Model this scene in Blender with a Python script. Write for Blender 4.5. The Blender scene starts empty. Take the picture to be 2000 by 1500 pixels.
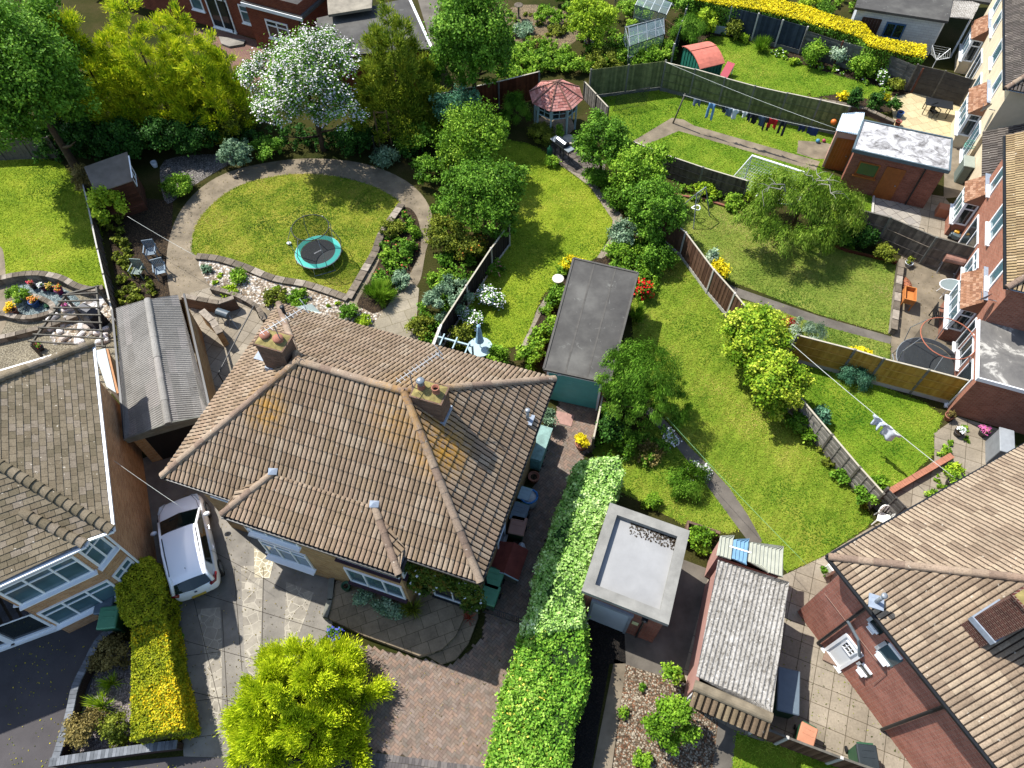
import bpy, math, random
import numpy as np
from mathutils import Vector, Matrix
random.seed(7); RS=np.random.RandomState(11)
SC=bpy.context.scene; COL=SC.collection
# ---------------- camera, sky, sun, exposure ----------------
FPX=1389.0; CAMH=26.0
TILT=math.atan(941/FPX); ROLL=math.atan2(-9,941)
cd=bpy.data.cameras.new('camera'); cam=bpy.data.objects.new('camera',cd); COL.objects.link(cam)
cd.sensor_width=36; cd.lens=36*FPX/2000; cd.clip_start=.1; cd.clip_end=2000
cam.matrix_world=Matrix.Translation((0,0,CAMH)) @ Matrix.Rotation(TILT,4,'X') @ Matrix.Rotation(ROLL,4,'Z')
SC.camera=cam
SUN_AZ=math.radians(127-180)      # direction the sun stands in, clockwise from +Y
SUN_EL=math.radians(55)
w=bpy.data.worlds.new('World'); SC.world=w; w.use_nodes=True
nt=w.node_tree; nt.nodes.clear()
sk=nt.nodes.new('ShaderNodeTexSky'); sk.sky_type='NISHITA'; sk.sun_disc=False
sk.sun_elevation=SUN_EL; sk.sun_rotation=SUN_AZ
bg=nt.nodes.new('ShaderNodeBackground'); bg.inputs[1].default_value=0.15
wo=nt.nodes.new('ShaderNodeOutputWorld'); nt.links.new(sk.outputs[0],bg.inputs[0]); nt.links.new(bg.outputs[0],wo.inputs[0])
sl=bpy.data.lights.new('sun','SUN'); sl.energy=4.9; sl.angle=math.radians(.5); sl.color=(1,.965,.91)
so=bpy.data.objects.new('sun',sl); COL.objects.link(so)
sd=Vector((math.sin(SUN_AZ)*math.cos(SUN_EL),math.cos(SUN_AZ)*math.cos(SUN_EL),math.sin(SUN_EL)))
so.rotation_euler=sd.to_track_quat('Z','Y').to_euler(); so.location=sd*60
SC.view_settings.view_transform='Standard'; SC.view_settings.look='None'; SC.view_settings.exposure=0.9; SC.view_settings.gamma=1
# ---------------- pixel of the photograph -> world point at height z ----------------
_c,_s=math.cos(TILT),math.sin(TILT)
def ray(u,v):
    x=u-1000; y=v-750; x,y=x*math.cos(ROLL)-y*math.sin(ROLL), x*math.sin(ROLL)+y*math.cos(ROLL)
    return np.array([x, FPX*_s-y*_c, -FPX*_c-y*_s])
def G(u,v,z=0.0):
    r=ray(u,v); t=(z-CAMH)/r[2]; return np.array([r[0]*t,r[1]*t,z])
def mpp(u,v,z=0.0):             # metres per photograph pixel there
    p=G(u,v,z); d=np.linalg.norm(p-np.array([0,0,CAMH])); r=ray(u,v)
    return d/np.linalg.norm(r)
# ---------------- mesh builder ----------------
def V(*a): return np.array(a,float)
def unit(a): a=np.array(a,float); return a/max(1e-9,np.linalg.norm(a))
class MB:
    def __init__(s): s.v=[]; s.f=[]; s.m=[]; s.r=[]; s.cm=0; s.cr=None
    def add(s,vs,fs,r=None):
        b=len(s.v); s.v.extend([tuple(map(float,p)) for p in vs])
        rr=random.random() if r is None else r
        for q in fs: s.f.append([i+b for i in q]); s.m.append(s.cm); s.r.append(rr)
        return s
    def quad(s,*p,r=None): return s.add(p,[list(range(len(p)))],r)
    def box(s,c,size,rz=0,r=None,tilt=0):
        c=np.array(c,float); x,y,z=[k/2 for k in size]; ca,sa=math.cos(rz),math.sin(rz); vs=[]
        for dz in(-z,z):
            for dx,dy in((-x,-y),(x,-y),(x,y),(-x,y)): vs.append((c[0]+dx*ca-dy*sa,c[1]+dx*sa+dy*ca,c[2]+dz))
        return s.add(vs,[[3,2,1,0],[4,5,6,7],[0,1,5,4],[1,2,6,5],[2,3,7,6],[3,0,4,7]],r)
    def bev(s,c,size,rz=0,b=.02,r=None):      # box with chamfered vertical edges and top
        x,y,z=size; b=min(b,x/3,y/3,z/3)
        def ring(k,zz): 
            X,Y=x/2-k,y/2-k; q=b
            return [(-X+q,-Y,zz),(X-q,-Y,zz),(X,-Y+q,zz),(X,Y-q,zz),(X-q,Y,zz),(-X+q,Y,zz),(-X,Y-q,zz),(-X,-Y+q,zz)]
        R=[ring(0,-z/2),ring(0,z/2-b),ring(b,z/2)]
        ca,sa=math.cos(rz),math.sin(rz); vs=[(c[0]+p[0]*ca-p[1]*sa,c[1]+p[0]*sa+p[1]*ca,c[2]+p[2]) for k in R for p in k]
        fs=[list(range(7,-1,-1)),list(range(16,24))]
        for k in(0,8):
            for i in range(8): fs.append([k+i,k+(i+1)%8,k+8+(i+1)%8,k+8+i])
        return s.add(vs,fs,r)
    def beam(s,a,b,w,h,up=(0,0,1),r=None):
        a=np.array(a,float); b=np.array(b,float); d=unit(b-a); up=np.array(up,float)
        if abs(d@up)>.97: up=V(0,1,0) if abs(d[1])<.9 else V(1,0,0)
        x=unit(np.cross(d,up)); y=np.cross(x,d); vs=[]
        for p in(a,b):
            for i,j in((-1,-1),(1,-1),(1,1),(-1,1)): vs.append(p+x*i*w/2+y*j*h/2)
        return s.add(vs,[[0,1,2,3],[7,6,5,4],[1,0,4,5],[2,1,5,6],[3,2,6,7],[0,3,7,4]],r)
    def prism(s,pts,z0,z1,r=None,bottom=False):
        n=len(pts); a=sum(pts[i][0]*pts[(i+1)%n][1]-pts[(i+1)%n][0]*pts[i][1] for i in range(n))
        if a<0: pts=list(pts)[::-1]
        vs=[(p[0],p[1],z0) for p in pts]+[(p[0],p[1],z1) for p in pts]
        fs=[list(range(n,2*n))]+[[i,(i+1)%n,n+(i+1)%n,n+i] for i in range(n)]
        if bottom: fs.append(list(range(n-1,-1,-1)))
        return s.add(vs,fs,r)
    def tube(s,pts,rad,n=6,r=None,cap=True):
        P=[np.array(p,float) for p in pts]; m=len(P); R=rad if hasattr(rad,'__len__') else [rad]*m; vs=[]; fs=[]
        for i in range(m):
            d=unit(P[min(i+1,m-1)]-P[max(i-1,0)]); up=V(0,0,1) if abs(d[2])<.9 else V(1,0,0)
            x=unit(np.cross(d,up)); y=np.cross(d,x)
            for k in range(n):
                t=2*math.pi*k/n; vs.append(P[i]+(x*math.cos(t)+y*math.sin(t))*R[i])
        for i in range(m-1):
            for k in range(n): fs.append([i*n+k,i*n+(k+1)%n,(i+1)*n+(k+1)%n,(i+1)*n+k])
        if cap: fs.append(list(range(n))[::-1]); fs.append([(m-1)*n+k for k in range(n)])
        return s.add(vs,fs,r)
    def lathe(s,c,prof,n=14,r=None,sx=1,sy=1):
        vs=[];fs=[]
        for (rad,z) in prof:
            for k in range(n):
                t=2*math.pi*k/n; vs.append((c[0]+math.cos(t)*rad*sx,c[1]+math.sin(t)*rad*sy,c[2]+z))
        for i in range(len(prof)-1):
            for k in range(n): fs.append([i*n+k,i*n+(k+1)%n,(i+1)*n+(k+1)%n,(i+1)*n+k])
        if prof[-1][0]>0: fs.append([(len(prof)-1)*n+k for k in range(n)])
        return s.add(vs,fs,r)
    def ball(s,c,R,n=10,m=6,r=None):
        R=R if hasattr(R,'__len__') else (R,R,R)
        return s.lathe(c,[(0,0)],n) if 0 else s.add([(c[0]+R[0]*math.cos(2*math.pi*k/n)*math.sin(math.pi*(j+.02)/(m+.04)),c[1]+R[1]*math.sin(2*math.pi*k/n)*math.sin(math.pi*(j+.02)/(m+.04)),c[2]-R[2]*math.cos(math.pi*j/m)) for j in range(m+1) for k in range(n)],
            [[j*n+k,j*n+(k+1)%n,(j+1)*n+(k+1)%n,(j+1)*n+k] for j in range(m) for k in range(n)],r)
    def build(s,name,mat,parent=None,smooth=False,local=False,origin=None):
        if not s.v: return None
        co=np.array(s.v,np.float64)
        if parent is not None and not local: co=co-np.array(WL[parent.name])
        loc=None
        if parent is None and not local:
            loc=V(*((co.min(0)+co.max(0))/2)); loc[2]=co[:,2].min()
            if origin is not None: loc=np.array(origin,float)
            co=co-loc
        ln=np.array([len(q) for q in s.f]); li=np.array([i for q in s.f for i in q])
        me=rawmesh(name,co,li,ln,np.array(s.r),mat,np.array(s.m),smooth)
        o=bpy.data.objects.new(name,me); COL.objects.link(o)
        if loc is not None: o.location=loc
        WL[o.name]=tuple(loc) if loc is not None else ((WL[parent.name]) if parent is not None else (0,0,0))
        if parent is not None: o.parent=parent
        return o
WL={}
def rawmesh(name,co,li,ln,rnd,mat,mi=None,smooth=False,uv=True):
    me=bpy.data.meshes.new(name); me.vertices.add(len(co)); me.vertices.foreach_set('co',np.asarray(co,np.float32).ravel())
    me.loops.add(len(li)); me.loops.foreach_set('vertex_index',np.asarray(li,np.int32))
    st=np.concatenate([[0],np.cumsum(ln)[:-1]]); me.polygons.add(len(ln))
    me.polygons.foreach_set('loop_start',st.astype(np.int32)); me.polygons.foreach_set('loop_total',np.asarray(ln,np.int32))
    if mi is not None: me.polygons.foreach_set('material_index',np.asarray(mi,np.int32))
    me.polygons.foreach_set('use_smooth',np.full(len(ln),smooth))
    for m in (mat if isinstance(mat,(list,tuple)) else [mat]): me.materials.append(m)
    a=me.attributes.new('rnd','FLOAT','FACE'); a.data.foreach_set('value',np.asarray(rnd,np.float32))
    if uv:
        p=np.asarray(co)[li]; fi=np.repeat(np.arange(len(ln)),ln)
        a0=np.asarray(co)[li[st]]; a1=np.asarray(co)[li[st+1]]; a2=np.asarray(co)[li[st+2]]
        nn=np.cross(a1-a0,a2-a0); nn/=np.maximum(1e-12,np.linalg.norm(nn,axis=1))[:,None]
        hx=np.stack([-nn[:,1],nn[:,0],0*nn[:,0]],1); hl=np.linalg.norm(hx,axis=1); flat=hl<.25
        hx=np.where(flat[:,None],np.array([1.,0,0]),hx/np.maximum(hl,1e-9)[:,None]); vy=np.where(flat[:,None],np.array([0,1.,0]),np.cross(nn,hx))
        uvs=np.stack([(p*hx[fi]).sum(1),(p*vy[fi]).sum(1)],1)
        l=me.uv_layers.new(name='UVMap'); l.data.foreach_set('uv',uvs.astype(np.float32).ravel())
    me.update(calc_edges=True); return me
def tag(o,label=None,cat=None,group=None,kind=None):
    if label: o['label']=label
    if cat: o['category']=cat
    if group: o['group']=group
    if kind: o['kind']=kind
    return o
def thing(name,label,cat,loc,rz=0,group=None):
    o=bpy.data.objects.new(name,None); COL.objects.link(o); o.empty_display_size=.2
    o.location=loc; o.rotation_euler=(0,0,rz); WL[o.name]=tuple(map(float,loc)); return tag(o,label,cat,group)
def dup(root,loc,rz=None,label=None,group=None,scale=None):
    r=root.copy(); COL.objects.link(r); r.location=loc
    if rz is not None: r.rotation_euler=(0,0,rz)
    if scale: r.scale=(scale,)*3 if not hasattr(scale,'__len__') else scale
    if label: r['label']=label
    if group: r['group']=group
    for ch in list(root.children):
        c=ch.copy(); COL.objects.link(c); c.parent=r
        for g in ch.children:
            d=g.copy(); COL.objects.link(d); d.parent=c
    return r
def smoothpoly(pts,k=4,closed=True):
    P=[np.array(p,float) for p in pts]; n=len(P); out=[]
    for i in range(n if closed else n-1):
        p0,p1,p2,p3=[P[(i+j)%n] if closed else P[min(max(i+j,0),n-1)] for j in(-1,0,1,2)]
        for q in range(k):
            t=q/k; out.append(.5*((2*p1)+(-p0+p2)*t+(2*p0-5*p1+4*p2-p3)*t*t+(-p0+3*p1-3*p2+p3)*t**3))
    if not closed: out.append(P[-1])
    return out
def tri(pts):      # ear clipping of a simple polygon
    from mathutils.geometry import tessellate_polygon
    return [list(t) for t in tessellate_polygon([[Vector((p[0],p[1],0)) for p in pts]])]
PATHS=[]
def ground(name,px,mat,z=.004,smooth=0,thick=0,label=None,cat=None,kind='structure',group=None,side=None,world=False):
    pts=[G(u,v,z)[:2] for u,v in px] if not world else [V(*p) for p in px]
    if smooth: pts=smoothpoly(pts,smooth)
    if name.split('_')[0] in('path','patio','driveway','stone','cobble'): PATHS.append((z,[tuple(p[:2]) for p in pts]))
    n=len(pts); a=sum(pts[i][0]*pts[(i+1)%n][1]-pts[(i+1)%n][0]*pts[i][1] for i in range(n))
    if a<0: pts=pts[::-1]
    b=MB(); fs=[]
    for t in tri(pts):
        A,B,D=[pts[i] for i in t]; 
        if (B[0]-A[0])*(D[1]-A[1])-(B[1]-A[1])*(D[0]-A[0])<0: t=t[::-1]
        fs.append(t)
    b.add([(p[0],p[1],z) for p in pts],fs)
    if thick:
        if side: b.cm=1
        for i in range(n):
            p,q=pts[i],pts[(i+1)%n]; b.quad((p[0],p[1],z-thick),(q[0],q[1],z-thick),(q[0],q[1],z),(p[0],p[1],z))
    o=b.build(name,[mat,side] if side else mat); tag(o,label,cat,group,kind); return o
def inside(pts,x,y):
    x=np.asarray(x);y=np.asarray(y); r=np.zeros(x.shape,bool); n=len(pts)
    for i in range(n):
        x1,y1=pts[i][:2]; x2,y2=pts[(i+1)%n][:2]
        if y1==y2: continue
        r^=((y1>y)!=(y2>y))&(x<(x2-x1)*(y-y1)/(y2-y1)+x1)
    return r
# ---------------- materials ----------------
def lin(h,k=1.0):
    h=h.lstrip('#'); o=[]
    for i in(0,2,4):
        c=int(h[i:i+2],16)/255; o.append((c/12.92 if c<=.04045 else ((c+.055)/1.055)**2.4)*k)
    return tuple(o)+(1,)
K=.74     # sunlit picture value -> base colour
def PC(h,k=1.0): return lin(h,K*k)
class NM:
    def __init__(s,name,rough=.8,spec=.3,coord='obj'):
        s.m=bpy.data.materials.new(name); s.m.use_nodes=True; s.t=s.m.node_tree; s.t.nodes.clear()
        s.out=s.t.nodes.new('ShaderNodeOutputMaterial'); s.b=s.t.nodes.new('ShaderNodeBsdfPrincipled')
        s.b.inputs['Roughness'].default_value=rough; s.b.inputs['Specular IOR Level'].default_value=spec
        s.t.links.new(s.b.outputs[0],s.out.inputs[0])
        if coord=='obj':
            g=s.t.nodes.new('ShaderNodeNewGeometry'); s.co=g.outputs['Position']
        else: s.co=s.t.nodes.new('ShaderNodeUVMap').outputs[0]
    def n(s,t,**kw):
        x=s.t.nodes.new('ShaderNode'+t)
        for k,v in kw.items():
            if k[0]=='i': x.inputs[int(k[1:])].default_value=v
            else: setattr(x,k,v)
        return x
    def l(s,a,b): s.t.links.new(a,b)
    def noise(s,scale,detail=4,rough=.6,co=None,dist=0):
        x=s.n('TexNoise'); x.inputs['Scale'].default_value=scale; x.inputs['Detail'].default_value=detail; x.inputs['Roughness'].default_value=rough
        x.inputs['Distortion'].default_value=dist; s.l(co or s.co,x.inputs['Vector']); return x.outputs['Fac']
    def ramp(s,fac,stops,interp='LINEAR'):
        x=s.n('ValToRGB'); x.color_ramp.interpolation=interp; e=x.color_ramp.elements
        while len(e)<len(stops): e.new(.5)
        for i,(p,c) in enumerate(stops): e[i].position=p; e[i].color=c if hasattr(c,'__len__') else (c,c,c,1)
        s.l(fac,x.inputs[0]); return x.outputs[0]
    def mix(s,fac,a,b,mode='MIX'):
        x=s.n('MixRGB',blend_type=mode)
        for i,q in((0,fac),(1,a),(2,b)):
            if hasattr(q,'is_linked') or hasattr(q,'links'): s.l(q,x.inputs[i])
            else: x.inputs[i].default_value=q if not (i and not hasattr(q,'__len__')) else (q,q,q,1)
        return x.outputs[0]
    def attr(s,name='rnd'):
        x=s.n('Attribute'); x.attribute_name=name; return x.outputs['Fac']
    def bump(s,h,st=.3,d=.02):
        x=s.n('Bump'); x.inputs['Strength'].default_value=st; x.inputs['Distance'].default_value=d; s.l(h,x.inputs['Height']); s.l(x.outputs[0],s.b.inputs['Normal'])
    def col(s,c): s.l(c,s.b.inputs['Base Color']); return s.m
def M_plain(name,c,rough=.7,var=.25,scale=3,spec=.3,bump=0,metal=0,fine=0):
    q=NM(name,rough,spec); q.b.inputs['Metallic'].default_value=metal
    f=q.noise(scale,5); c2=tuple(x*(1-var) for x in c[:3])+(1,); c3=tuple(min(1,x*(1+var*.6)) for x in c[:3])+(1,)
    o=q.ramp(f,[(.3,c2),(.7,c3)])
    if fine: o=q.mix(fine,o,q.ramp(q.noise(scale*18,2),[(.35,.35),(.65,1.0)]),'MULTIPLY')
    if bump: q.bump(q.noise(scale*8,3),bump)
    return q.col(o)
def M_rnd(name,cols,rough=.8,spec=.2,var=.2,scale=6,bump=0):   # colour by piece
    q=NM(name,rough,spec); n=len(cols); o=q.ramp(q.attr(),[((i+.0)/n,c) for i,c in enumerate(cols)],'CONSTANT')
    o=q.mix(1.0,o,q.ramp(q.noise(scale,5),[(.3,1-var*1.6),(.7,1.0)]),'MULTIPLY')
    if bump: q.bump(q.noise(scale*6,3),bump)
    return q.col(o)
def M_brick(name,c1,c2,mortar,bw=.225,bh=.075,ms=.009,rough=.9,var=.35):
    q=NM(name,rough,.1,'uv'); x=q.n('TexBrick'); q.l(q.co,x.inputs['Vector'])
    x.inputs['Scale'].default_value=1; x.inputs['Brick Width'].default_value=bw; x.inputs['Row Height'].default_value=bh; x.inputs['Mortar Size'].default_value=ms
    x.inputs['Color1'].default_value=c1; x.inputs['Color2'].default_value=c2; x.inputs['Mortar'].default_value=mortar; x.inputs['Bias'].default_value=0
    o=q.mix(1,x.outputs['Color'],q.ramp(q.noise(1.3,6,.7),[(.3,1-var),(.7,1.0)]),'MULTIPLY')
    o=q.mix(.5,o,q.ramp(q.noise(30,2),[(.3,.55),(.7,1.0)]),'MULTIPLY')
    q.bump(x.outputs['Fac'],.4,-.006); return q.col(o)
def M_slab(name,c1,c2,joint,w=.6,h=.6,ms=.012,off=.0,var=.3,rot=0,rough=.85,warp=0):
    q=NM(name,rough,.2); mp=q.n('Mapping'); mp.inputs['Rotation'].default_value=(0,0,rot); q.l(q.co,mp.inputs['Vector']); v=mp.outputs[0]
    x=q.n('TexBrick'); x.offset=off; q.l(v,x.inputs['Vector']); x.inputs['Scale'].default_value=1; x.inputs['Brick Width'].default_value=w; x.inputs['Row Height'].default_value=h
    x.inputs['Mortar Size'].default_value=ms; x.inputs['Color1'].default_value=c1; x.inputs['Color2'].default_value=c2; x.inputs['Mortar'].default_value=joint
    o=q.mix(1,x.outputs['Color'],q.ramp(q.noise(.8,7,.7),[(.28,1-var*1.3),(.72,1.0)]),'MULTIPLY')
    o=q.mix(.45,o,q.ramp(q.noise(14,4),[(.3,.5),(.7,1.0)]),'MULTIPLY')
    q.bump(q.noise(12,4),.25,.01); return q.col(o)
def M_grass(name,c1,c2,c3,dry=.5,scale=.55,worn=None,stripe=None):
    q=NM(name,.95,.05); f=q.noise(scale,6,.68); o=q.ramp(f,[(.28,c1),(.5,c2),(.74,c3)])
    o=q.mix(q.ramp(q.noise(2.6,5,.7),[(.42,0.),(.75,dry)]),o,c3)
    o=q.mix(q.ramp(q.noise(4.2,3,.6,dist=.6),[(.6,0.),(.72,.65)]),o,c1)
    if worn: o=q.mix(q.ramp(q.noise(.9,4,.7,dist=1),[(.62,0.),(.78,.75)]),o,worn)
    if stripe is not None:
        mp=q.n('Mapping'); mp.inputs['Rotation'].default_value=(0,0,stripe); q.l(q.co,mp.inputs['Vector']); wv=q.n('TexWave'); wv.inputs['Scale'].default_value=.55; wv.inputs['Distortion'].default_value=1.5; wv.inputs['Detail'].default_value=2; q.l(mp.outputs[0],wv.inputs['Vector']); o=q.mix(1,o,q.ramp(wv.outputs['Fac'],[(.35,.9),(.65,1.06)]),'MULTIPLY')
    fn=q.noise(38,3,.75); o=q.mix(.8,o,q.ramp(fn,[(.3,.42),(.52,.85),(.72,1.25)]),'MULTIPLY')
    q.bump(fn,.9,.05); return q.col(o)
def M_leaf(name,cols,trans=.27,rough=.6,spec=.12):
    q=NM(name,rough,spec); n=len(cols); o=q.ramp(q.attr(),[(i/(n-1),c) for i,c in enumerate(cols)])
    q.l(o,q.b.inputs['Base Color']); t=q.n('BsdfTranslucent'); q.l(o,t.inputs[0]); m=q.n('MixShader'); m.inputs[0].default_value=trans
    q.l(q.b.outputs[0],m.inputs[1]); q.l(t.outputs[0],m.inputs[2]); q.l(m.outputs[0],q.out.inputs[0]); return q.m
def M_tile(name,cols,lichen=None,lam=.6,white=.5,var=.3,groove='#2e261e'):
    q=NM(name,.9,.12); n=len(cols); o=q.ramp(q.attr(),[(i/n*.95,c) for i,c in enumerate(cols)]+[(.955,lin(groove,.6))],'CONSTANT')  # last stop: dark tone for grooves and lips, dirt plus painted shade
    o=q.mix(1,o,q.ramp(q.noise(1.1,6,.7),[(.3,1-var),(.7,1.0)]),'MULTIPLY')
    o=q.mix(.55,o,q.ramp(q.noise(22,4,.7),[(.32,.35),(.6,1.0)]),'MULTIPLY')
    o=q.mix(q.ramp(q.noise(7,4,.75,dist=.5),[(.62,0.),(.7,.6)]),o,lin('#2c241c'))
    if white: o=q.mix(q.ramp(q.noise(9,2,.5,dist=.3),[(.70,0.),(.75,white)]),o,lin('#b8b0a0'))
    if lichen:
        for (x,y,rad) in lichen:
            d=q.n('VectorMath',operation='DISTANCE'); q.l(q.co,d.inputs[0]); d.inputs[1].default_value=(x,y,6.6)
            a=q.ramp(d.outputs['Value'],[(0,1.),(min(1,rad),0.)]) if rad<=1 else None
            if a is None:
                mm=q.n('Math',operation='DIVIDE'); q.l(d.outputs['Value'],mm.inputs[0]); mm.inputs[1].default_value=rad; a=q.ramp(mm.outputs[0],[(0,1.),(1,0.)])
            f=q.mix(1,a,q.ramp(q.noise(4,7,.85,dist=.6),[(.44,0.),(.54,1.)]),'MULTIPLY'); o=q.mix(f,o,lin('#c08c24',.75))
    o=q.mix(q.ramp(q.noise(3.3,6,.8,dist=.4),[(.69,0.),(.75,lam)]),o,lin('#b98a4a',.6))
    q.bump(q.noise(40,3),.3,.01); return q.col(o)
def M_gravel(name,cols,scale=14,rough=.9,big=.4):
    q=NM(name,rough,.2); x=q.n('TexVoronoi'); x.inputs['Scale'].default_value=scale; q.l(q.co,x.inputs['Vector'])
    sp=q.n('SeparateColor'); q.l(x.outputs['Color'],sp.inputs[0]); n=len(cols)
    o=q.ramp(sp.outputs[0],[(i/n,c) for i,c in enumerate(cols)],'CONSTANT')
    o=q.mix(1,o,q.ramp(x.outputs['Distance'],[(.2,1.),(.75,.35)]),'MULTIPLY'); o=q.mix(1,o,q.ramp(q.noise(1.2,6,.7),[(.3,1-big),(.7,1.)]),'MULTIPLY')
    q.bump(x.outputs['Distance'],.8,-.03); return q.col(o)
def M_crazy(name,base1,base2,line,scale=1.7,lw=.05,rough=.85):
    q=NM(name,rough,.2); x=q.n('TexVoronoi',feature='DISTANCE_TO_EDGE'); x.inputs['Scale'].default_value=scale; q.l(q.co,x.inputs['Vector'])
    y=q.n('TexVoronoi'); y.inputs['Scale'].default_value=scale; q.l(q.co,y.inputs['Vector']); sp=q.n('SeparateColor'); q.l(y.outputs['Color'],sp.inputs[0])
    o=q.mix(sp.outputs[0],base1,base2); o=q.mix(1,o,q.ramp(q.noise(2.2,7,.7),[(.3,.6),(.7,1.)]),'MULTIPLY')
    o=q.mix(q.ramp(x.outputs['Distance'],[(lw*.5,1.),(lw,0.)]),o,line); q.bump(q.noise(15,4),.2,.01); return q.col(o)
def M_glass(name,c,rough=.06): 
    q=NM(name,rough,.6); f=q.noise(.9,2); o=q.ramp(f,[(.35,c),(.65,tuple(min(1,x*1.7) for x in c[:3])+(1,))]); return q.col(o)
def M_net(name,c,alpha):
    q=NM(name,.8,.1); q.b.inputs['Base Color'].default_value=c; q.b.inputs['Alpha'].default_value=alpha; return q.m
# ---------------- foliage ----------------
def rdir(n,rs):
    d=rs.normal(size=(n,3)); return d/np.linalg.norm(d,axis=1)[:,None]
def leafmesh(name,P,Nrm,Ax,L,W,mats,mi,rnd):
    n=len(P); B=np.cross(Nrm,Ax); B/=np.maximum(1e-9,np.linalg.norm(B,axis=1))[:,None]
    L=np.asarray(L)[:,None] if hasattr(L,'__len__') else L; W=np.asarray(W)[:,None] if hasattr(W,'__len__') else W
    q=np.stack([P-Ax*L*.5,P+B*W*.5-Ax*L*.08,P+Ax*L*.5,P-B*W*.5-Ax*L*.08],1).reshape(-1,3)
    return rawmesh(name,q,np.arange(4*n),np.full(n,4),rnd,mats,mi,False,uv=False)
MODE={ # leaf length, width, outward, up, random, axis rule
 'broad':(.15,.10,.55,.45,.75),'small':(.085,.06,.6,.4,.8),'feather':(.26,.055,.4,.2,.5),'weep':(.20,.05,.6,.2,.5),'grass':(.55,.03,.3,.1,.4),'big':(.26,.2,.5,.6,.6),'clip':(.07,.05,.9,.3,.7),'clipb':(.11,.085,.8,.4,.7)}
def foliage(blobs,n,mode='broad',seed=1,clump=(.14,.36),nclump=None,leaf=1.0,flower=0,core=.0,lo=.45,rndbias=True,floor=.03):
    rs=np.random.RandomState(seed); l,wd,oo,uu,rr=MODE[mode]; vol=np.array([ (b[1][0]*b[1][1]*b[1][2])**(2/3) for b in blobs]); vol/=vol.sum()
    PP=[];NN=[];AA=[];RR=[]
    for (c,R),f in zip(blobs,vol):
        c=np.array(c,float);R=np.array(R,float); m=max(8,int(n*f)); mr=R.mean(); cl_=(max(clump[0],.32),max(clump[1],.58)) if mr<.45 else (max(clump[0],.24),max(clump[1],.46)) if mr<.8 else clump
        k=nclump or int(max(10,min(110,18*mr*mr+12)))
        k=max(6,int(k)); d=rdir(k,rs); d[:,2]=np.where(d[:,2]<-.35,-d[:,2],d[:,2])
        cr=lo+(1-lo)*rs.rand(k)**.6*.95; cc=c+d*R*(cr[:,None])*(1-.5*cl_[0]); rad=mr*(cl_[0]+(cl_[1]-cl_[0])*rs.rand(k)); ct=rs.rand(k)
        pw=rad**2; pw/=pw.sum(); idx=rs.choice(k,m,p=pw); dd=rdir(m,rs); t=rs.rand(m)**.4
        sq=np.array([1,1,.75 if R[2]<R[0] else 1])
        p=cc[idx]+dd*sq*(rad[idx]*t)[:,None]*(1+.35*rs.normal(size=m).clip(-1,2))[:,None]*.95
        out=p-c; out/=np.maximum(1e-6,np.linalg.norm(out/R,axis=1))[:,None]; out=out/R; out/=np.maximum(1e-6,np.linalg.norm(out,axis=1))[:,None]
        nn=out*oo*.6+dd*.75+np.array([0,0,uu])+rdir(m,rs)*rr; nn/=np.linalg.norm(nn,axis=1)[:,None]
        if mode=='feather': ax=out*.9+np.array([0,0,.55])+rdir(m,rs)*.55+dd*.3
        elif mode=='weep': ax=np.array([0,0,-1.])+out*.45+rdir(m,rs)*.35
        elif mode=='grass': ax=out+np.array([0,0,.7])+rdir(m,rs)*.25
        else: ax=rdir(m,rs)+out*.3
        ax/=np.linalg.norm(ax,axis=1)[:,None]
        if mode in('feather','weep','grass'): nn=nn-ax*(nn*ax).sum(1)[:,None]; nn/=np.maximum(1e-6,np.linalg.norm(nn,axis=1))[:,None]
        r=.55*ct[idx]+.45*rs.rand(m)
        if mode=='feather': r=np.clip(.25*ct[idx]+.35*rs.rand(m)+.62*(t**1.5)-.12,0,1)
        PP.append(p);NN.append(nn);AA.append(ax);RR.append(r)
    P=np.concatenate(PP);N_=np.concatenate(NN);A=np.concatenate(AA);R_=np.concatenate(RR)
    ok=P[:,2]>floor; P,N_,A,R_=P[ok],N_[ok],A[ok],R_[ok]; m=len(P)
    mi=np.zeros(m,int); L=l*leaf*(.7+.6*rs.rand(m)); W=wd*leaf*(.7+.6*rs.rand(m))
    if flower:
        fl=rs.rand(m)<flower; mi[fl]=1; up=N_[fl]*.4+np.array([0,0,.8]); up/=np.linalg.norm(up,axis=1)[:,None]; N_[fl]=up
        L[fl]*=.8 if mode!='feather' else .4; W[fl]=L[fl]; a=A[fl]; a=a-up*(a*up).sum(1)[:,None]; A[fl]=a/np.maximum(1e-6,np.linalg.norm(a,axis=1))[:,None]
    return P,N_,A,L,W,mi,R_
LF={}
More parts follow.
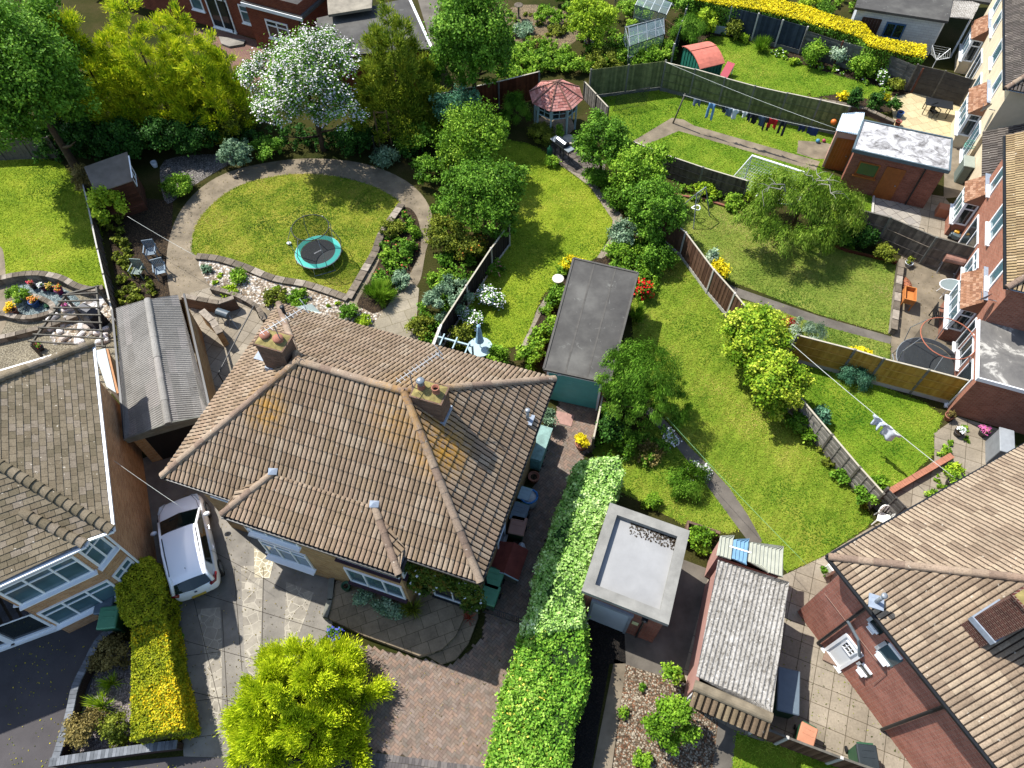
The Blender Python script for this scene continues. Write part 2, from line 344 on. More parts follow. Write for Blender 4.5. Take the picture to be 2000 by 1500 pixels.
def leafmat(k):
    if k in LF: return LF[k]
    T={'green':('#223e0c','#487018','#6c982c','#98bc46'),'mid':('#2a480c','#5a821c','#86ac30','#b4cc4c'),'dark':('#132a0c','#264a18','#3c6622','#5a8534'),
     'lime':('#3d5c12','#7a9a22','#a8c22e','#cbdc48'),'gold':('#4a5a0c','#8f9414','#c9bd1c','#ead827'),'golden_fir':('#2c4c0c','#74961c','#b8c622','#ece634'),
     'firbright':('#3c6a10','#8aa818','#c4d422','#e8f03c'),'willow':('#34520f','#5e7e20','#86a236','#aebc58'),'goldlime':('#365a0e','#6f9420','#a8bc34','#dcdc58'),'yellow':('#8a8a14','#c8b91a','#efdc22','#fff03c'),'grey':('#38503a','#5f7c5c','#8ba683','#b8ccab'),'silver':('#5d7a5c','#8faa86','#bccfb0','#dbe6d0'),
     'olive':('#2e3a10','#59651c','#7f8a2c','#a3a83e'),'brown':('#3e3a1c','#6c6034','#8f8048','#b0a068'),'brass':('#4c5c10','#84901c','#b0b024','#d8cc3c'),
     'varieg':('#4a7428','#84b04c','#bcd884','#eef6cc'),'cypress':('#2c4410','#56701c','#7e9028','#aab034'),'hedgegreen':('#2c5216','#588a26','#86b03a','#bcd468'),
     'red':('#5a1a14','#8c2c20','#b04a30','#c8744a'),'bluegreen':('#20402c','#38644a','#5a8a68','#84ad8c'),'ivy':('#20340e','#3e551a','#5c6c22','#7d5a22')}
    LF[k]=M_leaf('leaf_'+k,[lin(h,.92) for h in T[k]]); return LF[k]
def flow(c): 
    k='petal_'+c
    if k not in LF: LF[k]=M_leaf(k,[lin(c,.6),lin(c,.95)],.2,.6)
    return LF[k]
_ss=[100]
def crown(name,blobs,n,mode,pal,parent=None,flower=0,fcol='#ffffff',loc=None,**kw):
    _ss[0]+=1; P,N_,A,L,W,mi,R=foliage(blobs,n,mode,_ss[0],flower=flower,**kw)
    off=np.array(WL[parent.name]) if parent is not None else (np.array(loc,float) if loc is not None else V(*(np.array(blobs[0][0])*[1,1,0])))
    me=leafmesh(name,P-off,N_,A,L,W,[leafmat(pal)]+([flow(fcol)] if flower else []),mi,R)
    o=bpy.data.objects.new(name,me); COL.objects.link(o)
    if parent is not None: o.parent=parent; WL[o.name]=WL[parent.name]
    else: o.location=off; WL[o.name]=tuple(off)
    return o
def bark(): 
    if 'bark' not in LF: LF['bark']=M_plain('bark',lin('#5c4a36',.5),.9,.4,5,bump=.5)
    return LF['bark']
def tree(label,base,h,r,n,pal='green',mode='broad',cb=.25,blobs=None,group=None,name='tree',flower=0,fcol='#ffffff',rx=None,limbs=6,trad=None,bm=None,**kw):
    x,y=base[:2]; t=thing(name,label,'tree',(x,y,0),0,group); rs=random.Random(int(x*31+y*17)); z0=h*cb
    if blobs is None:
        rz=(h-z0)/2; c=(x,y,z0+rz); rx=rx or r; blobs=[(c,(rx*.8,r*.8,rz*.9))]
        for i in range(7):
            a=i*.9+rs.random()*.5; q=.42+.2*rs.random(); blobs.append(((x+math.cos(a)*rx*q,y+math.sin(a)*r*q,z0+rz*(.5+.9*rs.random())),(r*.45,r*.45,rz*.42)))
    tr=trad or max(.06,h*.022); b=MB(); top=z0+(h-z0)*.65
    b.tube([(x,y,-.1),(x+.03,y,z0*.6),(x-.02,y+.05,z0+.1),(x,y,top)],[tr*1.3,tr,tr*.8,tr*.25],8)
    for i in range(limbs):
        a=i*2.4+rs.random(); zz=z0*.8+(top-z0)*rs.random()*.7; q=r*(.5+.3*rs.random()); zt=zz+q*.6
        b.tube([(x,y,zz),(x+math.cos(a)*q*.5,y+math.sin(a)*q*.5,zz+q*.25),(x+math.cos(a)*q,y+math.sin(a)*q,zt)],[tr*.45,tr*.3,tr*.1],5)
    b.build('trunk',bm or bark(),t,True); crown('crown',blobs,n,mode,pal,t,flower,fcol,**kw); return t
def shrub(label,px,rp,h,n=None,pal='green',mode='small',name='shrub',cat='shrub',z0=0,group=None,sy=1.0,**kw):
    """px = pixel of the visual centre, rp = its radius in photograph pixels, h = height"""
    c=G(px[0],px[1],z0+h*.5); r=rp*mpp(px[0],px[1],z0+h*.5); A=4*r*h+4*r*r
    if n is None: n=int(min(16000,max(250,A*{'broad':380,'small':900,'feather':520,'weep':500,'grass':260,'big':130,'clip':1500,'clipb':800}[mode]/max(.5,kw.get('leaf',1.0))**2)))
    cc=(c[0],c[1],z0+h*.45); kw.setdefault('floor',z0+.02)
    o=crown(name,[(cc,(r,r*sy,h*.55))],n,mode,pal,None,loc=(c[0],c[1],z0),**kw); return tag(o,label,cat,group)
_um={}
def cover(label,poly,n,pal,mode='small',h=.25,name='ground_cover',kind='stuff',cat='planting',rp=.22,world=False,z0=0,**kw):
    """low planting nobody could count, scattered over a polygon"""
    pts=[G(u,v,z0)[:2] for u,v in poly] if not world else poly; A=np.array(pts); lo,hi=A.min(0),A.max(0); rs=np.random.RandomState(len(poly)*13+n)
    bl=[]; k=max(6,n//110); t=0
    while len(bl)<k and t<60:
        q=lo+(hi-lo)*rs.rand(k*2,2); q=q[inside(pts,q[:,0],q[:,1])]; t+=1
        for p in q: bl.append(((p[0],p[1],z0+h*.35),(rp*(.5+rs.rand()),rp*(.5+rs.rand()),h*(.4+.5*rs.rand()))))
    bl=bl[:k]; kw.setdefault('nclump',5); kw.setdefault('floor',z0+.01)
    o=crown(name,bl,n,mode,pal,None,loc=(A[:,0].mean(),A[:,1].mean(),z0),**kw); return tag(o,label,cat,kind=kind)
# ---------------- tiled and corrugated sheets ----------------
def sheet(pts,col=.155,course=.4,amp=.03,ns=6,lip=.028,style='roll',stag=False,over=.0,seed=3):
    """pts: convex coplanar polygon, returns co, li, ln, rnd"""
    P=np.array(pts,float); n=np.zeros(3)
    for i in range(len(P)): n+=np.cross(P[i]-P[0],P[(i+1)%len(P)]-P[0])
    n=unit(n); n=n if n[2]>0 else -n; e=unit(np.cross(V(0,0,1),n)) if n[2]<.9999 else V(1,0,0); s=np.cross(n,e); O=P[0]
    A=(P-O)@e; B=(P-O)@s; b0,b1=B.min(),B.max(); m=len(P); rs=np.random.RandomState(seed)
    def rng(b):
        b=min(max(b,b0+1e-4),b1-1e-4); xs=[]
        for i in range(m):
            j=(i+1)%m
            if (B[i]-b)*(B[j]-b)<=0 and B[i]!=B[j]: xs.append(A[i]+(A[j]-A[i])*(b-B[i])/(B[j]-B[i]))
        return min(xs),max(xs)
    co=[];li=[];rn=[];nb=0; a0,a1=A.min(),A.max(); k=int(math.ceil((a1-a0)/col)); 
    rows=int(math.ceil((b1-b0)/course))
    for r in range(rows):
        ba=b0+r*course; bb=min(ba+course+over,b1); sh=(.5*col if (stag and r%2) else 0)
        if style=='roll':
            t=np.arange(k*ns+1)/ns; h=amp*np.abs(np.sin(math.pi*t))**.5; a=a0+t*col; idx=(t//2).astype(int)
        elif style=='wave':
            t=np.arange(k*ns+1)/ns; h=amp*(.5+.5*np.sin(2*math.pi*t)); a=a0+t*col; idx=(t//12).astype(int)
        elif style=='rib':
            t=(np.arange(k)[:,None]+np.array([0,.22,.34,.66,.78])[None]).ravel(); h=np.tile([0,0,amp,amp,0],k); a=a0+t*col; idx=(t//6).astype(int)
        else: # flat plain tile with joints
            g=.012/col; t=(np.arange(k+1)[:,None]+np.array([0,g,g*1.01,1-.001])[None]).ravel(); h=np.tile([-.02,-.02,0,0],k+1); a=a0+t*col-col+ (sh if stag else 0); idx=t.astype(int)
        rr=rs.rand(idx.max()+3)
        l0,h0=rng(ba); l1,h1=rng(bb); ab=np.clip(a,l0,h0); at=np.clip(a,l1,h1)
        jit=(rs.rand(idx.max()+3)-.5)*lip*.35
        up=(h+lip+jit[idx]); q0=O+np.outer(ab,e)+s*ba+np.outer(up,n); q1=O+np.outer(at,e)+s*bb+np.outer(h*1.0,n); qd=O+np.outer(ab,e)+s*(ba+.004)+np.outer(h*.3-lip*.6,n)
        w=len(a); co.append(np.concatenate([q0,q1,qd])); i=np.arange(w-1); okk=(np.abs(ab[1:]-ab[:-1])+np.abs(at[1:]-at[:-1]))>1e-5; i=i[okk]
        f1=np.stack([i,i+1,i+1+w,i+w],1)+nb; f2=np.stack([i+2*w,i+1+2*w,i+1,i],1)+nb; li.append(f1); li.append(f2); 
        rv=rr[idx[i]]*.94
        if style=='roll': g_=(i%ns==0)|(i%ns==ns-1); rv=np.where(g_,.98,rv)  # groove faces get the dark tone: dirt and crevice shade in one colour
        rn.append(rv); rn.append(np.full(len(i),.98) if style in('roll','flat') else rv); nb+=3*w  # course lips share it, shade under each tile edge painted into the colour
    co=np.concatenate(co); li=np.concatenate(li); return co,li,np.concatenate(rn)
def sheets(name,polys,mat,parent,**kw):
    C=[];L=[];R=[];nb=0
    for i,p in enumerate(polys):
        k=dict(kw)
        if isinstance(p,tuple) and isinstance(p[1],dict): k.update(p[1]); p=p[0]
        co,li,rn=sheet(p,seed=3+i,**k); C.append(co); L.append(li+nb); R.append(rn); nb+=len(co)
    co=np.concatenate(C)-np.array(WL[parent.name]); li=np.concatenate(L); me=rawmesh(name,co,li.ravel(),np.full(len(li),4),np.concatenate(R),mat)
    o=bpy.data.objects.new(name,me); COL.objects.link(o); o.parent=parent; WL[o.name]=WL[parent.name]; return o
def ridge(b,p,q,r=.13,seg=.36,lump=.018,n=9,lift=.03):
    p=np.array(p,float);q=np.array(q,float); L=np.linalg.norm(q-p); k=max(1,int(L/seg)); d=unit(q-p); side=unit(np.cross(d,V(0,0,1))); up=np.cross(side,d)
    for i in range(k):
        a=p+d*(i*L/k-.01); e=p+d*((i+1)*L/k+.015); vs=[]; rr=random.random()*.93; lf=random.uniform(-.01,.01)
        for c,R in((a,r+lump),(e,r)):
            for j in range(n):
                t=math.pi*(j/(n-1)); t=-.25+t*(1+.5/math.pi); vs.append(c+side*math.cos(t)*R+up*(math.sin(t)*R*.85+lift+lf))
        fs=[[j,j+1,n+j+1,n+j] for j in range(n-1)]+[list(range(n))]
        b.add(vs,fs,rr)
# ---------------- windows, doors, walls ----------------
def wallframe(o,x):     # origin on the wall line at ground, unit vector along wall; outward normal is to the right of x
    x=unit(list(x[:2])+[0]); return (np.array([o[0],o[1],0.]),x,V(x[1],-x[0],0))
def onwall(fr,u,v,out=0):
    O,x,n=fr; r=ray(u,v); C=V(0,0,CAMH); t=((O+n*out-C)@n)/(r@n); p=C+r*t; return (p-O)@x,p[2]
def wp(fr,a,z,out=0): return fr[0]+fr[1]*a+fr[2]*out+V(0,0,z)
def window(parent,fr,a0,a1,z0,z1,nx=2,fm=None,gm=None,sill=True,trans=None,th=.06,out=.0,dep=.05,name='window',sm=None,sillout=.09,grid=None):
    """frame > pane, sill"""
    O,x,n=fr; up=V(0,0,1); b=MB()
    def bar(p,q,w,d,o=0): b.beam(p,q,w,d,up=n) 
    c=lambda a,z,o: wp(fr,a,z,out+o)
    for (A,B_) in (((a0,z0+th/2),(a1,z0+th/2)),((a0,z1-th/2),(a1,z1-th/2))): b.beam(c(A[0],A[1],dep/2),c(B_[0],B_[1],dep/2),th,dep,up=n)
    for i in range(nx+1):
        a=a0+(a1-a0)*i/nx; a=min(max(a,a0+th/2),a1-th/2); k=1.0 if i in(0,nx) else .8; b.beam(c(a,z0+th,dep/2+.001),c(a,z1-th,dep/2+.001),th*k,dep,up=n)
    for t in (trans or []):
        z=z0+(z1-z0)*t; b.beam(c(a0+th,z,dep/2-.002),c(a1-th,z,dep/2-.002),th*.7,dep,up=n)
    if grid:
        for i in range(1,grid[0]):
            a=a0+(a1-a0)*i/grid[0]; b.beam(c(a,z0+th,dep/2-.006),c(a,z1-th,dep/2-.006),.03,dep*.7,up=n)
        for i in range(1,grid[1]):
            z=z0+(z1-z0)*i/grid[1]; b.beam(c(a0+th,z,dep/2-.008),c(a1-th,z,dep/2-.008),.03,dep*.7,up=n)
    w=b.build(name,fm,parent); g=MB(); g.quad(c(a0+th*.5,z0+th*.5,.014),c(a1-th*.5,z0+th*.5,.014),c(a1-th*.5,z1-th*.5,.014),c(a0+th*.5,z1-th*.5,.014)); g.build('pane',gm,w)
    if sill:
        s=MB(); s.beam(wp(fr,a0-.06,z0-.035,out+sillout/2+.01),wp(fr,a1+.06,z0-.035,out+sillout/2+.01),sillout+.06,.06,up=(0,0,1)); s.build('sill',sm or fm,w)
    return w
def walls(name,poly,z0,z1,mat,parent):
    b=MB(); n=len(poly); a=sum(poly[i][0]*poly[(i+1)%n][1]-poly[(i+1)%n][0]*poly[i][1] for i in range(n)); P=poly if a>0 else poly[::-1]
    for i in range(n):
        p,q=P[i],P[(i+1)%n]; b.quad((p[0],p[1],z0),(q[0],q[1],z0),(q[0],q[1],z1),(p[0],p[1],z1))
    return b.build(name,mat,parent)
def gutter(parent,pts,mat,r=.06,name='gutter'):
    b=MB()
    for p,q in zip(pts[:-1],pts[1:]):
        p=np.array(p,float);q=np.array(q,float); b.beam(p,q,r*1.7,r*1.5)
        d=unit(q-p); sd=np.cross(d,V(0,0,1)); 
    return b.build(name,mat,parent)
def pipe(parent,pts,mat,r=.045,name='downpipe'):
    b=MB(); b.tube(pts,r,8); return b.build(name,mat,parent)
# ---------------- fences ----------------
def fence(label,px,h,mat,post=None,panel=1.83,cap=None,gb=.0,gbm=None,pw=.1,style='close',base=0,cat='fence',group=None,pm=None,world=False,name='fence',posth=.06,backrails=False,z=0,slatdir='v',bow=0):
    """px: base line. parts: panel (each bay), post (each), gravel_board, cap"""
    P=[G(u,v)[:2] for u,v in px] if not world else [V(*p) for p in px]; mid=sum(P)/len(P); t=thing(name,label,cat,(mid[0],mid[1],0),0,group)
    posts=[]; bays=[]
    for p,q in zip(P[:-1],P[1:]):
        L=np.linalg.norm(q-p); k=max(1,round(L/panel))
        for i in range(k): bays.append((p+(q-p)*i/k,p+(q-p)*(i+1)/k)); posts.append(p+(q-p)*i/k)
    posts.append(P[-1]); gbh=gb
    for bi,(p,q) in enumerate(bays):
        d=unit(q-p); L=np.linalg.norm(q-p); nrm=V(d[1],-d[0]); b=MB(); sgn=1
        hh=h+random.uniform(-.015,.015)
        if style=='close':   # vertical feather boards on two or three rails
            k=max(4,int(L/.12))
            for i in range(k):
                a=p+d*(pw/2+(L-pw)*(i+.5)/k); b.beam((a[0]+nrm[0]*.012*(i%2),a[1]+nrm[1]*.012*(i%2),gbh+.02),(a[0]+nrm[0]*.012*(i%2),a[1]+nrm[1]*.012*(i%2),hh-random.random()*.012),(L-pw)/k*1.02,.02,up=(nrm[0],nrm[1],0))
        elif style=='lap':   # horizontal waney lap
            k=max(6,int((hh-gbh)/.13))
            for i in range(k):
                zz=gbh+(hh-gbh)*(i+.5)/k; o=.012*(i%2); b.beam((p[0]+d[0]*pw/2+nrm[0]*o,p[1]+d[1]*pw/2+nrm[1]*o,zz),(q[0]-d[0]*pw/2+nrm[0]*o,q[1]-d[1]*pw/2+nrm[1]*o,zz),(hh-gbh)/k*1.05,.016,up=(nrm[0],nrm[1],0))
            for i in(1,2): 
                a=p+d*L*i/3; b.beam((a[0]-nrm[0]*.02,a[1]-nrm[1]*.02,gbh),(a[0]-nrm[0]*.02,a[1]-nrm[1]*.02,hh),.04,.03,up=(nrm[0],nrm[1],0)); b.beam((a[0]+nrm[0]*.03,a[1]+nrm[1]*.03,gbh),(a[0]+nrm[0]*.03,a[1]+nrm[1]*.03,hh),.04,.02,up=(nrm[0],nrm[1],0))
        elif style=='slab':  # concrete gravel board fence
            k=max(3,int((hh-gbh)/.3))
            for i in range(k): b.beam((p[0],p[1],gbh+(hh-gbh)*(i+.5)/k),(q[0],q[1],gbh+(hh-gbh)*(i+.5)/k),(hh-gbh)/k*.96,.04,up=(nrm[0],nrm[1],0))
        if backrails:
            for zz in (gbh+(hh-gbh)*.3,gbh+(hh-gbh)*.64,gbh+.05):
                for sg in(-1,1): b.beam((p[0]+nrm[0]*.035*sg,p[1]+nrm[1]*.035*sg,zz),(q[0]+nrm[0]*.035*sg,q[1]+nrm[1]*.035*sg,zz),.035,.03,up=(nrm[0],nrm[1],0),r=.95)
        b.build('panel',mat,t)
        if cap: b=MB(); b.beam((p[0],p[1],hh+.02),(q[0],q[1],hh+.02),.07,.03); b.build('cap',cap,t)
        if gb: b=MB(); b.beam((p[0],p[1],gb/2),(q[0],q[1],gb/2),.05,gb); b.build('gravel_board',gbm,t)
    if pm:
        for p in posts: b=MB(); b.bev((p[0],p[1],(h+posth)/2),(pw,pw,h+posth),math.atan2(d[1],d[0]),.012); b.build('post',pm,t)
    return t
# ---------------- shared materials ----------------
white=M_plain('white_upvc',lin('#f2f4f4',.8),.35,.04,2,.4); blackp=M_plain('black_plastic',lin('#1c1e20'),.45,.2,4)
glassb=M_glass('glass_sky',lin('#4d6a72',.55)); glassd=M_glass('glass_dark',lin('#20282a',.6)); glassg=M_glass('glass_green',lin('#3e5a54',.7))
lead=M_plain('lead_flashing',lin('#8d97a3',.8),.5,.2,8); concrete=M_plain('concrete',lin('#a49c8c',.7),.9,.3,2,.15,.2,.5)
concd=M_plain('weathered_concrete_post',lin('#8a8a80',.7),.9,.25,3,.1,.2,.4); pot_t=M_plain('terracotta',lin('#a8705a',.66),.85,.25,8)
steel=M_plain('galvanised_steel',lin('#9aa0a4',.7),.4,.2,9,.5,metal=.3)
buff=M_brick('buff_brick',lin('#c8a070',.84),lin('#ac7c4c',.84),lin('#b8a888',.75)); redb=M_brick('red_brick',lin('#b8725c',.7),lin('#9c5a48',.7),lin('#a08878',.6))
redb2=M_brick('orange_red_brick',lin('#c08068',.72),lin('#a86650',.72),lin('#b89c88',.66)); darkb=M_brick('sooty_brick',lin('#947460',.7),lin('#745a4a',.7),lin('#8c7c6c',.6))
tan=M_plain('cream_render',lin('#dcccae',.78),.9,.12,1.5,.1,.1,.3)
wgrey=M_plain('grey_weathered_wood',lin('#7e7a70',.7),.9,.35,5,.1,.3,.6)
# ---------------- the ground ----------------
soil=M_gravel('soil',[lin('#4a3a28',.6),lin('#5a4832',.6),lin('#3c3020',.6),lin('#6a563c',.6)],22)
gnd=MB(); gnd.quad((-260,-120,0),(260,-120,0),(260,400,0),(-260,400,0))
gm=NM('garden_earth',.95,.05); f=gm.noise(.25,7,.7); gm.col(gm.mix(1,gm.ramp(f,[(.3,lin('#2c3a14',.6)),(.5,lin('#4a4a24',.6)),(.7,lin('#5f5436',.6))]),gm.ramp(gm.noise(16,4),[(.3,.45),(.7,1.)]),'MULTIPLY'))
tag(gnd.build('ground',gm.m),kind='structure')
gA=M_grass('lawn_bright',lin('#56761a',.76),lin('#8ba02c',.76),lin('#aab03c',.76),.35)
gB=M_grass('lawn_patchy',lin('#46641a',.76),lin('#84932c',.76),lin('#b0a548',.78),.65,.9,worn=lin('#b29a5c',.76))
gC=M_grass('lawn_long',lin('#56761e',.76),lin('#80982e',.76),lin('#a0a440',.76),.4,.5,stripe=.55)
gD=M_grass('lawn_dry',lin('#567226',.76),lin('#7e923a',.76),lin('#9ea04e',.76),.5,.7)
gE=M_grass('lawn_deep',lin('#4a701a',.76),lin('#769428',.76),lin('#98a438',.76),.3,.8)
slabc=M_slab('concrete_slabs',lin('#b4a894',.7),lin('#a29682',.7),lin('#786c58',.55),.62,.62,.012,0,.35,.4)
slabp=M_slab('patio_slabs',lin('#b3a892',.68),lin('#a39880',.68),lin('#8c8264',.6),.75,.6,.012,.5,.3,-.38)
slabd=M_slab('dark_stone_slabs',lin('#b4a084',.7),lin('#988870',.7),lin('#74684e',.6),.62,.45,.01,.35,.45,-.35)
slabl=M_slab('light_square_slabs',lin('#c8bfae',.7),lin('#a8a29a',.7),lin('#7a7266',.5),.5,.5,.012,.0,.25,-.42)
conc2=M_plain('path_concrete',lin('#a0937e',.66),.9,.38,1.2,.1,.25,.6); conc3=M_plain('grey_path_concrete',lin('#8c857a',.6),.9,.35,1.1,.1,.25,.6)
tarm=M_plain('tarmac',lin('#646060',.66),.9,.18,1.0,.15,.3,.5)
pebble=M_gravel('cream_pebbles',[lin('#e8dcc8',.75),lin('#cbb8a0',.75),lin('#b8a48c',.7),lin('#f4ece0',.75),lin('#9c8468',.7)],11)
gravl=M_gravel('grey_gravel',[lin('#a09a92',.7),lin('#857e78',.7),lin('#b8b0a8',.7),lin('#6c6660',.7)],20)
gravb=M_gravel('blue_slate_chips',[lin('#8ea0a0',.7),lin('#b0bebc',.7),lin('#76888a',.7)],18)
gravt=M_gravel('tan_gravel',[lin('#b0a488',.72),lin('#9c9078',.72),lin('#c4b89c',.72)],26)
bark_m=M_gravel('bark_mulch',[lin('#b0a088',.68),lin('#8c7860',.66),lin('#d0c2aa',.72),lin('#74604a',.64),lin('#a4785a',.64)],20)
blackm=M_gravel('black_membrane_litter',[lin('#161412'),lin('#1c1a18'),lin('#221e1a'),lin('#2c2620')],25)
sg=lambda n,p,m,**k: ground(n,p,m,**k)
# left garden
sg('gravel_yard',[(0,500),(70,505),(215,560),(235,700),(215,760),(0,760)],gravt,z=.004)
sg('lawn',[(-140,300),(20,292),(70,290),(120,300),(150,330),(195,385),(205,460),(214,541),(190,545),(150,540),(120,528),(75,519),(40,522),(15,524),(8,490),(-10,455),(-140,430)],gA,z=.008,smooth=3)
sg('path',[(-60,440),(2,458),(14,490),(16,530),(26,560),(0,640),(-60,640)],conc2,z=.010,smooth=3)
sg('gravel_bed',[(22,548),(60,535),(110,540),(150,560),(158,580),(120,590),(60,580)],gravb,z=.010,smooth=3)
sg('gravel_bed',[(38,590),(30,575),(50,558),(80,556),(106,572),(108,584),(60,598)],gravb,z=.014,smooth=3)
# main garden of the left semi
sg('garden_bed',[(210,400),(225,365),(345,380),(335,540),(380,600),(240,600)],soil,z=.004)
sg('path',[(343,600),(332,540),(330,490),(340,440),(362,395),(400,355),(450,327),(520,310),(600,302),(690,308),(760,328),(815,360),(845,400),(850,440),(836,490),(826,540),(812,570),(815,640),(830,680),(860,720),(700,700),(600,680),(540,640),(470,640),(420,640),(400,700),(350,640)],conc2,z=.006,smooth=3)
sg('pebble_bed',[(393,497),(425,500),(480,517),(540,542),(600,556),(650,574),(700,590),(752,612),(740,640),(640,640),(560,625),(520,590),(470,575),(430,560),(405,535)],pebble,z=.010,smooth=3)
lawn2=[(384,485),(382,455),(394,420),(425,385),(470,355),(530,338),(600,332),(660,338),(720,353),(765,374),(789,396),(770,425),(748,455),(735,490),(715,525),(684,574),(650,562),(590,545),(540,535),(480,510),(430,494)]
sg('lawn',lawn2,gB,z=.012,smooth=3)
sg('planting_bed',[(796,402),(815,410),(826,440),(825,490),(805,530),(786,570),(740,606),(715,598),(700,588),(724,545),(744,505),(752,470),(770,435)],soil,z=.012,smooth=3)
sg('patio',[(800,540),(822,560),(816,620),(830,680),(850,720),(700,700),(720,640),(755,600),(775,570)],slabp,z=.016)
sg('gravel_bed',[(330,300),(420,290),(470,300),(420,330),(370,360),(335,385),(322,350)],gravl,z=.010,smooth=3)
sg('patio',[(375,560),(420,548),(470,572),(520,600),(545,640),(480,700),(440,760),(400,800),(380,700)],slabc,z=.014)
# middle garden
sg('lawn',[(985,275),(1010,276),(1060,290),(1100,325),(1160,370),(1202,432),(1190,470),(1170,505),(1120,530),(1070,570),(1052,600),(1040,640),(1026,672),(960,680),(880,672),(905,600),(965,500),(990,440),(960,330)],gA,z=.008,smooth=3)
sg('path',[(1112,330),(1150,340),(1190,385),(1222,425),(1214,455),(1192,500),(1180,508),(1170,506),(1196,470),(1203,434),(1160,368)],slabc,z=.012)
sg('path',[(1066,585),(1074,590),(1060,612),(1040,650),(1030,680),(1020,674),(1038,640),(1052,605)],slabc,z=.012)
crz=M_crazy('round_cobbles',lin('#8c8076',.6),lin('#6e665c',.6),lin('#4a4238',.5),3.5,.08)
sg('cobble_patio',[(1075,280),(1110,268),(1160,290),(1190,320),(1190,350),(1160,352),(1110,330),(1080,305)],crz,z=.014)
sg('planting_bed',[(1060,590),(1120,520),(1180,505),(1230,440),(1290,520),(1250,600),(1160,700),(1060,720),(1030,690)],soil,z=.004)
# garden with the goal
sg('lawn',[(1150,190),(1300,178),(1420,210),(1600,255),(1650,262),(1650,330),(1600,345),(1560,400),(1440,380),(1350,355),(1255,320),(1240,290)],gE,z=.008)
sg('path',[(1244,281),(1322,236),(1345,240),(1365,252),(1610,327),(1600,345),(1335,262),(1262,291)],conc2,z=.012)
sg('patio',[(1568,285),(1620,290),(1650,300),(1640,322),(1600,322),(1565,310)],conc2,z=.013)
# top right garden
sg('planting_bed',[(1370,70),(1450,60),(1830,150),(1760,230),(1600,250),(1380,160)],soil,z=.004)
sg('lawn',[(1395,82),(1440,82),(1500,100),(1560,130),(1640,158),(1700,175),(1748,192),(1740,206),(1700,205),(1650,195),(1590,202),(1540,192),(1480,175),(1400,150),(1380,110)],gE,z=.010,smooth=3)
sg('patio',[(1750,205),(1800,195),(1905,225),(1880,290),(1862,300),(1756,262)],M_slab('yellow_patio',lin('#dccba0',.72),lin('#cdbb92',.72),lin('#a89468',.6),.6,.6,.01,.5,.2,-.3),z=.012)
# garden with the rotary dryer
sg('lawn',[(1325,395),(1345,385),(1400,405),(1480,430),(1600,470),(1758,535),(1750,600),(1742,668),(1600,625),(1450,565),(1400,545),(1360,480),(1330,440)],gD,z=.008)
sg('lawn',[(1430,590),(1560,620),(1740,685),(1738,722),(1600,700),(1540,670),(1440,640)],gD,z=.008)
sg('path',[(1400,548),(1436,568),(1600,628),(1744,672),(1740,686),(1600,645),(1430,583)],conc3,z=.012)
sg('patio',[(1760,530),(1780,470),(1860,490),(1885,505),(1870,640),(1850,760),(1740,730),(1742,670)],conc2,z=.006)
sg('patio',[(1855,296),(1880,288),(1905,290),(1896,400),(1850,404),(1852,350)],conc2,z=.007)
# garden with square slabs
sg('lawn',[(1600,340),(1690,375),(1714,392),(1708,460),(1640,450),(1560,420)],gE,z=.010)
sg('patio',[(1690,372),(1850,400),(1885,440),(1878,495),(1750,480),(1706,462),(1714,390)],slabc,z=.008)
sg('patio',[(1717,400),(1760,408),(1802,424),(1806,440),(1800,462),(1780,490),(1708,468)],slabl,z=.014)
# the long lawn right of the hedge
sg('lawn',[(1235,600),(1290,520),(1335,500),(1425,640),(1450,690),(1500,790),(1560,830),(1640,930),(1700,1030),(1682,1046),(1600,1098),(1530,1128),(1470,1060),(1400,960),(1330,860),(1270,790),(1240,700)],gC,z=.008)
sg('lawn',[(1150,880),(1290,830),(1330,870),(1440,1040),(1420,1050),(1330,1030),(1200,960)],gC,z=.006)
sg('path',[(1272,800),(1300,830),(1345,880),(1420,960),(1482,1064),(1466,1075),(1440,1045),(1380,960),(1320,880),(1262,815)],conc3,z=.012,smooth=2)
sg('path',[(1520,1135),(1602,1098),(1700,1040),(1800,1000),(1800,1080),(1640,1200),(1560,1200)],slabc,z=.014)
# small lawn with the laundry
sg('lawn',[(1560,720),(1700,760),(1800,800),(1842,830),(1820,870),(1822,900),(1760,960),(1700,980),(1640,900),(1570,800)],gE,z=.008)
sg('patio',[(1725,985),(1822,915),(1822,862),(1870,830),(1960,860),(1960,900),(1780,1060)],slabc,z=.010)
# drives
sg('patio',[(1360,1120),(1540,1140),(1640,1200),(1780,1520),(1500,1560),(1370,1500),(1320,1300),(1280,1230)],slabc,z=.006)
sg('driveway',[(1280,1080),(1380,1120),(1330,1300),(1310,1360),(1195,1300),(1130,1260),(1130,1170)],conc3,z=.008)
sg('path',[(1190,1290),(1212,1300),(1180,1520),(1140,1520)],conc2,z=.012)
sg('planting_bed',[(1212,1302),(1340,1345),(1390,1420),(1370,1560),(1172,1560)],bark_m,z=.012)
sg('weed_membrane',[(1128,1170),(1210,1230),(1212,1300),(1180,1300),(1130,1560),(1080,1560),(1120,1300)],blackm,z=.012)
sg('lawn',[(1425,1440),(1470,1455),(1600,1490),(1680,1560),(1410,1560)],gE,z=.014)
sg('driveway',[(1330,1380),(1430,1440),(1415,1560),(1360,1560)],conc3,z=.010)
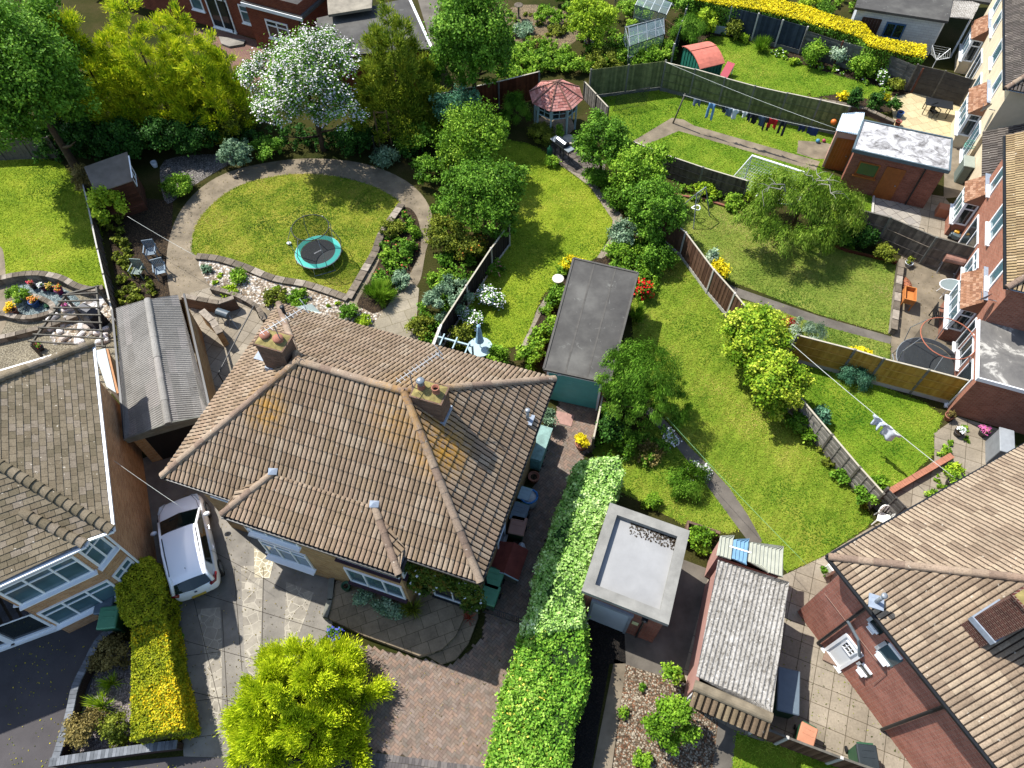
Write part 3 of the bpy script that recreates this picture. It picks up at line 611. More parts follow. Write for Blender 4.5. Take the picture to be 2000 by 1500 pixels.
# front: tarmac, patchwork drive and block paving
sg('tarmac_drive',[(-300,1130),(140,1060),(225,1200),(180,1300),(140,1400),(100,1480),(340,1465),(420,1470),(720,1480),(960,1520),(960,1900),(-300,1900)],tarm,z=.004)
pc=M_crazy('patchwork_concrete',lin('#a89f8c',.62),lin('#8f8674',.62),lin('#d8cfbb',.7),.55,.0)
conc2=M_plain('drive_concrete',lin('#aaa49a',.62),.9,.3,1.2,.1,.25,.6)
sg('driveway',[(255,890),(330,860),(420,880),(560,990),(700,1090),(640,1170),(640,1220),(560,1300),(440,1470),(345,1465),(330,1230),(300,1080),(270,940)],conc2,z=.008)
# strips of light crazy paving set into the drive
lj=M_plain('pale_mortar',lin('#d9d0bc',.72),.9,.1,3); cpv=M_crazy('crazy_paving_strips',lin('#b4ac9c',.68),lin('#a0988a',.68),lin('#bcb4a4',.66),2.6,.028)
sg('crazy_paving_strip',[(464,1095),(508,1095),(500,1240),(484,1320),(468,1290),(465,1180)],cpv,z=.013)
sg('crazy_paving_strip',[(490,1060),(528,1085),(520,1120),(490,1118)],M_crazy('cream_cobbles',lin('#cfc4a8',.7),lin('#b8ab8c',.7),lin('#e4dcc8',.7),4.5,.06),z=.017)
sg('crazy_paving_strip',[(376,1178),(422,1175),(424,1260),(420,1420),(405,1400),(388,1250)],cpv,z=.013)
sg('crazy_paving_strip',[(552,1128),(605,1150),(572,1240),(545,1240)],cpv,z=.013)
def lines(): pass
# slab joints of the drive
jb=MB()
for a,q in [((335,1000),(440,1470)),((425,1180),(436,1470)),((508,1100),(500,1300)),((450,1100),(462,1300)),((300,1120),(640,1230)),((320,1230),(560,1300)),((330,1330),(520,1380)),((400,1060),(560,1150)),((340,1270),(420,1262)),((352,1360),(425,1350)),((355,1430),(440,1420))]:
    p,q=G(*a,.018),G(*q,.018); d=unit(q-p); s=V(-d[1],d[0],0)*.008; jb.quad(p-s,q-s,q+s,p+s)
jb.build('drive_joints',M_plain('drive_joint',lin('#463e34',.6),.9,.2,3)); bpy.data.objects['drive_joints']['kind']='structure'
# block paving: single bricks laid herringbone
bpoly=[G(*p)[:2] for p in [(640,1240),(700,1255),(870,1300),(930,1250),(940,1200),(1060,900),(1090,790),(1062,720),(1170,750),(1160,880),(1130,900),(1050,1080),(1010,1280),(945,1500),(900,1500),(715,1462),(690,1400),(640,1300)]]
cols=['#8e7868','#887668','#908074','#807468','#967e6e','#8a7a6c','#827064']
bpm=M_rnd('block_paving',[lin(c,.74) for c in cols],.85,.2,.22,3,.2)
sg('paving_bed',[(640,1240),(870,1300),(930,1250),(940,1200),(1060,900),(1090,790),(1062,720),(1170,750),(1160,880),(1130,900),(1050,1080),(1010,1280),(945,1500),(715,1462),(640,1300)],M_plain('paving_sand',lin('#4c4038',.6),.95,.3,5),z=.010)
def herring(poly,z=.016,L=.2,Wd=.1,rot=.9,gap=.007):
    A=np.array(poly); ctr=A.mean(0); R=max(np.linalg.norm(A-ctr,axis=1)); nn=int(R/Wd)+3; c,s=math.cos(rot),math.sin(rot); q=[];rn=[]
    I,J=np.meshgrid(np.arange(-nn,nn),np.arange(-nn,nn)); I=I.ravel();J=J.ravel(); k=(I-J)%4
    for kk,horiz in((0,True),(2,False)):   # cell (i,j) starts a brick
        m=k==kk; i=I[m]; j=J[m]
        x0=i*Wd; y0=j*Wd
        if horiz: x1,y1=x0+L,y0+Wd
        else: x0,y0=x0,y0-Wd; x1,y1=x0+Wd,y0+L
        g=gap/2; xs=np.stack([x0+g,x1-g,x1-g,x0+g],1); ys=np.stack([y0+g,y0+g,y1-g,y1-g],1)
        X=ctr[0]+xs*c-ys*s; Y=ctr[1]+xs*s+ys*c; ok=inside(poly,X.mean(1),Y.mean(1)); X,Y=X[ok],Y[ok]
        zz=z+RS.rand(len(X),1)*.003+np.zeros((1,4)); q.append(np.stack([X,Y,zz],2))
    return np.concatenate(q)
def brickmesh(name,q,mat,kind='structure'):
    n=len(q); co=q.reshape(-1,3); off=V(co[:,0].mean(),co[:,1].mean(),0); me=rawmesh(name,co-off,np.arange(4*n),np.full(n,4),RS.rand(n),mat)
    o=bpy.data.objects.new(name,me); COL.objects.link(o); o.location=off; WL[o.name]=tuple(off); tag(o,kind=kind); return o
brickmesh('block_paving',herring(bpoly),bpm)
# soldier course edging at the foot of the block paving
e0,e1=G(700,1462,.02),G(950,1500,.02); d=unit(e1-e0); s=V(-d[1],d[0],0); q=[]
for k in range(int(np.linalg.norm(e1-e0)/.105)):
    for j in(0,1): p=e0+d*(k*.105)-s*(j*.21); q.append([p+V(0,0,.004*0),p+d*.098,p+d*.098-s*.2,p-s*.2][::-1])
brickmesh('paving_edging',np.array(q),M_rnd('blue_grey_bricks',[lin('#6a6462',.6),lin('#7c7672',.6),lin('#8a827c',.6)],.85,.2,.2,3))
ground('walled_bed_gravel',[(215,1230),(245,1240),(246,1440),(125,1455),(150,1370),(170,1310)],M_gravel('pinkish_gravel',[lin('#a89c98',.7),lin('#8c827e',.7),lin('#c0b4ae',.7)],20),z=.012)
# raised stone apron in front of the right semi, with a curved step
apr=[(648,1130),(633,1200),(700,1235),(760,1258),(808,1277),(850,1268),(880,1240),(897,1205),(900,1180),(800,1130),(700,1080)]
ground('stone_apron',[G(*p,.3)[:2] for p in apr],slabd,z=.3,thick=.3,world=True)
stp=[(800,1262),(852,1294),(880,1285),(905,1255),(925,1205),(925,1180),(895,1175),(880,1230),(840,1262)]
ground('stone_step',[G(*p,.15)[:2] for p in stp],slabd,z=.15,thick=.15,world=True)
# short grass blades over every lawn and ragged along its edge
def tufts(o,n_per,mat,seed):
    me=o.data; co=np.array([v.co[:] for v in me.vertices])+np.array(o.location); rs=np.random.RandomState(seed); T=np.array([list(p.vertices) for p in me.polygons if len(p.vertices)==3]); A,B,C_=co[T[:,0]],co[T[:,1]],co[T[:,2]]
    ar=np.abs((B[:,0]-A[:,0])*(C_[:,1]-A[:,1])-(B[:,1]-A[:,1])*(C_[:,0]-A[:,0]))/2; n=int(ar.sum()*n_per); i=rs.choice(len(T),n,p=ar/ar.sum()); a=rs.rand(n,1); b_=rs.rand(n,1); f=a+b_>1; a=np.where(f,1-a,a); b_=np.where(f,1-b_,b_)
    P=A[i]+(B[i]-A[i])*a+(C_[i]-A[i])*b_
    ne=len(co); m=int(60*ne); k=rs.randint(0,ne,m); t=rs.rand(m,1); E=co[k]*(1-t)+co[(k+1)%ne]*t; L=np.linalg.norm(co[k]-co[(k+1)%ne],axis=1); E=E[rs.rand(m)<np.minimum(1,L/1.2)]; P=np.concatenate([P,E+rs.normal(size=E.shape)*[.045,.045,0]]); m=len(P)
    P=P[(np.abs(P[:,0])<40)&(P[:,1]>0)&(P[:,1]<60)]
    for pz,pp in PATHS:
        if pz>co[0][2]: P=P[~inside(pp,P[:,0],P[:,1])]
    m=len(P); m=len(P)
    cl=np.sin(P[:,0]*1.9+P[:,1]*1.3)+np.sin(P[:,1]*2.7-P[:,0]*.9)+np.sin(P[:,0]*5.1+2)*np.sin(P[:,1]*4.3); ax=rs.normal(size=(m,3))*[.8,.8,.25]+[0,0,.45]; ax/=np.linalg.norm(ax,axis=1)[:,None]; N=rs.normal(size=(m,3))+[0,0,1.5]; N=N-ax*(N*ax).sum(1)[:,None]; N/=np.linalg.norm(N,axis=1)[:,None]
    Ls=.07+.07*rs.rand(m); W=.018+.022*rs.rand(m); P[:,2]+=.02; off=V(P[:,0].mean(),P[:,1].mean(),0)
    me2=leafmesh('grass_blades',P-off,N,ax,Ls,W,[mat],np.zeros(m,int),np.clip(.47+.14*cl+.17*(np.sin(P[:,0]*.55+P[:,1]*.8+seed)+np.sin(P[:,1]*.6-P[:,0]*.45+seed*2))+.3*(rs.rand(m)-.5),0,1)); q=bpy.data.objects.new('grass_blades',me2); COL.objects.link(q); q.location=off; tag(q,'short mown grass blades of a garden lawn','grass',kind='stuff')
GL={'lawn_bright':('#4c7014','#7e9a24','#a2b034','#bcbc4c'),'lawn_patchy':('#2e5410','#64841e','#98a036','#b8ac54'),'lawn_long':('#4c7018','#769228','#98a03c','#aea852'),'lawn_dry':('#4e6c20','#748a34','#949a48','#a8a060'),'lawn_deep':('#3e6c14','#688e20','#8ca432','#a8ae44')}
for k_,v_ in GL.items(): LF[k_]=M_leaf('blades_'+k_,[lin(h,.93) for h in v_],.3,.7,.1)
for s_,o_ in enumerate([o for o in bpy.data.objects if o.name.split('.')[0]=='lawn']): tufts(o_,330,LF[o_.data.materials[0].name],s_)
# ---------------- brown-roofed semi-detached pair in the middle ----------------
def hiproof_pts(c00,X,Y,W,D,ze,zr,inset=None):
    """c00 corner, X along W, Y along D (D<=W): returns the four planes and ridge ends"""
    i=D/2 if inset is None else inset
    P=lambda a,b,z: V(c00[0]+X[0]*a+Y[0]*b,c00[1]+X[1]*a+Y[1]*b,z)
    A,B,C_,D_=P(0,0,ze),P(W,0,ze),P(W,D,ze),P(0,D,ze); R1,R2=P(i,D/2,zr),P(W-i,D/2,zr)
    return A,B,C_,D_,R1,R2
FL=G(314,916,5);FR=G(930,1134,5); X=unit(FR-FL); Y=V(-X[1],X[0],0); W=11.12; D=7.77
A,B_,C_,D_,R1,R2=hiproof_pts(FL,X,Y,W,D,5.0,7.95,3.75)
M=lambda a,b,z: V(FL[0]+X[0]*a+Y[0]*b,FL[1]+X[1]*a+Y[1]*b,z)
ctr=M(W/2,D/2,0); house=thing('semi_detached_house','pair of buff brick semis under one brown hipped roof with orange lichen','house',(ctr[0],ctr[1],0))
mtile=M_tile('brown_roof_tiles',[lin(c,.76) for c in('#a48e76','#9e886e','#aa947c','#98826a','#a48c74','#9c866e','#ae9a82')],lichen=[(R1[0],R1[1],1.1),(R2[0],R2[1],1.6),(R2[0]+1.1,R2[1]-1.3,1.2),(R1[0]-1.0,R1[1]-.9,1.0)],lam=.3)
# front plane is cut where the bay roof takes over
ba,bb,bo=2.6,8.72,-.58; slope=(7.95-5)/(D/2)
def onf(a,b): return M(a,b,5+slope*b)
h1=onwall((M(0,0,0),X,V(0,0,0)),0,0) if 0 else None
hl=onf(4.5,1.75); hr=onf(7.95,1.15)
k2=dict(col=.165,course=.4,amp=.05,ns=8,lip=.034)
bayz=5-.0
bl,br=M(ba,bo,4.97),M(bb,bo,4.97)
polys=[[A,B_,R2,R1],[B_,C_,R2],[C_,D_,R1,R2],[D_,A,R1]]
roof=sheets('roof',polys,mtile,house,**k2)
# bay roof: laid just above the main slope, same tiles
up=V(0,0,.045)
def onslope(u,v):
    n_=np.cross(B_-A,R2-A); r_=ray(u,v); C0=V(0,0,CAMH); return C0+r_*(((A-C0)@n_)/(r_@n_))
byT1,byT2=onslope(532,914)+up,onslope(727,984)+up
_bm=min((byT1-M(0,0,0))@Y,(byT2-M(0,0,0))@Y); _a1,_a2=(byT1-M(0,0,0))@X,(byT2-M(0,0,0))@X; byT1,byT2=onf(_a1,_bm)+up,onf(_a2,_bm)+up
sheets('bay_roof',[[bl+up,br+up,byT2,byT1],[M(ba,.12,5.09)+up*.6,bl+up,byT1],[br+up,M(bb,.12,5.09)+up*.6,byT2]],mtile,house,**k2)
rb=MB()
for p,q in ((A,R1),(B_,R2),(C_,R2),(D_,R1),(R1,R2)): ridge(rb,p,q,.115,.4,.012)
ridgem=M_tile('ridge_tiles',[lin(c,.82) for c in('#a08c78','#947e6c','#8a7666','#aa9680')],lichen=[(R1[0],R1[1],1.6),(R2[0],R2[1],2.2)],lam=.6,white=.8)
rb.build('ridge_tiles',ridgem,roof)
for e_,t_ in((bl,byT1),(br,byT2)): rb=MB(); ridge(rb,e_+up,t_,.11,.4,.012); rb.build('hip_tiles',ridgem,bpy.data.objects['bay_roof'])
for p in(byT1,byT2): fl=MB(); fl.add([p+V(-.13,-.1,.10),p+V(.15,-.1,.10),p+V(.17,.1,.15),p+V(-.13,.12,.15),p+V(0,.02,.19)],[[0,1,4],[1,2,4],[2,3,4],[3,0,4]]); fl.build('lead_flashing',lead,bpy.data.objects['bay_roof'])
ov=.45; wa0,wa1,wb0,wb1=ov,W-ov,ov,D-ov
wl=[M(wa0,wb0,0),M(2.7,wb0,0),M(2.7,-.2,0),M(8.38,-.2,0),M(8.38,wb0,0),M(wa1,wb0,0),M(wa1,wb1,0),M(wa0,wb1,0)]
walls('wall',wl,0,4.95,buff,house)
so=MB(); so.quad(M(0,0,4.93),M(W,0,4.93),M(W,D,4.93),M(0,D,4.93)); so.quad(M(ba,bo,4.925),M(bb,bo,4.925),M(bb,0,4.925),M(ba,0,4.925)); so.build('soffit',white,house)
z=4.93
gutter(house,[M(-.04,-.04,z),M(ba,-.04,z),M(ba,bo-.04,z-.02),M(bb,bo-.04,z-.02),M(bb,-.04,z),M(W+.04,-.04,z),M(W+.04,D+.04,z),M(-.04,D+.04,z),M(-.04,-.04,z)],blackp)
# windows
plum=M_plain('plum_sill',lin('#3a2430',.7),.5,.1,4)
fb=wallframe(M(0,-.2,0),X); ff=wallframe(M(0,wb0,0),X)
window(house,fb,2.76,4.6,2.98,4.5,3,white,glassb,trans=[.75],sillout=.14)
window(house,fb,2.74,4.6,.8,2.2,3,white,glassb,trans=[.75],sillout=.2)
window(house,fb,6.1,8.34,3.28,4.5,3,white,glassg,sm=plum,sillout=.12)
window(house,fb,6.1,8.25,1.0,2.35,3,white,glassb,sm=plum,sillout=.12)
fs2=wallframe(M(2.7,wb0,0),-Y); window(house,fs2,.05,.62,2.98,4.5,1,white,glassb,sillout=.1); window(house,fs2,.05,.62,.8,2.2,1,white,glassb,sillout=.1)
fs=wallframe(M(8.38,0,0),Y); window(house,fs,-.12,.38,3.05,4.3,1,white,glassg,sm=plum,sillout=.1)
window(house,ff,1.0,2.4,3.4,4.5,2,white,glassb); window(house,ff,1.3,2.9,.1,2.2,2,white,glassg,trans=[.3],sill=True,name='door')
window(house,ff,8.9,10.3,3.5,4.4,2,white,glassd,sm=plum); window(house,ff,9.0,10.5,.35,2.4,2,white,glassd,name='door',sm=blackp)
fsd=wallframe(M(wa1,0,0),Y); window(house,fsd,2.6,3.4,.3,2.4,1,white,glassd,name='door',trans=[.5]); window(house,fsd,1.6,2.3,3.3,4.3,1,white,glassb)
fl_=wallframe(M(wa0,D,0),-Y); window(house,fl_,2.0,3.0,3.3,4.3,2,white,glassb)
fbk=wallframe(M(W,wb1,0),-X)
for a in(1.2,3.4,6.4,8.8): window(house,fbk,a,a+1.3,3.2,4.4,2,white,glassb)
for a in(1.2,6.6): window(house,fbk,a,a+2.2,.3,2.3,3,white,glassb)
pipe(house,[M(8.0,-.2-.4,4.85),M(8.0,-.26,4.6),M(8.0,-.26,.3)][::1],blackp) if 0 else None
pipe(house,[M(wa1+.42,1.2,4.85),M(wa1+.06,1.2,4.5),M(wa1+.06,1.2,.1)],blackp)
def chimney(parent,c,w,d,z0,z1,rz,bm,pots,fm=lead,cap=None,lichen=None):
    ch=MB(); ch.box((c[0],c[1],(z0+z1)/2),(w,d,z1-z0),rz); ch.box((c[0],c[1],z1+.04),(w+.1,d+.1,.08),rz); o=ch.build('chimney',bm,parent)
    m=MB(); ca,sa=math.cos(rz),math.sin(rz); m.add([(c[0]+x*ca-y*sa,c[1]+x*sa+y*ca,z) for x,y,z in ((-w/2,-d/2,z1+.081),(w/2,-d/2,z1+.081),(w/2,d/2,z1+.081),(-w/2,d/2,z1+.081),(-w/4,-d/6,z1+.17),(w/4,-d/6,z1+.17),(w/4,d/6,z1+.17),(-w/4,d/6,z1+.17))],[[0,1,5,4],[1,2,6,5],[2,3,7,6],[3,0,4,7],[4,5,6,7]])
    m.build('mortar_cap',cap or concrete,o)
    for (dx,kind) in pots:
        x,y=c[0]+dx*ca,c[1]+dx*sa; p=MB()
        if kind=='open': p.lathe((x,y,z1+.12),[(.13,0),(.115,.06),(.105,.2),(.125,.22),(.125,.27),(.095,.27),(.095,.1)],14)
        elif kind=='cowl': p.lathe((x,y,z1+.12),[(.13,0),(.11,.22),(.11,.23)],14)
        else: p.lathe((x,y,z1+.12),[(.15,0),(.14,.1),(.17,.11),(.17,.14),(.02,.18)],14)
        po=p.build('pot',pot_t,o,True)
        if kind=='cowl': q=MB(); q.lathe((x,y,z1+.34),[(.09,0),(.09,.16),(.14,.17),(.12,.22),(.02,.26)],12); q.build('cowl',steel,po,True)
        if kind=='open': q=MB(); q.lathe((x,y,z1+.25),[(.095,0),(.02,.005)],12); q.build('flue_hole',blackp,po)
    return o
rzx=math.atan2(X[1],X[0]); mossy=M_plain('lichen_mortar',lin('#a89a64',.7),.95,.35,6,.1,.3,.5)
c2=G(845,800,7.05)*V(1,1,0); ch=chimney(house,c2,.95,.62,6.5,8.1,rzx,darkb,[(-.25,'cowl'),(.22,'open')],cap=mossy)
f=MB(); f.box((c2[0],c2[1],6.95),(1.04,.71,.3),rzx); f.build('flashing',lead,ch)
c1=G(557,705,7.0)*V(1,1,0); ch1=chimney(house,c1,.95,.62,6.5,8.3,rzx,darkb,[(-.24,'cap'),(.22,'cap')],cap=mossy)
f=MB(); f.box((c1[0],c1[1],7.0),(1.04,.71,.25),rzx); f.build('flashing',lead,ch1)
def aerial(base,h,d,label,L=1.6):
    t=thing('tv_aerial',label,'aerial',tuple(base),0,'roof aerials'); b=MB(); top=V(*base)+V(0,0,h); b.tube([base,top],.018,6); b.build('mast',steel,t)
    b=MB(); d=unit(d); s=V(-d[1],d[0],0); b.beam(top-d*L*.3,top+d*L*.7,.02,.02)
    for k in range(11): p=top-d*L*.3+d*L*(k+.5)/11; b.beam(p-s*.13,p+s*.13,.012,.012)
    for e in(-1,1): p=top+d*L*.68; b.beam(p-s*.2+V(0,0,.1*e),p+s*.2+V(0,0,.22*e),.02,.02); b.beam(p-s*.05,p+s*.02+V(0,0,.25*e),.015,.015)
    b.build('antenna',steel,t); return t
aerial(V(c2[0]-X[0]*.55,c2[1]-X[1]*.55,7.6),1.3,V(.75,.65,0),'TV aerial on a thin mast strapped to the chimney with the open terracotta pot')
aerial(V(c1[0]+X[0]*.3,c1[1]+X[1]*.3,8.3),.9,V(.75,.65,0),'TV aerial above the chimney with two capped pots on the brown roof')
# flue and soil vent
def flue(parent,p,h,mat=steel,fl_=True):
    b=MB(); b.tube([p,V(*p)+V(0,0,h)],.06,10); b.lathe(V(*p)+V(0,0,h),[(.06,0),(.09,.02),(.09,.08),(.03,.1)],10); o=b.build('flue',mat,parent,True)
    if fl_: q=MB(); q.box((p[0],p[1],p[2]+.04),(.42,.42,.03),rzx,tilt=0); q.build('flue_flashing',lead,o)
flue(house,M(W-.35,5.7,5.25),.55); flue(house,M(1.0,D-.9,5.55),.6,blackp); flue(house,c1-X*.75+V(0,0,7.2),.6,blackp)
# ---------------- house at the left edge ----------------
LO=G(212,1020,5); LB=G(181,657,5); Yl=unit(LB-LO); Xl=V(Yl[1],-Yl[0],0)  # Xl points to the right, away from the roof
Dl=np.linalg.norm(LB-LO); ml=lambda a,b,z: V(LO[0]-Xl[0]*a+Yl[0]*b,LO[1]-Xl[1]*a+Yl[1]*b,z)   # a: metres in from the right eave
Wl=12.0; zr=5+Dl/2*.72
hl_=thing('hipped_house','buff brick house with a grey-brown plain tile hipped roof at the left edge','house',tuple(ml(Wl/2,Dl/2,0)))
ptile=M_tile('grey_brown_plain_tiles',[lin(c,.6) for c in('#968870','#8e8068','#9c8e76','#867a62','#a29480')],lam=0,white=.75,var=.25)
a0,b0,c0,d0=ml(0,0,5),ml(0,Dl,5),ml(Wl,Dl,5),ml(Wl,0,5); r1,r2=ml(4.22,4.65,7.7),ml(Wl-4,4.65,7.7)
kp=dict(col=.3,course=.2,amp=0,lip=.022,style='flat',stag=True)
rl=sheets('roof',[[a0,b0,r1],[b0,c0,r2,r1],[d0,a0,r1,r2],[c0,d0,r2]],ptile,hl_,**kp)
rb=MB()
for p,q in((a0,r1),(b0,r1),(r1,r2)): ridge(rb,p,q,.13,.27,.05,lift=.02)
rb.build('hip_tiles',ptile,rl)
# forward bay roof (its eave corner is near the right end)
bA,bB=G(160,1048,5),G(-60,1144,5); bt=G(85,990,6.1)
bx=unit(bB-bA); bd=V(-Yl[0],-Yl[1],0)
q1=bA; q2=bB; b1=ml(.75,0,5.03); s2=sheets('bay_roof',[[q2+V(0,0,.05),q1+V(0,0,.05),ml(2.2,1.2,5+1.2*.58+.07),ml(4.8,1.2,5+1.2*.58+.07)],[q1+V(0,0,.05),b1+V(0,0,.02),ml(2.2,1.2,5+1.2*.58+.07)]],ptile,hl_,**kp)
rb=MB(); ridge(rb,q1+V(0,0,.05),ml(2.2,1.2,5.79),.12,.27,.05); rb.build('hip_tiles',ptile,s2)
lw=[ml(.5,.45,0),ml(.5,Dl-.4,0),ml(Wl-.5,Dl-.4,0),ml(Wl-.5,.45,0)]
buffo=M_brick('tawny_brick',lin('#dca878',.88),lin('#b8845a',.88),lin('#d0b898',.8))
walls('wall',lw,0,4.95,buffo,hl_)
# the projecting bay below the front eave, with canted right side
v1=(G(212,1060)*0); e1=ml(1.0,.45,0); 
w1=bA+unit(bB-bA)*.45+V(0,0,0); nb=V(bx[1],-bx[0],0); nb=nb if nb@bd>0 else -nb
w1=w1-nb*.12; w2=w1+bx*2.5
walls('bay_wall',[ml(.62,.47,0)[:2],(w1-nb*.0)[:2],w2[:2],ml(3.55,.47,0)[:2]],0,4.93,buffo,hl_)
so=MB(); so.quad(ml(0,0,4.92),ml(0,Dl,4.92),ml(Wl,Dl,4.92),ml(Wl,0,4.92)); so.quad(V(*bA[:2],4.915),ml(.75,0,4.915),ml(4.8,0,4.915),V(*bB[:2],4.915)); so.build('soffit',white,hl_)
gutter(hl_,[ml(-.05,Dl+.05,4.95),ml(-.05,-.05,4.95),ml(.72,-.05,4.95),bA+nb*.05-V(0,0,.05),bB+nb*.05-V(0,0,.05)],white,.055)
gutter(hl_,[ml(-.05,Dl+.05,4.95),ml(Wl,Dl+.05,4.95)],white,.055)
fw=wallframe(w2,-bx)
for (z0,z1) in((3.2,4.6),(.95,2.3)): window(hl_,fw,.1,2.4,z0,z1,3,white,glassb,trans=[.72],th=.08,sillout=.14)
fcl=wallframe(ml(3.55,.45,0),w2-ml(3.55,.45,0)); Lcl=np.linalg.norm((w2-ml(3.55,.45,0))[:2])
for (z0,z1) in((3.2,4.6),(.95,2.3)): window(hl_,fcl,.08,Lcl-.05,z0,z1,1,white,glassb,trans=[.72],th=.08,sillout=.1)
fc=wallframe(w1,ml(.62,.47,0)-w1); Lc=np.linalg.norm((ml(.62,.47,0)-w1)[:2])
for (z0,z1) in((3.2,4.6),(.95,2.3)): window(hl_,fc,.05,min(.9,Lc-.05),z0,z1,1 if Lc<.7 else 2,white,glassb,trans=[.72],th=.08,sillout=.14)
flash=pipe(hl_,[ml(.1,-.05,4.9),ml(.45,.3,4.6),ml(.55,.38,.1)],white,.04)
# porch of the left house (dark lean-to roof, white frames)
pr=thing('glazed_porch','white framed lean-to porch with a black tiled roof beside the left house front','porch',tuple(ml(5.5,0,0)))
F0,F1=ml(3.96,-.14,0),ml(9,-.14,0); D0,D1=ml(3.96,.44,0),ml(9,.44,0); zu=lambda p,z:V(p[0],p[1],z)
bw=MB(); bw.beam(zu(F0,.2),zu(F1,.2),.1,.4); bw.beam(zu(F0,.2),zu(D0,.2),.1,.4); bw.build('base_wall',white,pr)
fx=wallframe(F1,F0-F1); Lp=np.linalg.norm(F1-F0)
for k in range(3): window(pr,fx,Lp-1.45*(k+1),Lp-1.45*k,.4,2.05,1,white,glassd,th=.11,out=.02,dep=.08,sillout=.1)
fy=wallframe(F0,D0-F0); window(pr,fy,.05,.56,.4,2.1,2,white,glassg,th=.06,out=.02,dep=.06,sill=False)
blk=M_tile('black_tiles',[lin('#34343a'),lin('#3c3c40'),lin('#2e2e32')],lam=0,white=.3)
ex_=ml(0,-.12,0)-ml(0,0,0); sheets('roof',[[zu(F0+ex_,2.08),zu(F1+ex_,2.08),zu(D1,2.95),zu(D0,2.95)]],blk,pr,col=.3,course=.22,amp=.02,lip=.02)
gutter(pr,[zu(F0+ex_,2.06),zu(F1+ex_,2.06)],white,.045)
bb2=MB(); bb2.quad(zu(D0,2.1),zu(F0,2.1),zu(F0,2.16),zu(D0,2.9)); bb2.build('gable_board',white,pr)
ldb=MB(); ldb.beam(zu(D0,2.99),zu(D1,2.99),.22,.05); ldb.build('flashing',lead,pr)
# lean-to / white box beside left house back corner
t=thing('side_gate','white panelled gate leaning store beside the left house wall','gate',tuple(G(215,720)))
b=MB(); g0=G(232,760); g1=G(205,665); d=unit(g1-g0); s=V(-d[1],d[0],0)
qs=[G(185,670,2.1),G(207,665,2.2),G(226,752,2.2),G(208,740,2.1)]; b.quad(*qs[::-1]); [b.quad(qs[i]*V(1,1,0),qs[(i+1)%4]*V(1,1,0),qs[(i+1)%4],qs[i]) for i in range(4)]; b.build('panel',M_plain('pale_panel',lin('#c4ccca',.55),.6,.1,3),t)
b=MB(); b.beam(qs[1]+V(.06,0,-.1),qs[2]+V(.06,0,-.1),.08,.12); b.build('rail',M_plain('orange_wood',lin('#b8865c',.7),.8,.2,4),t)
# ---------------- garages and sheds ----------------
def box_walls(parent,poly,z0,z1,mat,name='wall'): return walls(name,poly,z0,z1,mat,parent)
def inset(poly,d):
    P=[np.array(p[:2],float) for p in poly]; c=sum(P)/len(P); return [c+(p-c)*(1-d/np.linalg.norm(p-c)) for p in P]
# corrugated double pitch garage, left
z=2.3
ga,gb,gc,gd=G(242,845,z),G(222,590,z),G(363,562,z),G(412,800,z); ra,rb_=G(327,815,2.95),G(291,571,2.95)
gcor=thing('double_pitch_garage','garage with grey corrugated cement pitched roof and open dark doorway','garage',tuple((ga+gc)/2*V(1,1,0)))
asb=M_tile('corrugated_cement',[lin(c,.7) for c in('#a8a49c','#9e9a92','#b0aaa2')],lam=.05,white=.15,var=.25)
sheets('roof',[[ga,gb,rb_,ra],[gc,gd,ra,rb_]],asb,gcor,style='wave',col=.105,course=.3,amp=.035,ns=6,lip=0)
rb=MB(); ridge(rb,ra,rb_,.14,1.0,.01,lift=-.02); rb.build('ridge_cap',asb,gcor)
wp4=inset([ga,gb,gc,gd],.25); box_walls(gcor,wp4,0,2.25,buff)
b=MB(); p0,p1=wp4[0],wp4[3]
def lerp(a,b_,t): return a+(b_-a)*t
b=MB(); q0,q1=lerp(p0,p1,.14),lerp(p0,p1,.97); off=unit(np.append(p0-wp4[1],0))[:2]*.012
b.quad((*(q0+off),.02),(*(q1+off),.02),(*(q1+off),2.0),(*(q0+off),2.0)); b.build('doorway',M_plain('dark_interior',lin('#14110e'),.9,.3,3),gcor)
b=MB(); b.add([V(*ga[:2],z-.06),V(*gd[:2],z-.06),ra-V(0,0,.06),V(*gd[:2],z-.25),V(*ga[:2],z-.25)],[[0,4,3,1],[0,1,2]]); 
b.beam(ga+V(0,0,-.02),ra+V(0,0,-.02),.05,.16); b.beam(ra+V(0,0,-.02),gd+V(0,0,-.02),.05,.16); b.build('barge_board',concd,gcor)
gutter(gcor,[ga,gb],blackp,.05); gutter(gcor,[gc,gd],blackp,.05)
# felt roofed garage with turquoise door
z=2.35
fa,fb_,fc_,fd=G(1062,722,z),G(1125,507,z),G(1250,538,z),G(1190,752,z)
gf=thing('flat_roof_garage','long flat felt-roofed garage with a turquoise up-and-over door','garage',tuple((fa+fc_)/2*V(1,1,0)))
felt=NM('grey_felt',.85,.25); o=felt.ramp(felt.noise(.5,5,.65),[(.3,lin('#3e3c3a',.68)),(.5,lin('#504e4a',.68)),(.72,lin('#6a6862',.68))])
o=felt.mix(felt.ramp(felt.noise(1.7,5,.8,dist=1),[(.62,0.),(.66,.5),(.70,0.)]),o,lin('#8c8c84',.7)); felt.bump(felt.noise(3,4),.2); feltm=felt.col(o)
b=MB(); b.prism([fa,fb_,fc_,fd],z-.12,z,bottom=True); ro=b.build('roof',feltm,gf)
b=MB()
for p,q in((fa,fb_),(fb_,fc_),(fc_,fd),(fd,fa)): b.beam(p+V(0,0,.01),q+V(0,0,.01),.09,.06)
for t_ in(.33,.66): p,q=lerp(fa,fd,t_),lerp(fb_,fc_,t_); b.beam(p+V(0,0,.003),q+V(0,0,.003),.07,.012)
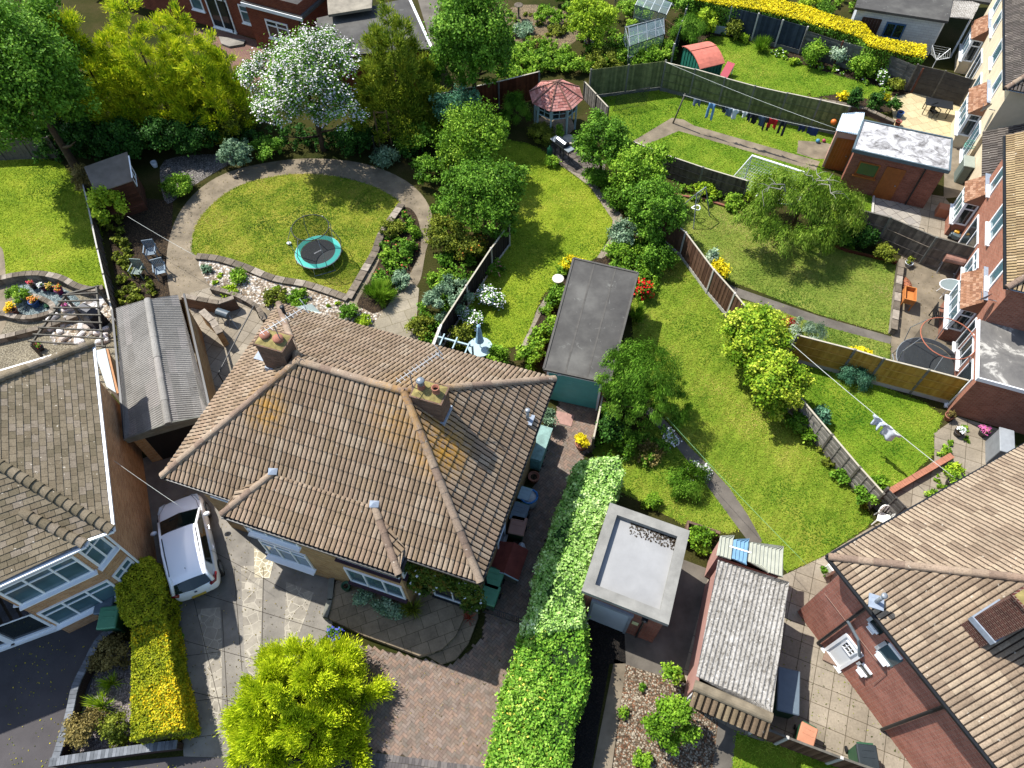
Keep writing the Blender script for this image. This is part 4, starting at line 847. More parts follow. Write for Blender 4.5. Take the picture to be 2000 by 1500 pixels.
b.build('felt_edge',M_plain('felt_edge',lin('#57544e',.7),.8,.25,4),ro)
gp=inset([fa,fb_,fc_,fd],.18); box_walls(gf,gp,0,z-.12,redb)
turq=M_plain('turquoise_paint',lin('#5fb0a8',.72),.5,.08,3)
p0,p1=gp[0],gp[3]; n_=unit(np.append(p0-gp[1],0)); b=MB(); q0,q1=lerp(p0,p1,.04),lerp(p0,p1,.9)
for k in range(14):
    za=.06+k*.142; b.beam((*(q0+n_[:2]*.03),za+.07),(*(q1+n_[:2]*.03),za+.07),.135,.03+.006*(k%2),up=n_)
dd=b.build('door',turq,gf); b=MB()
for q in(q0,q1): b.beam((*(q+n_[:2]*.05),0),(*(q+n_[:2]*.05),2.12),.09,.07,up=n_)
b.beam((*(q0+n_[:2]*.05),2.12),(*(q1+n_[:2]*.05),2.12),.1,.07,up=n_); b.build('frame',white,dd)
b=MB(); mq=lerp(q0,q1,.22)+n_[:2]*.12; b.bev((mq[0],mq[1],2.2),(.18,.14,.12),0,.02); b.build('lamp',M_plain('grey_lamp',lin('#c8ccc8',.7),.4,.1,3),gf)
# white roofed garage with parapet
z=2.85
wa,wb,wc,wd=G(1187,985,z),G(1342,1043,z),G(1297,1226,z),G(1128,1156,z)
gw=thing('parapet_garage','red brick garage with a pale flat roof inside a broad concrete parapet','garage',tuple((wa+wc)/2*V(1,1,0)))
pal=M_plain('pale_roof_coating',lin('#aaaaa8',.62),.7,.2,.7,.2,.15,.2); par=M_plain('concrete_coping',lin('#a8a69e',.66),.9,.22,2,.1,.2,.45)
P4=[wa,wb,wc,wd]; c=sum(P4)/4
def insq(P4,d):
    out=[]; n=len(P4)
    for i in range(n):
        a,b2,e=P4[i-1],P4[i],P4[(i+1)%n]; u=unit(a-b2); v=unit(e-b2); out.append(b2+(u+v)*d/abs(np.cross(u[:2],v[:2])))
    return out
I4=insq(P4,.36); I2=insq(P4,.12)
b=MB(); b.quad(*[V(p[0],p[1],z-.24) for p in I4]); r_=b.build('roof',pal,gw)
b=MB()
for i in range(4):
    j=(i+1)%4; b.quad(P4[j],P4[i],I4[i],I4[j]); b.quad(I4[i],I4[i]-V(0,0,.3),I4[j]-V(0,0,.3),I4[j]); b.quad(P4[i]-V(0,0,.22),P4[i],P4[j],P4[j]-V(0,0,.22)); b.quad(P4[i]-V(0,0,.22),P4[j]-V(0,0,.22),I2[j]-V(0,0,.22),I2[i]-V(0,0,.22))
b.build('parapet',par,gw)
box_walls(gw,[p[:2] for p in insq(P4,.12)],0,z-.22,redb)
w4=insq(P4,.12); p0,p1=w4[3][:2],w4[2][:2]; n_=unit(np.append(p0-w4[0][:2],0)); b=MB(); q0,q1=lerp(p0,p1,.12),lerp(p0,p1,.62)
b.beam((*(q0+n_[:2]*.02),1.0),(*(q1+n_[:2]*.02),1.0),2.0,.04,up=n_); dd=b.build('door',M_plain('pale_grey_door',lin('#b9bfc4',.72),.5,.1,2),gw)
b=MB()
for q in(q0,q1): b.beam((*(q+n_[:2]*.04),0),(*(q+n_[:2]*.04),2.05),.09,.07,up=n_)
b.beam((*(q0+n_[:2]*.05-(q1-q0)*.03),2.12),(*(q1+n_[:2]*.05+(q1-q0)*.05),2.12),.14,.1,up=n_); b.build('frame',M_plain('grey_frame',lin('#8c9296',.7),.5,.2,3),dd)
pq=lerp(p0,p1,.78); b=MB(); b.tube([(*(pq+n_[:2]*.06),.1),(*(pq+n_[:2]*.06),2.3),(*(pq+n_[:2]*.2),2.5)],.04,8); b.box((*(pq+n_[:2]*.1),2.35),(.2,.14,.14),rzx); b.build('downpipe',blackp,gw)
b=MB(); pq=lerp(p0,p1,.70)+n_[:2]*.02; b.beam((*(lerp(p0,p1,.66)+n_[:2]*.02),1.4),(*(lerp(p0,p1,.74)+n_[:2]*.02),1.4),.28,.02,up=n_); b.build('notice',M_plain('yellow_notice',lin('#d8d49a',.7),.7,.15,20),gw)
lf=MB(); [lf.box((*(I4[1][:2]+(I4[0]-I4[1])[:2]*random.random()**1.3*.75+(I4[2]-I4[1])[:2]*random.random()**4*.16),z-.225),(random.uniform(.02,.07),random.uniform(.02,.05),.02),random.random()*3) for _ in range(420)]
lf.build('leaf_litter',M_plain('leaf_litter',lin('#4c4234',.7),.9,.4,9),gw)['kind']='stuff'
# pebbly corrugated garage with translucent lean-to
z=2.5
ka,kb,kc,kd=G(1395,1098,z),G(1531,1150,z),G(1494,1412,z),G(1345,1345,z)
gk=thing('corrugated_roof_garage','pink rendered garage with mossy grey corrugated roof and tiled front edge','garage',tuple((ka+kc)/2*V(1,1,0)))
asb2=NM('mossy_corrugated',.95,.1); o=asb2.ramp(asb2.noise(2.2,6,.7),[(.3,lin('#8a857c',.7)),(.7,lin('#b4b0a8',.72))]); o=asb2.mix(asb2.ramp(asb2.noise(13,5,.8,dist=.4),[(.5,0.),(.6,.8)]),o,lin('#4a443a',.7)); o=asb2.mix(asb2.ramp(asb2.noise(16,3,.6),[(.62,0.),(.68,.8)]),o,lin('#dcd8d0',.75)); asb2m=asb2.col(o)
fr_=unit(kd-ka)
k2a,k2b=lerp(kd,ka,.0),lerp(kc,kb,.0)
def nz(p,dz): return V(p[0],p[1],p[2]+dz)
# ribs run front to back: fall is sideways very slight, so tilt the back up a little
sheets('roof',[[kd,kc,nz(kb,.12),nz(ka,.12)]],asb2m,gk,style='wave',col=.146,course=.3,amp=.05,ns=6,lip=0)
b=MB(); ridge(b,nz(kd,.02),nz(kc,.02),.16,1.3,.01,lift=-.02); b.build('ridge_cap',M_plain('stained_cement',lin('#a0937c',.7),.9,.3,3,.1,.2,.6),gk)
fo=unit(kd-ka)*.55; sheets('front_tiles',[[nz(kd+fo,-.3),nz(kc+fo,-.3),nz(kc,.0),nz(kd,.0)]],M_tile('brown_verge_tiles',[lin('#9c8a6c',.66),lin('#8f7c60',.66),lin('#86725a',.66)],lam=0),gk,col=.21,course=.6,amp=.05)
pink=M_plain('pink_render',lin('#c09488',.7),.9,.12,2,.1,.1,.2)
kp4=insq([ka,kb,kc,kd],.12); box_walls(gk,[p[:2] for p in kp4],0,z-.05,pink)
p0,p1=kp4[3][:2],kp4[2][:2]; n_=unit(np.append(p0-kp4[0][:2],0)); q0,q1=lerp(p0,p1,.08),lerp(p0,p1,.75); b=MB()
for k in range(9): b.beam((*(q0+n_[:2]*.03),.1+k*.22),(*(q1+n_[:2]*.03),.1+k*.22),.2,.03+.01*(k%2),up=n_)
dd=b.build('door',M_plain('blue_grey_door',lin('#aebccc',.7),.5,.1,2),gk); b=MB()
for t_ in(.05,.77,.96): q=lerp(p0,p1,t_); b.beam((*(q+n_[:2]*.05),0),(*(q+n_[:2]*.05),2.1),.1,.07,up=n_)
b.build('frame',white,dd)
z2=2.15; la,lb,lc,ld=G(1402,1048,z2),G(1524,1078,z2),G(1518,1142,z2),G(1390,1096,z2)
lt=thing('lean_to','lean-to with a cream ribbed plastic roof and a blue rooflight, behind the mossy garage','lean-to',tuple((la+lc)/2*V(1,1,0)))
b4=[nz(ld,.18),nz(lc,.18),lb,la]; lt1=lambda t: [nz(lerp(ld,lc,t[0]),.18),nz(lerp(ld,lc,t[1]),.18),lerp(la,lb,t[1]),lerp(la,lb,t[0])]
crm=M_plain('cream_ribbed_plastic',lin('#c4c6b4',.56),.5,.15,3,.2); blu=M_plain('blue_ribbed_plastic',lin('#7fa9c4',.66),.4,.15,4,.4)
kk=dict(style='rib',col=.13,course=.2,amp=.045,lip=0)
sheets('roof',[lt1((0,.22)),lt1((.46,1))],crm,lt,**kk); sheets('rooflight',[lt1((.22,.46))],blu,lt,**kk)
b=MB(); b.box(tuple((lerp(la,lb,.34)+lerp(ld,lc,.34))/2+V(0,0,.13)),(.75,.05,.02),rzx); b.build('batten',white,lt)
box_walls(lt,[p[:2] for p in insq([la,lb,lc,ld],.08)],0,2.1,pink)
# small red-brown shed and garden shed top-left
zs=2.2
def shed(label,roofpx,zlow,zhigh,wallm,roofm,style='pent',cat='shed',door=True):
    P=[G(u,v,zz) for (u,v),zz in zip(roofpx,(zlow,zlow,zhigh,zhigh))]; c=sum(P)/4; t=thing('garden_shed',label,cat,(c[0],c[1],0))
    b=MB(); b.quad(*P); b.quad(*[p-V(0,0,.05) for p in P[::-1]])
    for i in range(4): b.quad(P[i]-V(0,0,.05),P[(i+1)%4]-V(0,0,.05),P[(i+1)%4],P[i])
    b.build('roof',roofm,t); W4=insq(P,.1); b=MB()
    for i in range(4):
        p,q=W4[i],W4[(i+1)%4]; n=int(max(3,2.0/.13))
        for k in range(n):
            f0,f1=k/n,(k+1)/n; o=unit(np.cross(q-p,V(0,0,1)))*0; b.quad(V(p[0],p[1],(p[2]-.06)*f0),V(q[0],q[1],(q[2]-.06)*f0),V(q[0],q[1],(q[2]-.06)*f1-.008),V(p[0],p[1],(p[2]-.06)*f1-.008))
    b.build('wall',wallm,t); return t,W4
brs=M_rnd('brown_shed_boards',[lin('#6a4432',.66),lin('#5c3a2a',.66),lin('#7a5040',.66)],.85,.2,.3,3); shf=M_plain('pale_shed_felt',lin('#94897c',.7),.9,.25,2,.1,.2,.5)
t,W4=shed('brown boarded garden shed with a pale dusty felt roof beneath the trees',[(193,362),(268,338),(257,282),(172,310)],2.0,2.35,brs,shf)
b=MB(); p,q=W4[1],W4[2]
for f0 in(.2,.5,.8): a=lerp(p,q,f0); b.beam(V(a[0]+.03,a[1],1.3),V(a[0]+.03,a[1],2.0),.05,.03,up=(1,0,0))
b.beam(lerp(p,q,.2)*V(1,1,0)+V(.03,0,1.3),lerp(p,q,.8)*V(1,1,0)+V(.03,0,1.3),.05,.03); b.beam(lerp(p,q,.2)*V(1,1,0)+V(.03,0,2.0),lerp(p,q,.8)*V(1,1,0)+V(.03,0,2.0),.05,.03); b.build('window',white,t)
b=MB(); b.beam(G(260,290,2.42),G(266,333,2.2),.06,.03); b.build('batten',white,t)
# green metal shed with red curved roof
zz=1.85; sa,sb,sc,sd_=G(1344,97,zz),G(1393,88,zz),G(1428,131,zz),G(1379,142,zz)
gs=thing('metal_shed','green ribbed metal shed with a faded red curved roof','shed',tuple((sa+sc)/2*V(1,1,0)))
b=MB(); n=9; arc=[]
for i in range(n+1):
    t_=i/n; z_=zz+.34*math.sin(math.pi*t_)**.8*1.0; l,r=lerp(sa,sd_,t_),lerp(sb,sc,t_); arc.append((V(l[0],l[1],z_),V(r[0],r[1],z_)))
for i in range(n):
    (l,r),(l2,r2)=arc[i],arc[i+1]; b.quad(l2,r2,r,l); b.quad(l-V(0,0,.04),r-V(0,0,.04),r2-V(0,0,.04),l2-V(0,0,.04))
redm=M_plain('faded_red_metal',lin('#c4705c',.7),.6,.25,3); b.beam(arc[4][0]+V(0,0,.02),arc[4][1]+V(0,0,.02),.05,.03); b.build('roof',redm,gs)
grn=M_plain('green_metal',lin('#2a7460',.62),.5,.15,3); g4=insq([sa,sb,sc,sd_],.08); b=MB()
for i in range(4):
    p,q=g4[i],g4[(i+1)%4]; n=14
    for k in range(n):
        a,c=lerp(p,q,k/n),lerp(p,q,(k+1)/n); o=unit(np.cross(q-p,V(0,0,1)))*(.03 if k%2 else 0); tz=lambda f: (zz+.30*math.sin(math.pi*f)**.8) if i in(1,3) else zz
        f0,f1=k/n,(k+1)/n; b.quad(V(a[0],a[1],0)+o,V(c[0],c[1],0)+o,V(c[0],c[1],tz(f1)-.03)+o,V(a[0],a[1],tz(f0)-.03)+o)
b.build('wall',grn,gs)
# ---------------- brown-roofed house, bottom right ----------------
E0=G(1613,1100,5); u1=V(.454,-.891,0); u2=V(.891,.454,0); pt=.622
mr=lambda a,b,z: V(E0[0]+u1[0]*a+u2[0]*b,E0[1]+u1[1]*a+u2[1]*b,z)   # a: along the near eave, b: away to the right
LA,LBb=16.0,10.0; zr=5+LBb/2*pt
rh=thing('brick_house','red brick house with a broad pale brown hipped tile roof, bottom right corner','house',tuple(mr(8,5,0)))
rt=M_tile('pale_brown_tiles',[lin(c,.68) for c in('#ac9880','#a48f78','#b49f86','#9c8872','#baa68c')],lichen=None,lam=.25,white=.6,var=.2,groove='#54463a')
p00,p10,p11,p01=mr(0,0,5),mr(LA,0,5),mr(LA,LBb,5),mr(0,LBb,5); q1,q2=mr(5,5,zr),mr(LA-5,5,zr)
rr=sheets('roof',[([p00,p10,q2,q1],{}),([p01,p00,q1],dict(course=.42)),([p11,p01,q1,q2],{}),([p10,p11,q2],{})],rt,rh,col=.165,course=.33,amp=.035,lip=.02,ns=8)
b=MB(); ridge(b,p00,q1,.11,.4,.012); ridge(b,q1,q2,.11,.4,.012); ridge(b,p01,q1,.11,.4,.012); b.build('ridge_tiles',ridgem,rr)
rw=[mr(.45,.45,0),mr(LA-.45,.45,0),mr(LA-.45,LBb-.45,0),mr(.45,LBb-.45,0)]; walls('wall',rw,0,4.95,M_brick('salmon_red_brick',lin('#c4806c',.84),lin('#aa6654',.84),lin('#b49c8c',.75)),rh)
b=MB(); b.quad(mr(0,0,4.93),mr(LA,0,4.93),mr(LA,LBb,4.93),mr(0,LBb,4.93)); b.build('soffit',M_plain('dark_soffit',lin('#5a3a30',.7),.8,.2,3),rh)
gutter(rh,[mr(0,LBb,4.96),mr(-.05,-.05,4.96),mr(LA,-.05,4.96)],blackp)
fr1=wallframe(mr(0,.45,0),u1); F=lambda u,v: onwall(fr1,u,v)
def win2(px0,px1,**k):
    a0,z0=F(*px0); a1,z1=F(*px1); return (min(a0,a1),max(a0,a1),min(z0,z1),max(z0,z1))
a,b_,c_,d_=win2((1640,1308),(1650,1245)); a0,_=F(1640,1308); a1,_=F(1612,1270); door_=window(rh,fr1,min(a0,a1),max(a0,a1)+.1,.05,2.05,1,white,M_plain('white_door_panel',lin('#e8ecec',.78),.4,.05,2),name='door',th=.1); window(door_,fr1,min(a0,a1)+.18,max(a0,a1)-.08,1.3,1.85,1,white,glassd,name='window',th=.05,out=.02,grid=(3,2),sill=False)
dr=[o for o in rh.children if o.name.startswith('door')][0]
a0,_=F(1688,1345)
window(rh,fr1,F(1692,1330)[0],F(1675,1308)[0],1.25,1.75,1,white,glassd,th=.1)
window(rh,fr1,F(1735,1310)[0],F(1706,1282)[0],2.9,3.9,2,white,glassb,th=.12)
window(rh,fr1,F(1716,1245)[0],F(1698,1222)[0],3.6,4.2,1,white,glassd,th=.1)
LAo=lambda a,z,o=.08: mr(a,.45-o,z)
pa=F(1683,1199)[0]; pa=F(1596,1262)[0]
pipe(rh,[LAo(pa,4.9,.42),LAo(pa,4.6,.1),LAo(pa,.05,.1)],blackp,.055); 
pipe(rh,[LAo(pa,2.9,.16),LAo(pa+.6,2.7,.16),LAo(pa+1.0,2.1,.16),LAo(pa+1.0,1.9,.02)],M_plain('grey_waste_pipe',lin('#70787c',.7),.5,.2,4),.05,'waste_pipe')
pa=F(1719,1434)[0]; pipe(rh,[LAo(pa,4.9,.42),LAo(pa,4.6,.1),LAo(pa,.05,.1)],blackp,.055)
b=MB(); b.tube([LAo(.6,2.55,.03),LAo(F(1713,1332)[0],2.55,.03),LAo(F(1690,1352)[0]+.0,1.4,.03)],.009,5); b.build('cable',M_plain('pale_cable',lin('#a88878',.7),.6,.1,3),rh)
flue(rh,V(*(G(1702,1190,5.4))),.55,steel)
cc=G(1955,1222,7.0); chr_=chimney(rh,(cc[0],cc[1]),.95,.7,5.6,8.4,math.atan2(u2[1],u2[0]),M_brick('chimney_brick',lin('#7c4a40',.62),lin('#5c3630',.62),lin('#a89484',.6)),[(.2,'open')],cap=mossy)
f=MB(); f.box((cc[0],cc[1],6.5),(1.03,.78,.22),math.atan2(u2[1],u2[0])); f.build('flashing',lead,chr_)
# ---------------- terrace row along the right edge ----------------
O2=G(1875,493); t2=unit(V(-.366,-.931,0)); n2=V(t2[1],-t2[0],0); fr2=wallframe(O2,t2)
mm=lambda s,o,z: V(O2[0]+t2[0]*s+n2[0]*o,O2[1]+t2[1]*s+n2[1]*o,z)
def rowhouse(label,s0,s1,wallm,roofm,depth=8,hipA=False,hipB=False,name='terraced_house',**kt):
    t=thing(name,label,'house',tuple(mm((s0+s1)/2,-depth/2,0))); z0=5;ov=.35; a,b_,c,d=mm(s0-ov,ov,z0),mm(s1+ov,ov,z0),mm(s1+ov,-depth,z0),mm(s0-ov,-depth,z0); zr=z0+(depth+ov)/2*.65; md=-(depth-ov)/2; h=(depth+ov)/2
    r1,r2=mm(s0-ov+(h if hipA else 0),md,zr),mm(s1+ov-(h if hipB else 0),md,zr)
    P=[[a,b_,r2,r1],[d,c,r2,r1]]
    if hipA: P.append([a,d,r1])
    if hipB: P.append([b_,c,r2])
    r=sheets('roof',P,roofm,t,**kt); b=MB(); ridge(b,r1,r2,.13,.4)
    if hipA: ridge(b,a,r1,.12,.4)
    if hipB: ridge(b,b_,r2,.12,.4)
    b.build('ridge_tiles',ridgem,r); walls('wall',[mm(s0,0,0),mm(s1,0,0),mm(s1,-depth+.3,0),mm(s0,-depth+.3,0)],0,4.97,wallm,t)
    gutter(t,[mm(s0-ov,ov+.05,4.95),mm(s1+ov,ov+.05,4.95)],blackp); b=MB(); b.quad(a-V(0,0,.06),b_-V(0,0,.06),c-V(0,0,.06),d-V(0,0,.06)); b.build('soffit',white,t); return t
def bay(parent,s0,s1,wallm,out=.65,zt=2.15,rt=None,glass=None,fm=None):
    b=MB(); 
    for (p,q) in((mm(s0,0,0),mm(s0,out,0)),(mm(s0,out,0),mm(s1,out,0)),(mm(s1,out,0),mm(s1,0,0))): b.quad(p,q,V(q[0],q[1],.8),V(p[0],p[1],.8))
    o=b.build('bay_wall',wallm,parent); fa=wallframe(mm(s0,out,0),t2); window(o,fa,0,s1-s0,.8,zt,3,fm or white,glass or glassb,trans=[.72],th=.09,out=-.04,sillout=.12)
    fb=wallframe(mm(s1,out,0),-n2); window(o,fb,.04,out-.02,.8,zt,1,fm or white,glassd,trans=[.72],th=.08,out=-.04,sill=False)
    fb=wallframe(mm(s0,0,0),n2); window(o,fb,.04,out-.02,.8,zt,1,fm or white,glassd,th=.08,out=-.04,sill=False)
    e=.1; A,B_,C_,D_=mm(s0-e,out+e,zt+.03),mm(s1+e,out+e,zt+.03),mm(s1-.0,.02,zt+.75),mm(s0+.0,.02,zt+.75)
    r=sheets('bay_roof',[[A,B_,C_,D_]],rt,parent,style='flat',stag=True,col=.17,course=.12,amp=0,lip=.015); b=MB(); b.add([B_,mm(s1+e,0,zt+.03),C_],[[0,1,2]]); b.add([A,mm(s0-e,0,zt+.03),D_],[[0,2,1]]); b.add([A,B_,mm(s1+e,0,zt+.02),mm(s0-e,0,zt+.02)],[[0,1,2,3]]); b.build('cheek',rt,r)
    b=MB(); b.beam(mm(s0,.05,zt+.78),mm(s1,.05,zt+.78),.25,.03); b.build('flashing',lead,r)
clay=M_tile('small_clay_tiles',[lin(c,.66) for c in('#b08468','#a07458','#bc9478','#946a52')],lam=0,white=.3,var=.2)
tt=M_tile('tan_tiles',[lin(c,.68) for c in('#b8a078','#ab946e','#a48c68','#c2aa84')],lam=.1,white=.5,var=.2)
dk=M_tile('dark_grey_tiles',[lin(c,.66) for c in('#6e6660','#625c56','#7a726a')],lam=0,white=.6,var=.2)
r2=rowhouse('terraced house of orange-red brick with a tan tile roof, facing the square-slab and round-trampoline patios',-1.6,7.75,redb2,tt,hipB=True,col=.165,course=.33,amp=.035)
r2['label']='orange-red brick house with tan tile roof and two tiled bay windows'
bay(r2,-2.9+1.0,-.45,redb2,rt=clay,glass=glassg); bay(r2,4.7,6.75,redb2,rt=clay)
window(r2,fr2,.1,2.2,.05,2.05,2,white,glassd,name='door',th=.07); window(r2,fr2,2.6,3.9,.8,2.1,2,white,glassb,trans=[.7],th=.09)
window(r2,fr2,7.0,7.6,.3,2.1,1,white,glassd)
for s0,s1 in((-.9,-.1),(1.8,3.3),(5.4,6.2)): window(r2,fr2,s0,s1,3.0,4.3,2 if s1-s0>1 else 1,white,glassb,th=.1,sillout=.12)
# flat roofed extension
ex=thing('flat_roof_extension','single-storey brick extension with a stained grey flat roof and white fascia','extension',tuple(mm(9.4,-1.5,0)))
walls('wall',[mm(7.8,.1,0),mm(10.8,.1,0),mm(10.8,-6,0),mm(7.8,-6,0)],0,2.6,redb2,ex)
st_=NM('stained_felt',.9,.2); o=st_.ramp(st_.noise(.7,6,.7,dist=.5),[(.35,lin('#5c5a58',.7)),(.55,lin('#76736e',.7)),(.62,lin('#c0bcb2',.7)),(.68,lin('#6c6964',.7))]); stm=st_.col(o)
b=MB(); b.prism([mm(7.75,.2,0),mm(10.9,.2,0),mm(10.9,-6,0),mm(7.75,-6,0)],2.6,2.72,bottom=True); b.build('roof',stm,ex)
b=MB(); b.beam(mm(7.75,.22,2.65),mm(10.95,.22,2.65),.05,.2); b.beam(mm(10.92,.22,2.65),mm(10.92,-6,2.65),.05,.2); b.build('fascia',white,ex)
fe=wallframe(mm(0,.1,0),t2); window(ex,fe,8.0,9.1,.9,2.1,2,white,glassd); window(ex,fe,9.4,10.5,.05,2.1,1,white,glassd,name='door')
fe2=wallframe(mm(10.8,0,0),-n2); 
# house beyond: cream render
r3=rowhouse('cream rendered house with dark roof at the top right',-19,-6.2,tan,dk,hipB=True,col=.165,course=.33,amp=.035)
r3['label']='cream rendered house with a dark tile roof at the top right'
bay(r3,-17.6,-15.7,tan,rt=clay,glass=glassb); bay(r3,-10.2,-8.0,tan,rt=clay)
window(r3,fr2,-15.2,-13.6,.1,2.0,2,white,glassd,name='door',th=.08); window(r3,fr2,-12.6,-11.2,.8,2.0,2,white,glassb); window(r3,fr2,-7.8,-6.6,.1,2.0,2,white,glassb,name='door')
for s0,s1 in((-17.8,-16.8),(-15.6,-14.6),(-12.4,-11.2),(-9.2,-8.2)): window(r3,fr2,s0,s1,3.0,4.2,1,white,glassb,th=.1)
# low dark-tiled link between
lk=thing('link_garage','low link building with dark pantile roof between the cream and the brick house','garage',tuple(mm(-4,-2,0)))
walls('wall',[mm(-6.1,-.2,0),mm(-1.7,-.2,0),mm(-1.7,-5,0),mm(-6.1,-5,0)],0,2.4,tan,lk)
sheets('roof',[[mm(-6.1,.1,2.4),mm(-1.7,.1,2.4),mm(-1.7,-3,4.2),mm(-6.1,-3,4.2)]],dk,lk,col=.2,course=.33,amp=.05)
# satellite dishes
def dish(s,z,label):
    t=thing('satellite_dish',label,'satellite dish',tuple(mm(s,.1,z)),0,'satellite dishes'); b=MB(); b.tube([mm(s,0,z),mm(s,.3,z)],.02,6); b.build('bracket',steel,t); c=mm(s,.4,z); d=unit(n2*.7-t2*.7+V(0,0,.35)); sx=unit(np.cross(d,V(0,0,1))); sy=np.cross(sx,d); vs=[c];N=14
    for k in range(N): vs.append(c+d*.08+sx*.28*math.cos(2*math.pi*k/N)+sy*.3*math.sin(2*math.pi*k/N))
    b=MB(); b.add(vs,[[0,1+k,1+(k+1)%N] for k in range(N)]); b.build('dish',M_plain('grey_dish',lin('#8c9296',.7),.5,.1,3),t); b=MB(); b.tube([c-sy*.28,c+d*.35],.012,5); b.build('arm',steel,t)
dish(7.4,3.6,'grey satellite dish at the low corner of the orange-red brick house'); dish(-6.6,3.4,'grey satellite dish on the cream house corner')
# ---------------- brick outbuilding with stained white roof ----------------
z=2.55; oa,ob,oc,od=G(1696,249,z),G(1868,288,z),G(1862,351,z),G(1675,305,z)
ot=thing('brick_outbuilding','red brick outbuilding with a streaky white flat roof and two orange-brown doors','outbuilding',tuple((oa+oc)/2*V(1,1,0)))
sw=NM('streaky_white_roof',.8,.2); o=sw.ramp(sw.noise(1.5,7,.75,dist=.8),[(.36,lin('#5f5c5a',.7)),(.5,lin('#a8a6a4',.74)),(.62,lin('#d8d8da',.78))]); swm=sw.col(o)
b=MB(); b.prism([oa,ob,oc,od],z-.05,z); b.build('roof',swm,ot); P4=[oa,ob,oc,od]
b=MB(); [b.beam(P4[i]-V(0,0,.04),P4[(i+1)%4]-V(0,0,.04),.08,.2) for i in range(4)]; b.build('fascia',M_plain('grey_blue_fascia',lin('#5c6c72',.7),.6,.2,3),ot)
w4=insq(P4,.12); walls('wall',[p[:2] for p in w4],0,z-.05,redb,ot)
orw=M_plain('orange_brown_wood',lin('#a8622c',.62),.6,.2,4)
fo_=wallframe(w4[3],w4[2]-w4[3]); Fo=lambda u,v: onwall(fo_,u,v)[0]
b=MB(); 
def plank(fr,a0,a1,z0,z1,mat,parent,name='door',k=6,out=.0):
    b=MB()
    for i in range(k): x0=a0+(a1-a0)*i/k; x1=a0+(a1-a0)*(i+1)/k-.006; b.beam(wp(fr,(x0+x1)/2,z0,out+.02),wp(fr,(x0+x1)/2,z1,out+.02),x1-x0,.03+.004*(i%2),up=fr[1]) if 0 else b.quad(wp(fr,x0,z0,out+.03),wp(fr,x1,z0,out+.03),wp(fr,x1,z1,out+.03),wp(fr,x0,z1,out+.03))
    b.beam(wp(fr,a0,z1,out+.02),wp(fr,a1,z1,out+.02),.06,.05,up=fr[2])
    for a in(a0,a1): b.beam(wp(fr,a,z0,out+.02),wp(fr,a,z1,out+.02),.05,.05,up=fr[2])
    d=b.build(name,mat,parent); h=MB(); h.ball(wp(fr,a1-.12,(z0+z1)/2,out+.06),.035); h.build('handle',steel,d); return d
a=Fo(1735,387); plank(fo_,a-.45,a+.45,0,1.95,orw,ot)
a=Fo(1703,345); window(ot,fo_,a-.55,a+.5,1.1,1.95,1,orw,M_glass('green_pane',lin('#2f4a3c',.7)),th=.07,sm=orw)
b=MB(); b.tube([wp(fo_,np.linalg.norm(w4[2]-w4[3])-.9,z-.1,.08),wp(fo_,np.linalg.norm(w4[2]-w4[3])-.9,.05,.08)],.04,8); b.build('downpipe',blackp,ot)
z=2.35; xa,xb,xc,xd=G(1654,236,z),G(1696,238,z),G(1693,279,z),G(1641,269,z); X4=[xd,xc,xb,xa]
pt2=thing('porch_canopy','white corrugated porch roof over the orange door at the end of the outbuilding','porch',tuple((xa+xc)/2*V(1,1,0)))
sheets('roof',[[xd,xc,xb+V(0,0,.15),xa+V(0,0,.15)]],M_plain('pale_blue_corrugated',lin('#c4d2da',.76),.5,.12,4),pt2,style='wave',col=.11,course=.2,amp=.03,lip=0)
w5=insq(X4,.08); walls('wall',[p[:2] for p in w5],0,2.3,M_plain('pink_render2',lin('#c49a88',.7),.9,.1,3),pt2); f5=wallframe(w5[0],w5[1]-w5[0]); L5=np.linalg.norm((w5[1]-w5[0])[:2]); plank(f5,.15,L5-.1,0,1.95,orw,pt2)
# ---------------- white block garage at the top right ----------------
z=2.6; ya,yb,yc,yd=G(1702,-30,z),G(1880,-5,z),G(1866,58,z),G(1684,27,z)
wg=thing('painted_garage','white painted block garage with a grey felt roof and blue framed window','garage',tuple((ya+yc)/2*V(1,1,0)))
b=MB(); b.prism([ya,yb,yc,yd],z-.15,z,bottom=True); b.build('roof',feltm,wg); Y4=[ya,yb,yc,yd]; w6=insq(Y4,.2)
wb=M_brick('white_painted_brick',lin('#d8dcdc',.74),lin('#cacece',.74),lin('#b8bcbc',.7),.45,.15,.01,.8,.15); walls('wall',[p[:2] for p in w6],0,z-.1,wb,wg)
f6=wallframe(w6[3],w6[2]-w6[3]); F6=lambda u,v: onwall(f6,u,v)[0]; brw=M_plain('dark_brown_door',lin('#4a342c',.66),.6,.2,3); bf=M_plain('blue_frame',lin('#3a6088',.66),.5,.15,3)
plank(f6,.5,1.6,0,2.0,brw,wg); window(wg,f6,1.95,3.1,1.0,1.95,2,bf,glassd,th=.09,sm=bf)
cv=thing('covered_way','grey pebbly corrugated canopy over a dark passage next to the painted garage','canopy',tuple(G(1900,60)))
z=2.5; sheets('roof',[[G(1862,50,z),G(1912,56,z),G(1930,22,z),G(1863,15,z)]],asb2m,cv,style='wave',col=.146,course=.3,amp=.03,lip=0)
for u,v in((1864,48),(1910,54)): b=MB(); b.beam(V(*G(u,v,z)[:2],0),G(u,v,z),.08,.08); b.build('post',white,cv)
fl2=thing('flat_roof','dark flat roof of a neighbouring garage at the top right edge','garage',tuple(G(1880,-40)))
b=MB(); b.prism([G(1800,-60,2.6),G(1960,-60,2.6),G(1950,22,2.6),G(1815,-2,2.6)],2.4,2.55,bottom=True); b.build('roof',feltm,fl2)
